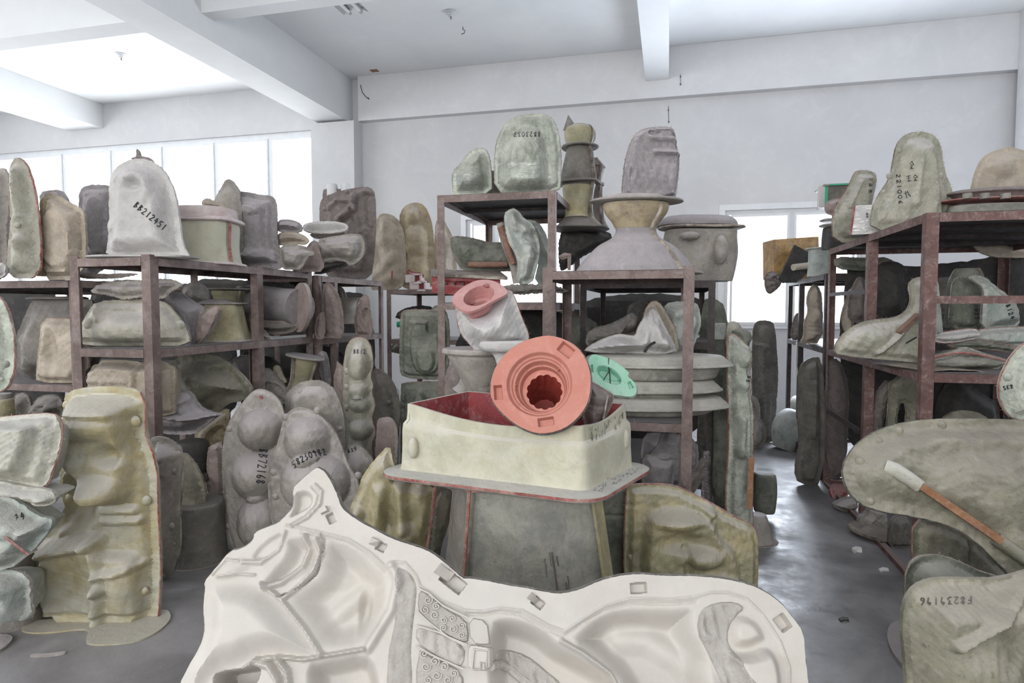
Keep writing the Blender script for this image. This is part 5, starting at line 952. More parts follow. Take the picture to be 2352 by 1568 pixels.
# =====================================================================  GREEN BLOCK MOLDS BEHIND THE MIDDLE
r = relief('block_mold', 'tall dark green square mold with stepped panels behind the tall rack post', M, [(919, 740), (922, 716), (936, 711), (1000, 712), (1022, 716), (1032, 740), (1032, 820), (1026, 868), (990, 872), (925, 866), (918, 850), (918, 790)], 'green', d=4.95, H=.03, fl=5, bev=8, n=60, seam='seamred', back=.1,
  feats=[('p', [(940, 735), (985, 735), (985, 768), (1015, 768), (1015, 860), (945, 860)], .03, 6), ('p', [(955, 798), (1005, 798), (1000, 855), (960, 855)], .03, 8), ('r', 945, 740, 980, 740, 6, .015)])
relief('block_mold', 'lower dark green box mold right under the stepped green mold', M, [(920, 882), (930, 878), (1000, 876), (1030, 880), (1030, 1240), (922, 1240), (920, 1000)], 'green', d=4.98, z=None, H=.04, fl=5, bev=10, n=50, seam='seamred', back=.1, feats=[('p', [(940, 892), (990, 892), (990, 1200), (940, 1200)], .03, 8)])
relief('arched_mold', 'grey green arched mold top showing behind the stepped green mold', M, [(990, 712), (1000, 700), (1018, 704), (1030, 730), (1032, 800), (990, 800)], 'green', d=5.1, H=.02, fl=2, bev=8, n=24, seam='seamgrey')
MB().tube([P(912, 745, 6.6), P(880, 752, 6.6), P(1000, 738, 6.6)][::2], .03, 8).top('teal_pipe', 'teal', 'teal green plastic pipe lying on the background rack shelf', 'pipe') 
relief('white_flap', 'small bright white fibre flap sticking out right of the tall rack post', 'flap', [(1016, 872), (1026, 870), (1040, 878), (1038, 883), (1018, 882)], 'creamw', d=4.6, H=.01, fl=1, bev=3, n=18, back=.08)
relief('bottle', 'white plastic bottle with handle on the floor behind the finial mold', 'bottle', [(888, 1240), (888, 890), (896, 870), (902, 872), (908, 885), (918, 900), (918, 1240)], 'paint', d=5.6, H=.03, fl=1, bev=8, n=40) 
relief('clutter_mold', 'grey long mold lying on the background rack shelf below the teal pipe', M, [(895, 790), (930, 782), (1000, 785), (1000, 810), (900, 815)], 'green', d=7.3, H=.05, fl=2, bev=8, n=24)
relief('clutter_mold', 'dark round mold on the background rack shelf left of the stepped green mold', M, [(905, 735), (915, 712), (960, 700), (1000, 705), (1000, 740)], 'dark', d=7.5, H=.05, fl=2, bev=12, n=24)

# =====================================================================  BELL AND PINK TOPPED MOLD
bl = lathe('bell_mold', 'upside down bell shaped grey mold with wide rim supporting the pink topped mold', M, 1105, [(812, 74), (822, 72), (845, 56), (870, 42), (895, 28), (915, 24), (960, 26), (1060, 40), (1300, 90)], 'grey', d=3.35, z=0, wob=.015, seg=56, fl=[(806, 88, 12)])
lathe('dark_fin_mold', 'small grey domed mold tucked left of the bell shaped mold', M, 1062, [(852, 10), (858, 18), (872, 22), (890, 20), (904, 26)], 'grey', d=3.6, roll=-30)
relief('dark_side_mold', 'dark grey slab mold standing behind the bell shaped mold', M, [(1020, 880), (1030, 830), (1060, 835), (1075, 880), (1085, 1300), (1020, 1300)], 'brown', d=3.7, z=0, H=.03, fl=2, bev=10, n=40)
pk = relief('pink_topped_mold', 'whitish grey jug shaped mold with pink rubber opening leaning on the bell shaped mold', M, [(1044, 690), (1060, 705), (1100, 712), (1150, 680), (1172, 662), (1185, 690), (1200, 735), (1215, 768), (1212, 790), (1180, 812), (1130, 822), (1095, 812), (1080, 790), (1060, 770), (1050, 740)], 'white', d=3.2, H=.16, fl=3, bev=50, n=70, back=.05, seam='seamred', noise=.1, feats=[('g', 1110, 760, 50, 40, .05)])
def ellipse(cx, cy, rx, ry, an=0, n=36, sc=0, ns=14):
    a0 = math.radians(an); o = []
    for k in range(n):
        a = 2 * PI * k / n; q = 1 + sc * abs(math.sin(ns * a / 2)); x = rx * math.cos(a) * q; y = ry * math.sin(a) * q
        o.append((cx + x * math.cos(a0) - y * math.sin(a0), cy + x * math.sin(a0) + y * math.cos(a0)))
    return o
pt_ = relief('pink_rim', '', '', [(1036, 688), (1046, 672), (1062, 660), (1088, 645), (1115, 641), (1140, 646), (1160, 660), (1169, 672), (1150, 682), (1120, 698), (1085, 716), (1062, 714), (1045, 700)], 'pink', d=3.02, H=0, fl=0, lean=52, n=90, back=.0, T=.014, sm=2, noise=0, feats=[('p', ellipse(1100, 679, 37, 21, -20), -.07, 4, 0), ('p', ellipse(1099, 680, 27, 13, -20), -.03, 3, 0)], rag=.1)
pt_.root.parent = pk.root; pt_.root.location = pt_.root.location - pk.root.location
for k_ in ('label', 'category'):
    if k_ in pt_.root: del pt_.root[k_]
pt_.root['label'] = 'pink rubber opening'
for i, (cx, cy, R) in enumerate(((1118, 662, 8), (1083, 697, 9))):
    c = pt_.surf(cx, cy, .008); mb = MB()
    for k in range(3): mb.tube([c + pt_.U * (.016 * math.cos(a / 3 + k * 2) * (a / 18)) + pt_.Vv * (.016 * math.sin(a / 3 + k * 2) * (a / 18)) for a in range(2, 18)], .004, 5)
    mb.part('scroll_ornament', 'red', pk.root)
dish = lathe('dish_mold', 'shallow white dusty dish mold under the pink topped mold, left of the orange mold', M, 1172, [(782, 62), (786, 70), (796, 72), (805, 64), (815, 40), (850, 28), (880, 22)], 'white', d=3.08, squash=.5, wob=.02, seg=48)

# =====================================================================  CREAM CORNER BOX AND WHAT LIES IN IT
def ring_pts(corn, rad, off, n=10):
    """rounded quad footprint, offset outward"""
    c = [Vector((p.x, p.y)) for p in corn]; N_ = len(c); out = []; ctr = sum(c, Vector((0, 0))) / N_
    for i in range(N_):
        a, b, d_ = c[i - 1], c[i], c[(i + 1) % N_]; u = (a - b).normalized(); v = (d_ - b).normalized()
        p0 = b + u * rad; p1 = b + v * rad
        for k in range(n + 1):
            t = k / n; p = p0 * (1 - t) ** 2 + b * 2 * t * (1 - t) + p1 * t * t; out.append((p, i + (t - .5) * .02))
        for k in range(1, 12): out.append((p1.lerp(d_ - v * rad if False else d_ + (b - d_).normalized() * rad, k / 12), i + k / 12))
    res = []; L = len(out)
    for k in range(L):
        a = out[k - 1][0]; b = out[(k + 1) % L][0]; t = (b - a).normalized(); nrm = Vector((t.y, -t.x))
        if nrm.dot(out[k][0] - ctr) < 0: nrm = -nrm
        res.append((out[k][0] + nrm * off, out[k][1]))
    return res
cc = [P(912, 1085, 2.66), P(1345, 1132, 2.33), P(1458, 1065, 2.74)]; cc.append(cc[0] + cc[2] - cc[1])
zb0 = .815
e_ = empty('cream_box_mold', (sum(p.x for p in cc) / 4, sum(p.y for p in cc) / 4, zb0 - .02), 'cream yellow rectangular fibreglass box mold with red lined rim, resting on the trapezoid mold', M)
ztop = [1.095, 1.055, 1.085, 1.10]
def sweep(prof, name, mat, par, corn, ztop_, rnd, closed_prof=False, sag=0):
    rings = []
    for off, f in prof:
        rp = ring_pts(corn, rnd, off); row = []
        for (p, i) in rp:
            k = int(max(0, i)) % 4; t = min(1, max(0, i - int(max(0, i)))); zt_ = ztop_[k] * (1 - t) + ztop_[(k + 1) % 4] * t
            sg = sag * math.sin(PI * t) if k == 0 else (sag * .6 * math.sin(PI * t) if k == 1 else 0)
            z0_ = zb0 if f >= 0 else zb0 + f; row.append(Vector((p.x, p.y, z0_ + max(0, f) * (zt_ - sg * max(0, f) - z0_))))
        rings.append(row)
    n = len(rings[0]); V = [v for r_ in rings for v in r_]
    Fc = [(i * n + k, i * n + (k + 1) % n, (i + 1) * n + (k + 1) % n, (i + 1) * n + k) for i in range(len(rings) - 1) for k in range(n)]
    if closed_prof: Fc += [((len(rings) - 1) * n + k, (len(rings) - 1) * n + (k + 1) % n, (k + 1) % n, k) for k in range(n)]
    return sub(name, V, Fc, mat, par)
sweep([(.006, 0), (.0, .06), (-.004, .3), (-.005, .6), (-.009, .70), (-.024, .76), (-.027, .86), (-.028, 1.0), (-.034, 1.006), (-.042, 1.0)], 'outer_wall', 'cream', e_, cc, ztop, .05, sag=.04)
sweep([(-.042, 1.0), (-.044, .8), (-.046, .5), (-.05, .04), (-.3, .03)], 'inner_lining', 'red', e_, cc, ztop, .04, sag=.04)
sweep([(-.02, .02), (.06, -.004), (.075, -.008), (.075, -.016), (-.02, -.012)], 'flange', 'creamw', e_, cc, ztop, .05, True)
sweep([(.05, -.012), (.0765, -.010), (.0765, -.021), (.05, -.022)], 'parting_seam', 'seamred', e_, cc, ztop, .05, True)
sweep([(-.02, -.02), (.06, -.022), (.072, -.026), (.06, -.032), (-.02, -.03)], 'lower_flange', 'creamw', e_, cc, ztop, .05, True)
for px, py, d_ in ((940, 950, 2.60), (1455, 960, 2.66)):
    c = P(px, py, d_); mb = MB(); mb.tube([c, c + Vector((.01, -.02, -.02)), c + Vector((.0, -.03, -.035))], .0012, 4); mb.part('frayed_wire', 'wire', e_)
for px, py in ((948, 1030), (1436, 1010)):
    dd = 2.605 if px < 1000 else 2.66
    c = P(px, py, dd); V = []; n = 14
    for i in range(6):
        a = PI / 2 * i / 5
        for k in range(n): b = 2 * PI * k / n; V.append(c + RGT * (.022 * math.cos(b) * math.cos(a)) + UPZ * (.045 * math.sin(b) * math.cos(a)) - FWD * (.025 * math.sin(a) - .012))
    sub('registration_bulge', V, [(i * n + k, i * n + (k + 1) % n, (i + 1) * n + (k + 1) % n, (i + 1) * n + k) for i in range(5) for k in range(n)] + [tuple(5 * n + k for k in range(n))], 'cream', e_)
# bolts on the flange underside
for px in (925, 990, 1120, 1200):
    c = P(px, 1088 + (px - 925) * .115, 2.62 - (px - 925) * .0007); 
MBk = None
rn = random.Random(11); mb = MB(); fa, fb = cc[1], cc[2]; sd_ = (fb - fa).normalized(); on_ = Vector((sd_.y, -sd_.x, 0)).normalized()
for _ in range(34):
    u = rn.uniform(.12, .8); zz = rn.uniform(.98, 1.045) + .02 * u; L_ = rn.uniform(.006, .035); b0 = fa.lerp(fb, u) + on_ * -.0; k = -.022
    p0 = Vector((b0.x, b0.y, zz)) + on_ * (k + .005); mb.tube([p0, p0 + Vector((rn.uniform(-.003, .003), 0, -L_))], .0012, 4)
mb.part('drip_marks', 'seamdark', e_, label='black drip marks')
mb = MB()
for _ in range(60):
    u = rn.uniform(.05, .9); b0 = fa.lerp(fb, u) + on_ * rn.uniform(.012, .055); p0 = Vector((b0.x, b0.y, zb0 + .0015)); mb.tube([p0, p0 + sd_ * .004 + Vector((0, 0, .0015))], .0013, 4)
mb.part('flange_specks', 'seamdark', e_, label='small black specks')
# orange rubber mold
ol = [(1126, 905), (1128, 870), (1140, 838), (1165, 806), (1200, 783), (1240, 772), (1265, 770), (1295, 778), (1325, 795), (1345, 822), (1356, 855), (1357, 890), (1350, 925), (1335, 950), (1310, 975), (1280, 990), (1245, 996), (1215, 990), (1180, 972), (1150, 945), (1134, 925)]
notch = lambda cx, cy, a, w=18, h=13: [(cx + sx * w * math.cos(a) - sy * h * math.sin(a), cy + sx * w * math.sin(a) + sy * h * math.cos(a)) for sx, sy in ((-1, -1), (1, -1), (1, 1), (-1, 1))]
om = relief('orange_rubber_mold', 'round orange rubber mold with stepped scalloped hollow, leaning on the cream box mold', M, ol, 'orange', d=2.33, at=(1245, 996), lean=22, yaw=-12, H=0, fl=0, T=.035, back=.0, n=150, rag=.08, noise=0,
  feats=[('p', ellipse(1239, 882, 77, 74, -25, 60), -.020, 7, 0), ('p', ellipse(1239, 882, 67, 65, -25, 60), -.008, 3, 0), ('p', ellipse(1240, 883, 61, 60, -25, 60), -.028, 6, 0), ('p', ellipse(1241, 885, 53, 53, 0, 60), -.03, 4, 0),
   ('p', notch(1300, 803, math.radians(38)), -.022, 3.5, 0), ('p', notch(1144, 901, math.radians(86), 17, 10), -.022, 3.5, 0), ('p', notch(1254, 968, math.radians(-8), 19, 10), -.022, 3.5, 0)], seam='seamdark', seamr=.006)
# cup wall of the hollow and its scalloped throat
def throat(rl, cx, cy, r0, depth, mat, name, sc=.09, ns=13, taper=.8, offs=(0, 0)):
    n = 108; V = []; mb = MB(); a0 = rl.surf(cx, cy, 0)
    hz = rl.A + rl.U * rl.uv(cx, cy)[0] + rl.Vv * rl.uv(cx, cy)[1] - rl.N * .0855
    rows = 8
    for i in range(rows):
        f = i / (rows - 1)
        for k in range(n):
            a = 2 * PI * k / n; q = 1 + sc * (abs(math.cos(ns * a / 2)) - .5) * (1 - .4 * f); R = r0 * q * (1 - (1 - taper) * f)
            V.append(hz + rl.U * (R * math.cos(a) + offs[0] * f) + rl.Vv * (R * math.sin(a) + offs[1] * f) - rl.N * (depth * f))
    Fc = [(i * n + k, i * n + (k + 1) % n, (i + 1) * n + (k + 1) % n, (i + 1) * n + k) for i in range(rows - 1) for k in range(n)] + [tuple((rows - 1) * n + k for k in range(n))]
    V2 = []
    for (R, h) in ((None, .0), (r0 * 1.55, .0), (r0 * 1.6, -.05), (r0 * 1.3, -depth - .02)):
        for k in range(n):
            a = 2 * PI * k / n
            RR = r0 * (1 + sc * (abs(math.cos(ns * a / 2)) - .5)) if R is None else R
            V2.append(hz + rl.U * (RR * math.cos(a)) + rl.Vv * (RR * math.sin(a)) + rl.N * (.001 + h))
    return V, Fc, V2, n
# the relief floor is opened: faces inside the throat are removed from the sheet
def punch(rl, cx, cy, rpx):
    c = np.array(rl.uv(cx, cy)); R = rpx * rl.s
    for ch in list(rl.root.children) or [rl.root]:
        if ch.name.startswith(('shell', 'flange')):
            bm = bmesh.new(); bm.from_mesh(ch.data); off = root_loc(ch)
            dele = []
            for f in bm.faces:
                p = f.calc_center_median() + off - rl.A; q = (p.dot(rl.U) - c[0], p.dot(rl.Vv) - c[1])
                if math.hypot(*q) < R: dele.append(f)
            bmesh.ops.delete(bm, geom=dele, context='FACES'); bm.to_mesh(ch.data); bm.free()
punch(om, 1243, 887, 47)
V, Fc, V2, n = throat(om, 1243, 887, 43 * om.s, .22, 'rubberin', 'throat', offs=(-.03, -.03), taper=.75)
sub('scalloped_hollow', V, Fc, 'rubberin', om.root, label='deep scalloped hollow in the centre')
sub('hollow_lip', V2, [(i * n + k, i * n + (k + 1) % n, (i + 1) * n + (k + 1) % n, (i + 1) * n + k) for i in range(3) for k in range(n)], 'orange', om.root)
# grey brown outside cone of the orange mold
n = 40; V = []; base_c = om.A + om.U * om.uv(1243, 884)[0] + om.Vv * om.uv(1243, 884)[1]
for (R, h) in ((.178, -.036), (.165, -.05), (.15, -.07), (.125, -.18), (.09, -.34), (.06, -.345)):
    for k in range(n): a = 2 * PI * k / n; V.append(base_c + om.U * (R * math.cos(a)) + om.Vv * (R * math.sin(a) + h * -.1) + om.N * h)
sub('outer_cone', V, [(i * n + k, i * n + (k + 1) % n, (i + 1) * n + (k + 1) % n, (i + 1) * n + k) for i in range(5) for k in range(n)] + [tuple(5 * n + k for k in range(n))], 'grey', om.root)
for (x0, y0, x1, y1) in ((1245, 838, 1243, 845), (1285, 846, 1281, 853), (1207, 850, 1211, 858), (1184, 884, 1190, 888)):
    MB().tube([om.surf(x0, y0, .003), om.surf(x1, y1, .003)], .0025, 5).part('mould_rib', 'orange', om.root)
# mint green rubber mold
gm = relief('green_rubber_mold', 'mint green rubber faced mold with oval cavity beside the orange rubber mold', M, [(1352, 822), (1362, 812), (1385, 818), (1410, 828), (1430, 842), (1446, 856), (1440, 864), (1455, 874), (1463, 890), (1461, 905), (1450, 912), (1425, 908), (1400, 906), (1378, 892), (1360, 876), (1350, 850)], 'jade', d=2.72, at=(1400, 906), lean=30, yaw=-14, H=0, fl=0, T=.03, back=.0, n=100, rag=.5, noise=0, seam='seamgrey', seamr=.004,
  feats=[('p', ellipse(1399, 861, 33, 17, 32, 40), -.035, 7, 0), ('p', [(1440, 878), (1448, 874), (1456, 890), (1446, 894)], -.015, 3, 0), ('p', [(1356, 838), (1362, 836), (1364, 856), (1357, 854)], -.015, 3, 0)])
mb = MB().tube([gm.surf(1398, 822, .002), gm.surf(1398, 845, .004), gm.surf(1401, 862, .004), gm.surf(1403, 905, .002)], .0022, 5).tube([gm.surf(1402, 848, .004), gm.surf(1386, 874, .004)], .0022, 5); mb.part('split_line', 'black', gm.root)
MB().tube([gm.surf(1399 + 26 * math.cos(a / 8), 861 + 11 * math.sin(a / 8) + 8 * math.cos(a / 8), -.002) for a in range(0, 50, 2)], .003, 5).part('cavity_ornament', 'jadedeep', gm.root)
g2 = relief('brown_back', '', '', [(1350, 872), (1372, 884), (1395, 898), (1412, 908), (1400, 940), (1385, 975), (1378, 992), (1350, 990), (1335, 950), (1345, 915)], 'brown', d=2.66, H=.05, fl=2, bev=20, n=40, back=.06, seam='seamgrey', noise=.2)
g2.root.parent = gm.root; g2.root.location = g2.root.location - gm.root.location
pass
MB().tube([P(1396, 908, 2.6), P(1390, 940, 2.58), P(1385, 965, 2.6), P(1376, 990, 2.62)], .004, 6).part('fibre_edge', 'seamgrey', gm.root)

# trapezoid mold under the cream box
ct = [P(1082, 1148, 2.50), P(1372, 1158, 2.50), P(1372, 1130, 2.86)]; 
e_ = empty('trapezoid_mold', (P(1220, 1300, 2.6).x, P(1220, 1300, 2.6).y, 0), 'grey trapezoid mold with red corner seam standing under the cream box mold', M)
top = [P(1086, 1146, 2.48), P(1362, 1166, 2.50), P(1345, 1120, 2.95), P(1045, 1120, 2.80)]; zt_ = .775
for p_ in top: p_.z = zt_
ctr = sum(top, Vector()) / 4; botm = []
for i, p_ in enumerate(top):
    q_ = Vector((p_.x, p_.y, 0)) + Vector((p_.x - ctr.x, p_.y - ctr.y, 0)) * (.42 if i in (1, 2) else .25); botm.append(q_)
def quadpanel(name, a, b, mat, par, bul=.03, **k): slab(name, '', '', [top[a], top[b], botm[b], botm[a]], .012, mat, parent=par, nx=20, ny=20, bumps=[(.5, .5, .6, .7, bul)], **k)
quadpanel('front_panel', 0, 1, 'trap', e_, .05); quadpanel('side_panel', 1, 2, 'olive', e_); quadpanel('rear_panel', 2, 3, 'grey', e_, 0)
slab('left_panel', '', '', [top[3], top[0], botm[0], botm[3]], .012, 'grey', parent=e_, nx=12, ny=16, bumps=[(.5, .5, .5, .6, -.02)])
slab('top_panel', '', '', [top[3], top[2], top[1], top[0]], .012, 'grey', parent=e_, nx=4, ny=4)
MB().bar(top[0] + Vector((-.004, -.012, 0)), botm[0] + Vector((-.004, -.012, .002)), .03, .012).part('corner_flange', 'olive', e_)
MB().bar(top[0] + Vector((-.004, -.02, 0)), botm[0] + Vector((-.004, -.02, .004)), .012, .01).part('parting_seam', 'seamred', e_, label='red corner seam')
MB().bar(top[1] + Vector((.01, -.012, 0)), botm[1] + Vector((.01, -.012, .002)), .07, .012).part('corner_flange', 'ochre', e_)
MB().bar(top[3] + Vector((0, 0, .01)), top[0] + Vector((0, -.015, .008)), .05, .012).bar(top[0] + Vector((0, -.015, .01)), top[1] + Vector((0, -.015, .008)), .05, .012).part('top_flange', 'seamred', e_)
rn = random.Random(4)
def onfront(u, v, off=.012):
    a = top[0].lerp(top[1], u); b = botm[0].lerp(botm[1], u); p = a.lerp(b, v); nn = (top[1] - top[0]).cross(botm[0] - top[0]).normalized()
    if nn.dot(CAM - p) < 0: nn = -nn
    q = ((u - .5) / .6) ** 2 + ((v - .5) / .7) ** 2
    return p + nn * (.05 * max(0, 1 - q) ** 2 + .002)
for (u, v0, v1, wd) in ((.62, .30, .62, .004), (.60, .3, .37, .002), (.70, .45, .62, .003), (.56, .33, .42, .003), (.65, .32, .37, .003), (.72, .42, .52, .002), (.58, .48, .5, .005), (.66, .52, .56, .002), (.83, .40, .44, .001)):
    MB().tube([onfront(u + (v - v0) * .12 + rn.uniform(-.004, .004), v) for v in np.linspace(v0, v1, 8)], wd, 5).part('paint_drip', 'brown', e_, label='dark brown drip')
for i, (x0, y0, x1, y1) in enumerate(((1034, 1190, 1028, 1230), (1040, 1195, 1036, 1225), (1030, 1225, 1026, 1255))):
    MB().tube([P(x0, y0, 2.62), P(x1, y1, 2.62)], .0015, 4).part('scratch', 'brown', e_)

# side molds in the middle row
relief('ochre_torso_mold', 'ochre green torso shaped fibreglass mold leaning left of the trapezoid mold', M, [(806, 1190), (804, 1165), (825, 1120), (830, 1095), (860, 1055), (893, 1020), (905, 1060), (925, 1105), (1000, 1112), (996, 1160), (984, 1240), (975, 1300), (970, 1420), (810, 1420), (800, 1260)], 'ochre', d=2.78, H=.05, fl=4, bev=16, n=90, seam='seamred', seamline=[(1000, 1112), (996, 1160), (984, 1240), (975, 1300)], back=.05, seamr=.006,
  feats=[('g', 905, 1075, 60, 40, .03), ('r', 880, 1120, 862, 1250, 26, .04), ('r', 925, 1110, 930, 1200, 22, .05), ('g', 825, 1172, 22, 24, .05), ('g', 935, 1220, 40, 40, .05), ('g', 965, 1120, 20, 40, .03), ('g', 895, 1180, 18, 60, -.03)])
relief('ochre_torso_mold', 'narrow olive rear half showing between the ochre torso mold and the trapezoid mold', M, [(996, 1115), (1045, 1130), (1040, 1180), (1010, 1260), (990, 1420), (975, 1420), (985, 1240)], 'olive', d=2.95, H=.03, fl=2, bev=12, n=50)
relief('grey_slab_mold', 'plain dark sage slab mold between the trapezoid mold and the yellow seated mold', M, [(1365, 1125), (1450, 1100), (1455, 1180), (1452, 1450), (1365, 1450)], 'green', d=3.05, z=None, H=.02, fl=3, bev=10, n=50, sm=1, feats=[('r', 1370, 1180, 1450, 1182, 4, -.012)])
relief('yellow_mold', 'olive yellow mold with rounded bulges and dark red edge seam, right of the trapezoid mold', M, [(1438, 1130), (1448, 1114), (1500, 1112), (1550, 1116), (1590, 1134), (1640, 1160), (1690, 1190), (1730, 1205), (1742, 1240), (1740, 1340), (1736, 1460), (1436, 1460), (1434, 1280)], 'ochre2', d=2.95, H=.03, fl=5, bev=14, n=110, seam='seamred', back=.05, seamr=.006,
  feats=[('p', [(1475, 1180), (1500, 1165), (1590, 1162), (1640, 1185), (1645, 1215), (1690, 1260), (1700, 1340), (1600, 1345), (1480, 1460), (1462, 1460), (1466, 1240)], .07, 20), ('g', 1545, 1182, 70, 30, .07), ('g', 1626, 1172, 22, 22, .05), ('g', 1600, 1265, 60, 30, .06), ('g', 1560, 1232, 80, 30, -.05), ('r', 1565, 1250, 1570, 1300, 14, -.03), ('g', 1630, 1330, 90, 40, .04)], knobs=[(1449, 1280, 7), (1600, 1180, 4)])
# =====================================================================  WHITE PLASTER HORSE MOLD IN FRONT
ho = [(732, 1074), (722, 1076), (690, 1103), (672, 1122), (675, 1150), (671, 1168), (655, 1185), (638, 1202), (608, 1212), (584, 1222), (583, 1240), (556, 1260), (528, 1264), (498, 1302), (468, 1336), (472, 1350), (466, 1392), (470, 1430), (470, 1450), (462, 1480), (436, 1524), (410, 1575), (380, 1700), (360, 1900), (380, 2150), (480, 2390), (1800, 2390), (1880, 2200), (1885, 1900), (1868, 1700), (1857, 1568), (1849, 1503), (1846, 1452), (1820, 1416), (1794, 1384), (1760, 1360), (1729, 1344), (1664, 1328), (1590, 1322), (1520, 1322), (1466, 1317), (1420, 1322), (1375, 1334), (1345, 1348), (1317, 1358), (1281, 1364), (1230, 1354), (1169, 1344), (1120, 1334), (1076, 1327), (1064, 1330), (1030, 1298), (985, 1264), (940, 1250), (893, 1234), (862, 1216), (835, 1203), (806, 1184), (784, 1166), (776, 1140), (762, 1108), (745, 1082)]
nt_ = lambda cx, cy, a, w, h: notch(cx, cy, math.radians(a), w, h)
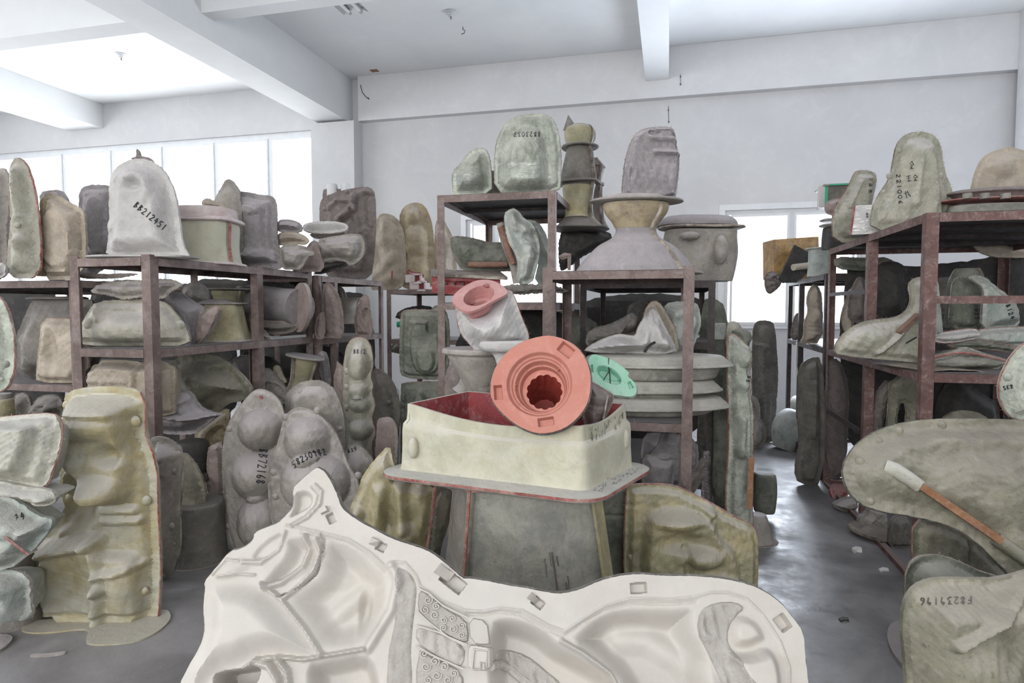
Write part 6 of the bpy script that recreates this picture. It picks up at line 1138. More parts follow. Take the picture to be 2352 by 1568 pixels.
hm = relief('horse_mold', 'large white plaster mold with hollow horse harness relief leaning in the foreground', M, ho, 'plaster', d=1.72, at=(1176, 1400), lean=27, H=0, fl=0, T=.03, back=.0, n=190, dense=(1640, 2.6), rag=.12, noise=0, sm=1, seam='seamdark', seamr=.007,
  feats=[
   # main hollow left of the saddle (cheek and chest)
   ('p', [(748, 1232), (800, 1240), (845, 1272), (893, 1322), (896, 1345), (890, 1420), (838, 1487), (740, 1503), (700, 1438), (655, 1378), (700, 1345), (740, 1300)], -.06, 60, 1),
   ('g', 790, 1390, 90, 30, .018, 40), ('g', 830, 1400, 20, 60, -.02), ('g', 760, 1330, 60, 30, .015),
   # crescent hollow
   ('p', [(655, 1235), (690, 1228), (720, 1232), (736, 1262), (728, 1300), (700, 1325), (640, 1350), (604, 1352), (600, 1335), (630, 1300), (655, 1270)], -.04, 34, 1),
   ('l', [(700, 1232), (706, 1262), (690, 1300), (650, 1335), (608, 1348)], 12, .025), ('l', [(728, 1240), (740, 1270), (722, 1310), (690, 1345), (655, 1372)], 9, .02),
   ('l', [(655, 1222), (640, 1262), (600, 1292), (560, 1290)], 8, .012), ('p', [(600, 1245), (655, 1212), (650, 1262), (610, 1290), (570, 1285)], -.012, 12, 1),
   ('l', [(742, 1268), (744, 1240), (738, 1228)], 5, -.01), ('l', [(742, 1266), (728, 1318), (690, 1350), (640, 1370)], 3, -.014),
   # hollow near the top tip
   ('p', [(674, 1130), (700, 1122), (716, 1130), (722, 1148), (712, 1168), (690, 1180), (672, 1190), (660, 1190), (674, 1165)], -.03, 14, 1),
   ('l', [(724, 1112), (740, 1128), (736, 1158), (706, 1190), (672, 1208)], 5, .010), ('l', [(716, 1118), (732, 1134), (726, 1160), (700, 1186), (668, 1204)], 4, -.006),
   # rough knob patch at the left tip
   ('g', 535, 1305, 55, 26, .014, 20), ('l', [(490, 1318), (520, 1285), (550, 1288)], 5, .008), ('l', [(500, 1324), (545, 1318), (585, 1320)], 5, .008),
   # outer curved jaw
   ('p', [(480, 1345), (530, 1332), (600, 1340), (645, 1376), (700, 1445), (740, 1506), (700, 1514), (640, 1506), (590, 1512), (560, 1530), (500, 1545), (440, 1620), (420, 1560), (470, 1460), (474, 1400)], .05, 60, 1), ('l', [(600, 1340), (645, 1374), (700, 1442), (740, 1504)], 8, .02),
   ('l', [(560, 1536), (590, 1514), (640, 1508), (700, 1514), (745, 1506), (838, 1490)], 7, .02),
   # eye shaped opening low left
   ('p', [(484, 1562), (500, 1540), (560, 1532), (592, 1524), (602, 1540), (592, 1570), (560, 1600), (500, 1610)], -.12, 16, 1), ('l', [(590, 1520), (620, 1528), (640, 1560), (640, 1620)], 12, .03), ('l', [(640, 1515), (662, 1540), (672, 1620)], 9, .025),
   # second hollow under the cheek
   ('p', [(700, 1520), (745, 1512), (840, 1494), (872, 1530), (882, 1620), (860, 1800), (720, 1800), (700, 1620)], -.08, 44, 1),
   # ridge between chest and saddle
   ('l', [(900, 1300), (915, 1330), (900, 1400), (846, 1488)], 16, .018),
   # inner contour line along the rim
   ('l', [(655, 1205), (690, 1212), (750, 1226), (800, 1238), (850, 1268), (884, 1300), (905, 1290), (930, 1292), (955, 1320), (965, 1345), (1010, 1378), (1070, 1402), (1110, 1404), (1150, 1396), (1200, 1402), (1260, 1436), (1296, 1450), (1340, 1420), (1390, 1390), (1450, 1374), (1540, 1376), (1590, 1372), (1630, 1360), (1670, 1360), (1715, 1375), (1750, 1410), (1790, 1470), (1812, 1530), (1815, 1640)], 5, .0055),
   ('l', [(690, 1222), (750, 1234), (800, 1247), (845, 1277), (884, 1312), (910, 1300)], 4, -.004),
   ('l', [(1070, 1410), (1110, 1412), (1150, 1405), (1196, 1412), (1256, 1446), (1296, 1462), (1345, 1428), (1395, 1400), (1450, 1385), (1540, 1387), (1600, 1382)], 4.5, -.0045),
   # flank hollow
   ('p', [(1124, 1426), (1150, 1414), (1190, 1416), (1250, 1440), (1290, 1476), (1330, 1496), (1390, 1530), (1440, 1580), (1460, 1700), (1300, 1760), (1150, 1700), (1110, 1560)], -.10, 50, 1),
   # belly hollow
   ('p', [(1302, 1474), (1345, 1430), (1390, 1402), (1450, 1392), (1540, 1394), (1600, 1392), (1598, 1440), (1625, 1490), (1650, 1600), (1640, 1800), (1480, 1800), (1450, 1620), (1400, 1540)], -.085, 56, 1),
   ('l', [(1430, 1470), (1500, 1475), (1570, 1520), (1630, 1590)], 40, .022),
   ('l', [(1290, 1472), (1340, 1500), (1400, 1545), (1440, 1620)], 8, .02),
   # muzzle and lips
   ('p', [(1665, 1440), (1680, 1412), (1710, 1408), (1745, 1430), (1762, 1470), (1745, 1480), (1720, 1492), (1690, 1492), (1674, 1478)], .03, 26, 1), ('p', [(1660, 1500), (1680, 1492), (1720, 1494), (1750, 1480), (1775, 1490), (1795, 1530), (1800, 1620), (1760, 1660), (1700, 1600), (1680, 1550)], .05, 30, 1),
   # keys
   ('p', nt_(760, 1190, -25, 10, 12), -.02, 3, 0), ('p', nt_(875, 1255, 25, 12, 11), -.02, 3, 0), ('p', nt_(1040, 1335, 38, 30, 17), -.035, 3, 0), ('p', nt_(1236, 1384, 38, 15, 11), -.022, 3, 0), ('p', nt_(1467, 1350, -4, 19, 13), -.022, 3, 0), ('p', nt_(1798, 1430, 55, 20, 14), -.024, 3, 0)])
def overlay(rl, name, poly_px, mat, off, parent, n=40, label=None, amp=0, sm=1):
    """a raised zone of the mold laid a few mm over its surface, with its own relief texture"""
    q = smooth_poly([rl.uv(*p) for p in poly_px], sm); sp = max(np.ptp(q[:, 0]), np.ptp(q[:, 1])) / n; B = resample(q, sp)
    g = np.array([(a + (sp / 2 if j % 2 else 0), b) for j, b in enumerate(np.arange(q[:, 1].min(), q[:, 1].max(), sp * .87)) for a in np.arange(q[:, 0].min(), q[:, 0].max(), sp)])
    g = g[inside(g, B)]; g = g[poly_dist(g, B) > sp * .45]; al = np.vstack([B, g]); nb = len(B)
    r_ = delaunay_2d_cdt([Vector(p) for p in al], [(i, (i + 1) % nb) for i in range(nb)], [], 1, 1e-6); X = np.array([tuple(v) for v in r_[0]])
    D = poly_dist(X, B); h = rl.height(X, poly_dist(X, rl.B)) + off * np.minimum(1, D / (sp * 1.2)) - .002
    if amp:
        rr = np.random.RandomState(3)
        for k in range(14):
            a = rr.uniform(0, 6.28); f = rr.uniform(60, 230); h += amp * np.sin((X[:, 0] * math.cos(a) + X[:, 1] * math.sin(a)) * f + rr.uniform(0, 6)) * np.minimum(1, D / (sp * 3)) / 3
    V = [rl.A + rl.U * X[i, 0] + rl.Vv * X[i, 1] + rl.N * h[i] for i in range(len(X))]
    return sub(name, V, [tuple(f) for f in r_[2]], mat, parent, label=label)
overlay(hm, 'mane_texture', [(1606, 1400), (1640, 1382), (1690, 1380), (1712, 1396), (1690, 1415), (1672, 1440), (1672, 1480), (1690, 1500), (1700, 1540), (1740, 1580), (1760, 1640), (1690, 1640), (1660, 1580), (1625, 1500), (1598, 1450)], 'plasterfur', .010, hm.root, 70, 'greyish combed mane texture', .004)
overlay(hm, 'saddle_blanket', [(905, 1305), (925, 1300), (948, 1318), (960, 1345), (955, 1400), (945, 1480), (950, 1580), (940, 1700), (890, 1700), (885, 1520), (912, 1400)], 'plasterfur', .008, hm.root, 60, 'rough textured blanket edge', .003)
overlay(hm, 'harness_strap', [(962, 1352), (985, 1362), (1020, 1395), (1070, 1420), (1078, 1452), (1075, 1480), (1030, 1462), (975, 1425), (958, 1400)], 'plasterfur', .012, hm.root, 50, 'ornamented harness strap')
overlay(hm, 'harness_strap', [(955, 1435), (1010, 1452), (1070, 1482), (1066, 1530), (1040, 1530), (990, 1500), (955, 1475)], 'plasterfur', .008, hm.root, 50, 'rough harness field', .004)
overlay(hm, 'harness_strap', [(955, 1485), (990, 1505), (1065, 1540), (1066, 1600), (1060, 1700), (955, 1700)], 'plasterfur', .012, hm.root, 50, 'ornamented lower strap')
overlay(hm, 'buckle_strap', [(1076, 1416), (1120, 1424), (1126, 1470), (1128, 1482), (1080, 1478)], 'plaster', .014, hm.root, 30, 'plain strap above the buckle')
overlay(hm, 'buckle', [(1078, 1482), (1084, 1478), (1132, 1486), (1136, 1494), (1132, 1540), (1074, 1540), (1074, 1500)], 'plaster', .020, hm.root, 34, 'square harness buckle')
overlay(hm, 'fur_edge', [(1138, 1496), (1160, 1492), (1210, 1505), (1260, 1545), (1300, 1580), (1300, 1640), (1230, 1600), (1180, 1560), (1138, 1530)], 'plasterfur', .012, hm.root, 50, 'textured fleece edge', .004)
MB().tube([hm.surf(x, y, .022) for x, y in ((1090, 1490), (1124, 1494), (1124, 1530), (1112, 1534), (1112, 1522), (1104, 1520), (1104, 1536), (1086, 1534))], .003, 5, closed=True).part('buckle_rim', 'plaster', hm.root)
mb = MB(); rn = random.Random(8)
for (cx, cy, R, sg) in ((985, 1378, 11, 1), (1004, 1392, 9, -1), (978, 1400, 10, -1), (1000, 1412, 10, 1), (1020, 1424, 9, -1), (1040, 1420, 9, 1), (1042, 1444, 10, 1), (1062, 1436, 9, -1), (1062, 1458, 9, 1), (1020, 1442, 8, 1), (975, 1500, 10, 1), (1000, 1518, 11, -1), (980, 1530, 11, 1), (1022, 1530, 10, 1), (1044, 1545, 10, -1), (1005, 1550, 11, 1), (985, 1560, 9, -1), (1030, 1560, 10, 1)):
    mb.tube([hm.surf(cx + R * (1 - t / 22) * math.cos(sg * t * .55 + cx), cy + R * (1 - t / 22) * math.sin(sg * t * .55 + cx), .013) for t in range(0, 19)], .0019, 5)
mb.part('scroll_ornament', 'plaster', hm.root, label='raised scrolls on the straps')
mb = MB()
for ln in ([(960, 1350), (985, 1362), (1020, 1392), (1074, 1418)], [(958, 1402), (985, 1428), (1030, 1462), (1074, 1480)], [(956, 1436), (1010, 1452), (1072, 1484)], [(956, 1482), (990, 1502), (1066, 1536)]):
    mb.tube([hm.surf(ln[i][0] * (1 - t) + ln[i + 1][0] * t, ln[i][1] * (1 - t) + ln[i + 1][1] * t, .013) for i in range(len(ln) - 1) for t in (0, .25, .5, .75)] + [hm.surf(*ln[-1], .013)], .0025, 5)
mb.part('strap_piping', 'plaster', hm.root)
mb = MB().tube([hm.surf(x, y, .006) for x, y in ((1128, 1530), (1150, 1524), (1170, 1535), (1200, 1560), (1240, 1590))], .012, 8); mb.part('cord', 'plasterfur', hm.root)
for (kx, ky, a, w, h_) in ((745, 1172, -25, 10, 7), (862, 1246, 25, 12, 9), (1020, 1315, 38, 20, 14), (1224, 1374, 40, 12, 9)):
    pts = nt_(kx, ky, a, w, h_); f = [hm.surf(*p, .0) for p in pts]; t_ = [hm.surf(*[(p[0] * .8 + kx * .2), (p[1] * .8 + ky * .2)], .0) + hm.N * .018 for p in pts]
    MB().add(f + t_, [(0, 1, 2, 3), (7, 6, 5, 4), (0, 4, 5, 1), (1, 5, 6, 2), (2, 6, 7, 3), (3, 7, 4, 0)]).part('registration_key', 'plaster', hm.root, label='small white raised key block')

# =====================================================================  RIGHT SIDE RACK TOP
zr = 2.002
r = relief('pear_mold', 'big sage green bell shaped arched mold with handwritten characters on the right rack top', M, [(2000, 540), (2003, 480), (2020, 445), (2045, 410), (2052, 375), (2060, 330), (2082, 308), (2112, 301), (2140, 306), (2160, 325), (2166, 365), (2172, 400), (2188, 435), (2194, 470), (2190, 500), (2196, 540), (2100, 545)], 'sage', d=4.1, z=zr, H=.03, fl=11, bev=14, n=80, back=.05, seam='seamgrey',
  feats=[('p', [(2040, 560), (2040, 480), (2066, 430), (2078, 350), (2100, 325), (2125, 325), (2142, 350), (2150, 420), (2160, 470), (2162, 560)], .07, 24), ('r', 2092, 340, 2080, 470, 16, .02), ('r', 2132, 345, 2120, 500, 16, .015)], knobs=[(2066, 346, 6), (2139, 340, 7), (2044, 404, 7), (2160, 404, 7), (2110, 306, 5), (2030, 440, 5)])
text_on(r, '221006', 2058, 400, 2064, 472, 9, wd=.0022)
text_on(r, 'X', 2088, 388, 2102, 388, 18, wd=.002); text_on(r, 'HX', 2082, 418, 2112, 414, 14, wd=.002); text_on(r, 'T', 2078, 456, 2096, 452, 16, wd=.002)
r = relief('slab_mold', 'small green tapered slab mold with orange left edge beside the bell shaped arched mold', M, [(1914, 560), (1912, 500), (1920, 475), (1950, 430), (1962, 398), (1970, 391), (2000, 392), (2013, 400), (2014, 420), (2004, 460), (2000, 500), (1996, 560)], 'sage', d=4.85, z=zr, H=.05, fl=6, bev=14, n=56, seam='seamred', back=.05, feats=[('r', 1968, 420, 1945, 475, 8, .02), ('g', 1992, 412, 12, 6, .02)])
text_on(r, 'BB', 1996, 420, 1994, 448, 7, wd=.0022)
wrap_band(r.root, [r.surf(x, 492, .01) for x in range(1916, 2000, 8)], .06)
e_ = empty('wrapped_carton', P(1995, 555, 4.3), 'white film wrapped carton block with writing standing before the green tapered slab mold', 'carton')
c0 = [P(1955, 560, 4.35), P(2036, 560, 4.25)]; 
for c in c0: c.z = zr
u_ = (c0[1] - c0[0]); dn = Vector((-u_.y, u_.x, 0)).normalized() * .16; hh = P(1998, 470, 4.3).z
V = [c0[0], c0[1], c0[1] + dn, c0[0] + dn]; V += [Vector((v.x, v.y, hh)) for v in V]
V[4] += Vector((.02, 0, 0)); V[7] += Vector((.02, 0, 0))
MB().add(V, [(0, 1, 2, 3), (7, 6, 5, 4), (0, 4, 5, 1), (1, 5, 6, 2), (2, 6, 7, 3), (3, 7, 4, 0)]).part('block', 'white', e_)
wrap_f = [v - dn.normalized() * .004 for v in (V[0], V[1], V[5], V[4])]
MB().add(wrap_f, [(0, 1, 2, 3)]).part('film_wrap', 'wrap', e_, label='crinkled clear film')
MB().bar(V[0] - dn * .02 + Vector((-.006, 0, 0)), V[4] - dn * .02 + Vector((-.006, 0, 0)), .012, .012).part('edge_seam', 'seamred', e_)
class FS:   # writing surface of the carton
    root = e_
    def surf(s, px, py, off): 
        r_ = ray(px, py); n_ = -dn.normalized(); t = (V[0] - CAM).dot(n_) / r_.dot(n_); return CAM + r_ * t + n_ * (off + .005)
text_on(FS(), 'HXTX', 1988, 500, 2030, 496, 11, wd=.0018)
e_ = lathe('lidded_tub_mold', 'pale tub mold with two wavy red rimmed plates on top of the right rack', M, 2290, [(474, 104), (480, 108), (505, 108), (530, 106)], 'shelter', d=4.0, z=zr, e=2.2, squash=.55, fl=[(462, 126, 5)], flmat='seamred', seg=56)
lathe('upper_plate', '', '', 2300, [(438, 100), (442, 112), (447, 116), (450, 104), (458, 96)], 'brown', d=4.05, squash=.55, wob=.03, root=e_, ip=2, seg=56)
for x in (2222, 2262, 2310): MB().tube([P(x, 444, 3.8), P(x, 456, 3.8)], .025, 10).part('registration_knob', 'grey', e_)
relief('dome_mold', 'tan mottled dome shaped mold behind the red rimmed plates on the right rack', M, [(2232, 440), (2240, 400), (2256, 362), (2290, 343), (2325, 337), (2352, 345), (2400, 370), (2420, 440), (2420, 530), (2232, 530)], 'tan', d=4.35, z=None, H=.06, fl=3, bev=30, n=50, back=.06, feats=[('g', 2290, 392, 40, 24, .03)])
# stack behind
e_ = empty('green_topped_box_mold', P(1918, 470, 5.5), 'small grey box mold with teal green edge at the far top of the right rack', M)
c = P(1918, 470, 5.5); MB().box(c.x - .08, c.x + .16, c.y, c.y + .3, c.z, c.z + .16).part('body', 'dgrey', e_); MB().box(c.x - .1, c.x + .18, c.y - .03, c.y + .32, c.z + .16, c.z + .175).part('top_plate', 'grey', e_)
MB().box(c.x - .084, c.x - .06, c.y - .006, c.y, c.z, c.z + .16).box(c.x - .06, c.x + .18, c.y - .034, c.y - .03, c.z + .16, c.z + .172).part('green_edge', 'teal', e_); MB().box(c.x - .13, c.x - .084, c.y - .008, c.y + .05, c.z - .02, c.z + .165).part('white_edge', 'white', e_)
relief('rubber_lined_mold', 'mauve brown plate mold with dark red inside below the teal edged box', M, [(1895, 478), (1900, 462), (1915, 456), (1940, 455), (1940, 490), (1918, 496), (1900, 490)], 'brick', d=5.45, H=.03, fl=2, bev=8, n=30, feats=[('p', [(1915, 464), (1936, 462), (1934, 485), (1916, 484)], -.02, 3)])
for k, (y, hw, lab) in enumerate(((506, 28, 'thin bluish plate mold, upper of the small dark stack at the far right rack end'), (518, 30, 'thin bluish plate mold, lower of the small dark stack at the far right rack end'))):
    lathe('plate_mold', lab, M, 1912, [(y - 4, hw * .7), (y, hw), (y + 3, hw * .9)], 'grey', d=5.4, squash=.8, ip=1, group='thin plates in the dark stack')
lathe('dark_block_mold', 'dark square block mold under the thin plates at the far right rack end', M, 1918, [(522, 20), (526, 22), (560, 24), (578, 24)], 'dark', d=5.4, z=2.0, e=6)

# =====================================================================  RIGHT RACK, SHELF AND BELOW
zs2 = 1.162
r = relief('harp_mold', 'long low grey green mold with curved neck and wooden brace on the right rack shelf', M, [(1918, 806), (1922, 785), (1945, 760), (1975, 742), (2010, 734), (2055, 730), (2080, 718), (2092, 700), (2094, 680), (2088, 660), (2094, 644), (2112, 636), (2130, 640), (2142, 665), (2144, 750), (2144, 838), (2080, 830), (1990, 822), (1925, 814)], 'sage', d=3.75, z=None, H=.03, fl=5, bev=14, n=80, seam='seamgrey', back=.04, feats=[('g', 2010, 775, 80, 30, .03), ('g', 2112, 660, 14, 18, .03), ('r', 2010, 812, 2080, 745, 9, .03)])
MB().bar(r.surf(2060, 764, .012), r.surf(2106, 722, .012), .04, .02).part('wooden_brace', 'rustwood', r.root, label='bare wooden brace end')
MB().tube([r.surf(2080, 788, .003), r.surf(2104, 774, .003)], .004, 5).part('pen_mark', 'ink', r.root)
lathe('cone_mold', 'clear film wrapped grey cone mold on the right rack shelf behind the guard rail', M, 2215, [(616, 18), (620, 24), (650, 34), (700, 38), (752, 44)], 'green', d=4.1, wob=.02, seams=[(-60, 5)])
r = relief('mint_slab_mold', 'narrow pale mint slab mold right behind the near post of the right rack', M, [(2137, 700), (2140, 645), (2146, 640), (2156, 648), (2158, 690), (2164, 740), (2166, 768), (2136, 772)], 'bluemint', d=3.55, H=.03, fl=2, bev=6, n=40)
r = relief('mint_cone_mold', 'pale mint flared mold with handwritten number on the right rack shelf', M, [(2255, 756), (2258, 700), (2262, 660), (2228, 640), (2232, 632), (2262, 634), (2290, 660), (2320, 680), (2338, 700), (2344, 752), (2300, 754)], 'bluemint', d=3.8, H=.08, fl=3, bev=24, n=50, seam='seamgrey')
text_on(r, 'BB124', 2306, 692, 2322, 736, 10, wd=.0025)
r = relief('grey_slab_mold', 'grey green slab mold with number between the mint slab and the mint flared mold', M, [(2180, 756), (2184, 690), (2190, 640), (2215, 636), (2252, 640), (2256, 700), (2252, 756)], 'green', d=3.95, H=.03, fl=3, bev=10, n=40, seam='seamgrey')
text_on(r, 'B1025', 2236, 690, 2240, 736, 8, wd=.0022)
relief('bundled_plates', 'film tied flat mold with pink white rim on the right rack shelf stack', M, [(2132, 770), (2150, 766), (2200, 758), (2240, 754), (2250, 762), (2248, 776), (2200, 786), (2160, 788), (2140, 780)], 'white', d=3.6, H=.04, fl=2, bev=8, n=50, seam='seamred', back=.1, noise=.3)
relief('curved_plate_mold', 'bluish grey curved plate mold with red rim under the mint flared mold', M, [(2240, 758), (2300, 752), (2360, 750), (2400, 752), (2400, 790), (2330, 796), (2270, 792), (2230, 786)], 'bluemint', d=3.65, H=.04, fl=3, bev=10, n=50, seam='seamred', back=.15)
relief('curved_plate_mold', 'dark curved plate mold with white taped red rim, second from the shelf board', M, [(2170, 796), (2210, 784), (2250, 780), (2300, 790), (2352, 796), (2352, 812), (2300, 806), (2240, 800)], 'green', d=3.62, H=.03, fl=2, bev=8, n=50, seam='seamred', back=.15)
relief('domed_plate_mold', 'domed grey mold with arched red and white rim lying on the right rack shelf board', M, [(2132, 828), (2150, 816), (2190, 806), (2215, 794), (2240, 802), (2260, 810), (2312, 824), (2312, 832), (2290, 850), (2240, 850), (2180, 852), (2145, 850)], 'shelter', d=3.55, H=.05, fl=2, bev=12, n=60, back=.15, feats=[('l', [(2138, 826), (2190, 812), (2240, 812), (2308, 828)], 5, .03), ('g', 2215, 832, 60, 14, .03), ('g', 2240, 850, 50, 10, -.04)])
MB().tube([P(x, y, 3.46) for x, y in ((2136, 826), (2160, 817), (2190, 811), (2220, 810), (2250, 814), (2310, 828))], .007, 6).part('red_rim', 'seamred', [o for o in COL.objects if o.get('label', '').startswith('domed grey mold with arched')][0], label='red rim strip')
for i, (pts, lab) in enumerate((([(2130, 852), (2180, 848), (2240, 850), (2310, 862)], 'thin white edged sheet lying on the right rack shelf board, upper one'), ([(2130, 856), (2200, 858), (2260, 862), (2320, 864)], 'thin white edged sheet lying on the right rack shelf board, lower one'))):
    V = []; 
    for x, y in pts: a = P(x, y, 3.36); V += [a, a + FWD * .5, a + Vector((0, 0, -.004)), a + FWD * .5 + Vector((0, 0, -.004))]
    MB().add(V, [(4 * k, 4 * k + 1, 4 * k + 5, 4 * k + 4) for k in range(3)] + [(4 * k + 2, 4 * k + 6, 4 * k + 7, 4 * k + 3) for k in range(3)] + [(4 * k, 4 * k + 4, 4 * k + 6, 4 * k + 2) for k in range(3)]).top('thin_sheet', 'seamgrey', lab, 'sheet', 'thin sheets on the right rack shelf')
# dim things on the shelf further back
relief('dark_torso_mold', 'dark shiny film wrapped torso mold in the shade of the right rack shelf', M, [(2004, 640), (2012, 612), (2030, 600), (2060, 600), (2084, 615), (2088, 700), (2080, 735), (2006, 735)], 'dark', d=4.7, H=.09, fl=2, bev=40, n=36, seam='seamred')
relief('dark_figure_mold', 'dark brown pointed figure mold behind the side post of the right rack', M, [(1948, 690), (1960, 655), (1975, 632), (1992, 650), (2000, 700), (1998, 740), (1950, 740)], 'brown', d=5.0, H=.06, fl=2, bev=20, n=30, seam='seamgrey')
relief('wavy_edge_mold', 'narrow wavy edged tan mold standing by the far side post of the right rack', M, [(1938, 760), (1934, 720), (1944, 690), (1950, 665), (1962, 662), (1968, 700), (1962, 745), (1956, 770)], 'tan', d=5.2, H=.03, fl=2, bev=10, n=40, seam='seamgrey')
relief('tan_hull_mold', 'long tan hull shaped mold stored high in the shade of the right rack', M, [(2230, 560), (2300, 545), (2420, 545), (2420, 590), (2300, 592), (2260, 585)], 'tan', d=5.0, H=.04, fl=2, bev=14, n=34, seam='seamgrey')
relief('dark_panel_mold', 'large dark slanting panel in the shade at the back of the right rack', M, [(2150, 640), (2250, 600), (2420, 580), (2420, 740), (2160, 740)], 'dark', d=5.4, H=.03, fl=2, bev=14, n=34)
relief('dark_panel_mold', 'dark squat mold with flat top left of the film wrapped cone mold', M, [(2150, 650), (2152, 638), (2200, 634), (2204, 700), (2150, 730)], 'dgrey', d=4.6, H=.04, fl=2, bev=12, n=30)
relief('grey_long_mold', 'grey long box mold right under the far top board of the right rack', M, [(1918, 588), (1980, 592), (2050, 590), (2052, 620), (1990, 622), (1920, 618)], 'green', d=5.2, H=.04, fl=2, bev=10, n=34)
# lower level of the right rack
G_L = 'wavy leg molds under the right rack shelf'
relief('leg_mold', 'wavy edged grey leg mold, left one of the pair under the right rack shelf', M, [(2000, 1000), (1998, 960), (2010, 930), (2012, 905), (2026, 885), (2040, 870), (2048, 885), (2042, 920), (2030, 960), (2028, 1010)], 'dgrey', d=4.3, H=.03, fl=3, bev=8, n=50)
relief('leg_mold', 'wavy edged olive leg mold with arch opening under the right rack shelf', M, [(2036, 990), (2040, 950), (2044, 900), (2042, 880), (2062, 868), (2072, 855), (2110, 860), (2120, 900), (2120, 1010), (2080, 990), (2084, 930), (2070, 920), (2062, 950), (2060, 990)], 'olive', d=4.2, H=.03, fl=3, bev=8, n=56, seam='seamgrey')
relief('dark_mold', 'dark standing slab molds in the shade under the right rack shelf', M, [(1896, 830), (1930, 822), (1950, 880), (1950, 960), (1944, 1060), (1935, 1105), (1896, 1110)], 'brown', d=5.35, z=.04, H=.04, fl=2, bev=14, n=40)
relief('dark_mold', 'dark ball topped molds in the shade behind the big oval shield mold', M, [(2140, 970), (2160, 890), (2200, 860), (2250, 900), (2300, 930), (2300, 1100), (2140, 1100)], 'dark', d=4.6, H=.08, fl=2, bev=30, n=36)
relief('dark_mold', 'dull olive rounded mold top peeking above the big oval shield mold', M, [(2150, 980), (2180, 948), (2215, 940), (2260, 950), (2280, 980), (2280, 1060), (2150, 1060)], 'olive', d=4.0, H=.07, fl=2, bev=26, n=34)
relief('standing_mold', 'tall wavy edged grey mold standing against the far post of the right rack', M, [(1832, 870), (1840, 836), (1862, 820), (1888, 820), (1894, 900), (1894, 1108), (1836, 1104), (1824, 1080), (1838, 1020), (1832, 960)], 'dgrey', d=5.3, z=0, H=.04, fl=8, bev=12, n=70, feats=[('r', 1866, 880, 1864, 1000, 10, .03)])
relief('red_rubber_sheet', 'red orange rubber face of a mold lying under the right rack', M, [(1902, 1116), (1920, 1110), (1950, 1112), (1952, 1135), (1930, 1152), (1915, 1150)], 'red', d=4.9, H=.02, fl=2, bev=8, n=24, lean=50)
relief('base_mold', 'small grey flanged mold, upper one near the red brown rack foot', M, [(1912, 1156), (1928, 1150), (1942, 1142), (1968, 1140), (1972, 1172), (1940, 1176), (1918, 1166)], 'grey', d=4.6, H=.05, fl=2, bev=10, n=34, back=.08)
relief('base_mold', 'grey block mold with wavy left side on a wide flange beside right rack', M, [(1978, 1212), (1982, 1190), (1996, 1180), (1998, 1166), (2036, 1164), (2038, 1200), (2030, 1225), (1990, 1222)], 'grey', d=4.2, z=None, H=.05, fl=2, bev=8, n=40, seam='seamgrey', back=.1)
floor_plate('flange_plate', 'grey flange plate under the wavy sided block mold beside the right rack', 'plate', [(1946, 1206), (1965, 1202), (2040, 1212), (2050, 1240), (2030, 1246), (1990, 1236), (1952, 1218)], .02, 'seamgrey', z=.03)
relief('base_mold', 'dark wavy molds in the shade right of the wavy sided block mold', M, [(2044, 1200), (2060, 1182), (2090, 1180), (2096, 1300), (2070, 1280), (2040, 1262)], 'dgrey', d=3.9, z=0, H=.05, fl=2, bev=12, n=40)
# =====================================================================  RIGHT FOREGROUND
r = relief('shield_mold', 'very large olive grey oval shield mold with wooden stick, in front of the right rack', M, [(1934, 1090), (1944, 1050), (1972, 1015), (2020, 985), (2080, 968), (2150, 961), (2280, 961), (2380, 966), (2480, 1000), (2520, 1100), (2500, 1300), (2430, 1370), (2352, 1352), (2300, 1300), (2240, 1240), (2180, 1205), (2100, 1185), (2000, 1170), (1955, 1140)], 'olive', d=2.75, at=(2200, 1100), lean=22, H=.07, fl=16, bev=50, n=110, back=.05, seam='seamdark', noise=.2,
  feats=[('g', 2160, 1015, 50, 14, .012), ('g', 2250, 1130, 160, 110, .05)], knobs=[(2066, 988, 10), (2163, 976, 12), (1978, 1060, 10), (2020, 1012, 9), (2000, 1150, 9)], shellmat='olive')
MB().bar(r.surf(2105, 1115, .02), r.surf(2285, 1238, .02), .055, .03).part('wooden_stick', 'wood', r.root, label='bare orange brown wooden stick')
mb = MB().tube([r.surf(2040, 1070, -.02), r.surf(2056, 1079, .0), r.surf(2080, 1096, .008), r.surf(2108, 1116, .008)], .034, 12, r2=.030); mb.part('fibre_wrap', 'creamw', r.root, label='pale fibre patch over the stick end')
mb = MB().tube([r.surf(2280, 1236, .015), r.surf(2330, 1270, .01), r.surf(2400, 1310, .01)], .03, 10); mb.part('fibre_wrap', 'olive', r.root)
MO = relief('mint_oval_mold', 'pale mint oval mold with dark bolt mark cut off by the right photo edge', M, [(2440, 770), (2380, 778), (2345, 795), (2318, 830), (2300, 870), (2296, 905), (2308, 940), (2328, 962), (2380, 966), (2440, 966)], 'mint', d=2.6, H=.05, fl=8, bev=20, n=60, seam='seamred', knobs=[(2318, 866, 10)], back=.04)
text_on(MO, 'SKX', 2304, 896, 2328, 890, 9, wd=.0018)
relief('triangular_mold', 'dark olive mold with red seam filling the gap below the oval shield mold', M, [(2098, 1186), (2180, 1206), (2240, 1240), (2300, 1300), (2420, 1400), (2420, 1620), (2110, 1620), (2098, 1300)], 'olive', d=3.0, z=0, H=.03, fl=6, bev=20, n=60, seam='seamred', feats=[('g', 2225, 1270, 12, 40, -.03)], snap=30)
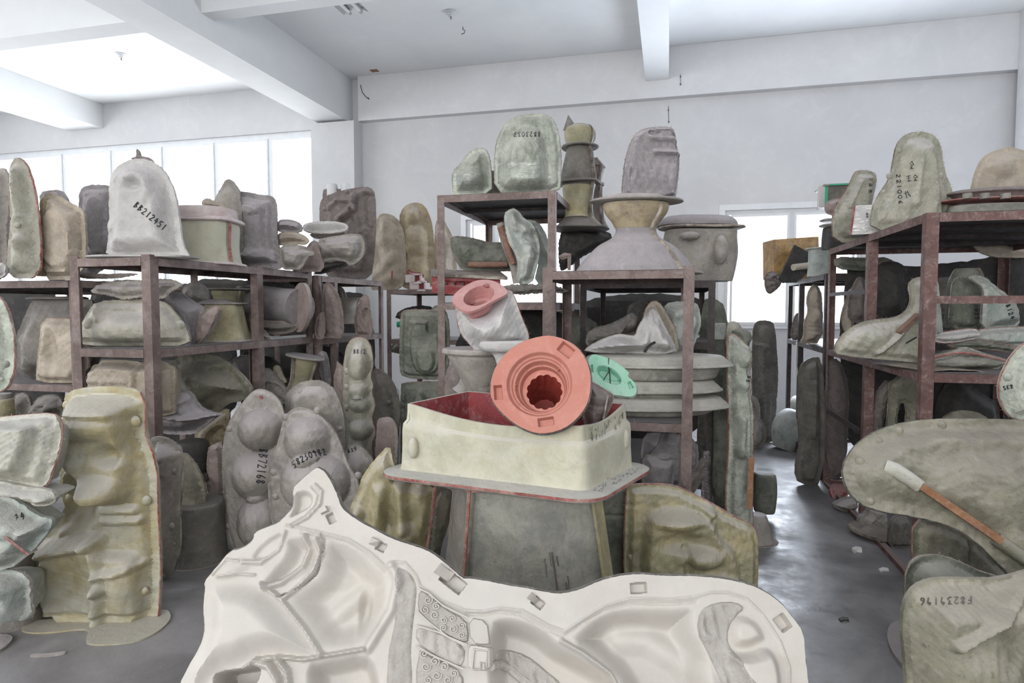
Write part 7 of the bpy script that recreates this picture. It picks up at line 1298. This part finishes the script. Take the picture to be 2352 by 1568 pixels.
relief('folded_mold', 'olive green folded mold with raised upper rim behind the front right torso mold', M, [(2082, 1380), (2082, 1330), (2090, 1298), (2108, 1280), (2150, 1274), (2200, 1288), (2260, 1318), (2330, 1332), (2440, 1320), (2440, 1720), (2082, 1720)], 'green', d=2.5, z=0, H=.06, fl=8, bev=30, n=80, seam='seamgrey', noise=.2, snap=30)
r = relief('torso_mold', 'big olive green rounded mold with faint number and diagonal brace at the bottom right corner', M, [(2072, 1440), (2076, 1395), (2090, 1360), (2120, 1336), (2160, 1328), (2220, 1330), (2300, 1330), (2400, 1300), (2500, 1300), (2560, 1500), (2500, 1800), (2120, 1800), (2086, 1620), (2078, 1500)], 'olive', d=2.2, z=0, H=.12, fl=3, bev=70, n=110, back=.05, noise=.12, snap=30, feats=[('l', [(2146, 1446), (2260, 1380), (2440, 1275)], 17, .035), ('g', 2200, 1520, 100, 70, .03)])
text_on(r, 'F8239196', 2232, 1368, 2108, 1372, 17, mat='seamdark', wd=.0022)
floor_plate('flange_plate', '', '', [(2036, 1480), (2040, 1445), (2060, 1432), (2100, 1430), (2300, 1500), (2400, 1560), (2400, 1700), (2200, 1640), (2110, 1568), (2060, 1525)], .02, 'grey', parent=r.root)
# =====================================================================  RACK BY THE RIGHT WINDOW
e_ = empty('amber_wrapped_mold', P(1830, 640, 7.0), 'amber brown translucent wrapped block mold catching window light at the far rack', M)
slab('block', '', '', [P(1777, 550, 6.9), P(1880, 543, 6.9), P(1884, 640, 6.9), P(1778, 640, 6.9)], .3, 'gold', parent=e_, bumps=[(.3, .3, .3, .3, .03), (.7, .5, .3, .3, .03)])
wrap_band(e_, [P(x, 590, 6.85) for x in range(1778, 1884, 8)], .4)
relief('dark_board', 'dark board leaning in front of the amber wrapped block mold', 'board', [(1826, 562), (1864, 582), (1860, 620), (1834, 648), (1800, 650), (1790, 640)], 'dark', d=6.7, H=0, fl=0, T=.03, n=24, sm=0)
MB().tube([P(1822, 614, 6.6), P(1870, 608, 6.7)], .035, 14).top('tan_tube', 'tan', 'rounded tan tube lying before the dark board on the far rack', 'tube')
lathe('white_drum_mold', 'small white drum mold with flat flange at the right of the far rack top', M, 1882, [(572, 20), (576, 22), (600, 22), (634, 24)], 'bluemint', d=6.05, z=1.802, e=3, fl=[(571, 27, 4)])
relief('film_bag', 'crumpled translucent bag hanging from the left end of the far rack top', 'bag', [(1756, 628), (1778, 620), (1800, 640), (1790, 660), (1775, 672), (1768, 676), (1758, 665)], 'brown', d=6.8, H=.05, fl=1, bev=10, n=30, noise=.8)
relief('figurine_mold', 'small tan carved figurine mold with ribbed robe on the far rack shelf', M, [(1836, 790), (1848, 770), (1846, 740), (1858, 715), (1852, 690), (1860, 662), (1872, 650), (1886, 665), (1890, 700), (1890, 790)], 'tan', d=6.05, z=1.162, H=.07, fl=2, bev=16, n=60, noise=.5, feats=[('r', 1856, 745, 1884, 748, 4, .015), ('r', 1856, 755, 1884, 758, 4, .015), ('r', 1856, 765, 1884, 768, 4, .015)])
relief('figurine_mold', 'brown smaller carved piece left of the robed figurine on the far rack shelf', M, [(1816, 770), (1822, 735), (1832, 715), (1840, 725), (1840, 778)], 'brown', d=6.7, z=1.162, H=.05, fl=1, bev=10, n=26, noise=.4)
MB().tube([P(1830, 784, 6.35), P(1828, 830, 6.35), P(1829, 845, 6.35)], .008, 6).tube([P(1829, 845, 6.35), P(1829, 864, 6.35)], .012, 8, r2=.02).top('white_strap_tag', 'label', 'white strap with tag hanging from the far rack shelf edge', 'strap')

relief('shade_filler', 'added dark sheet standing in for shade at the far end of the right rack', 'board', [(1930, 625), (2000, 610), (2150, 612), (2440, 560), (2440, 1120), (1930, 1120)], 'dark', y=5.895, z=0, yaw=-14, H=.006, fl=2, bev=10, T=.012, back=0, n=34, snap=60, noise=.05)  # added sheet, dark so that the rack end reads as shaded
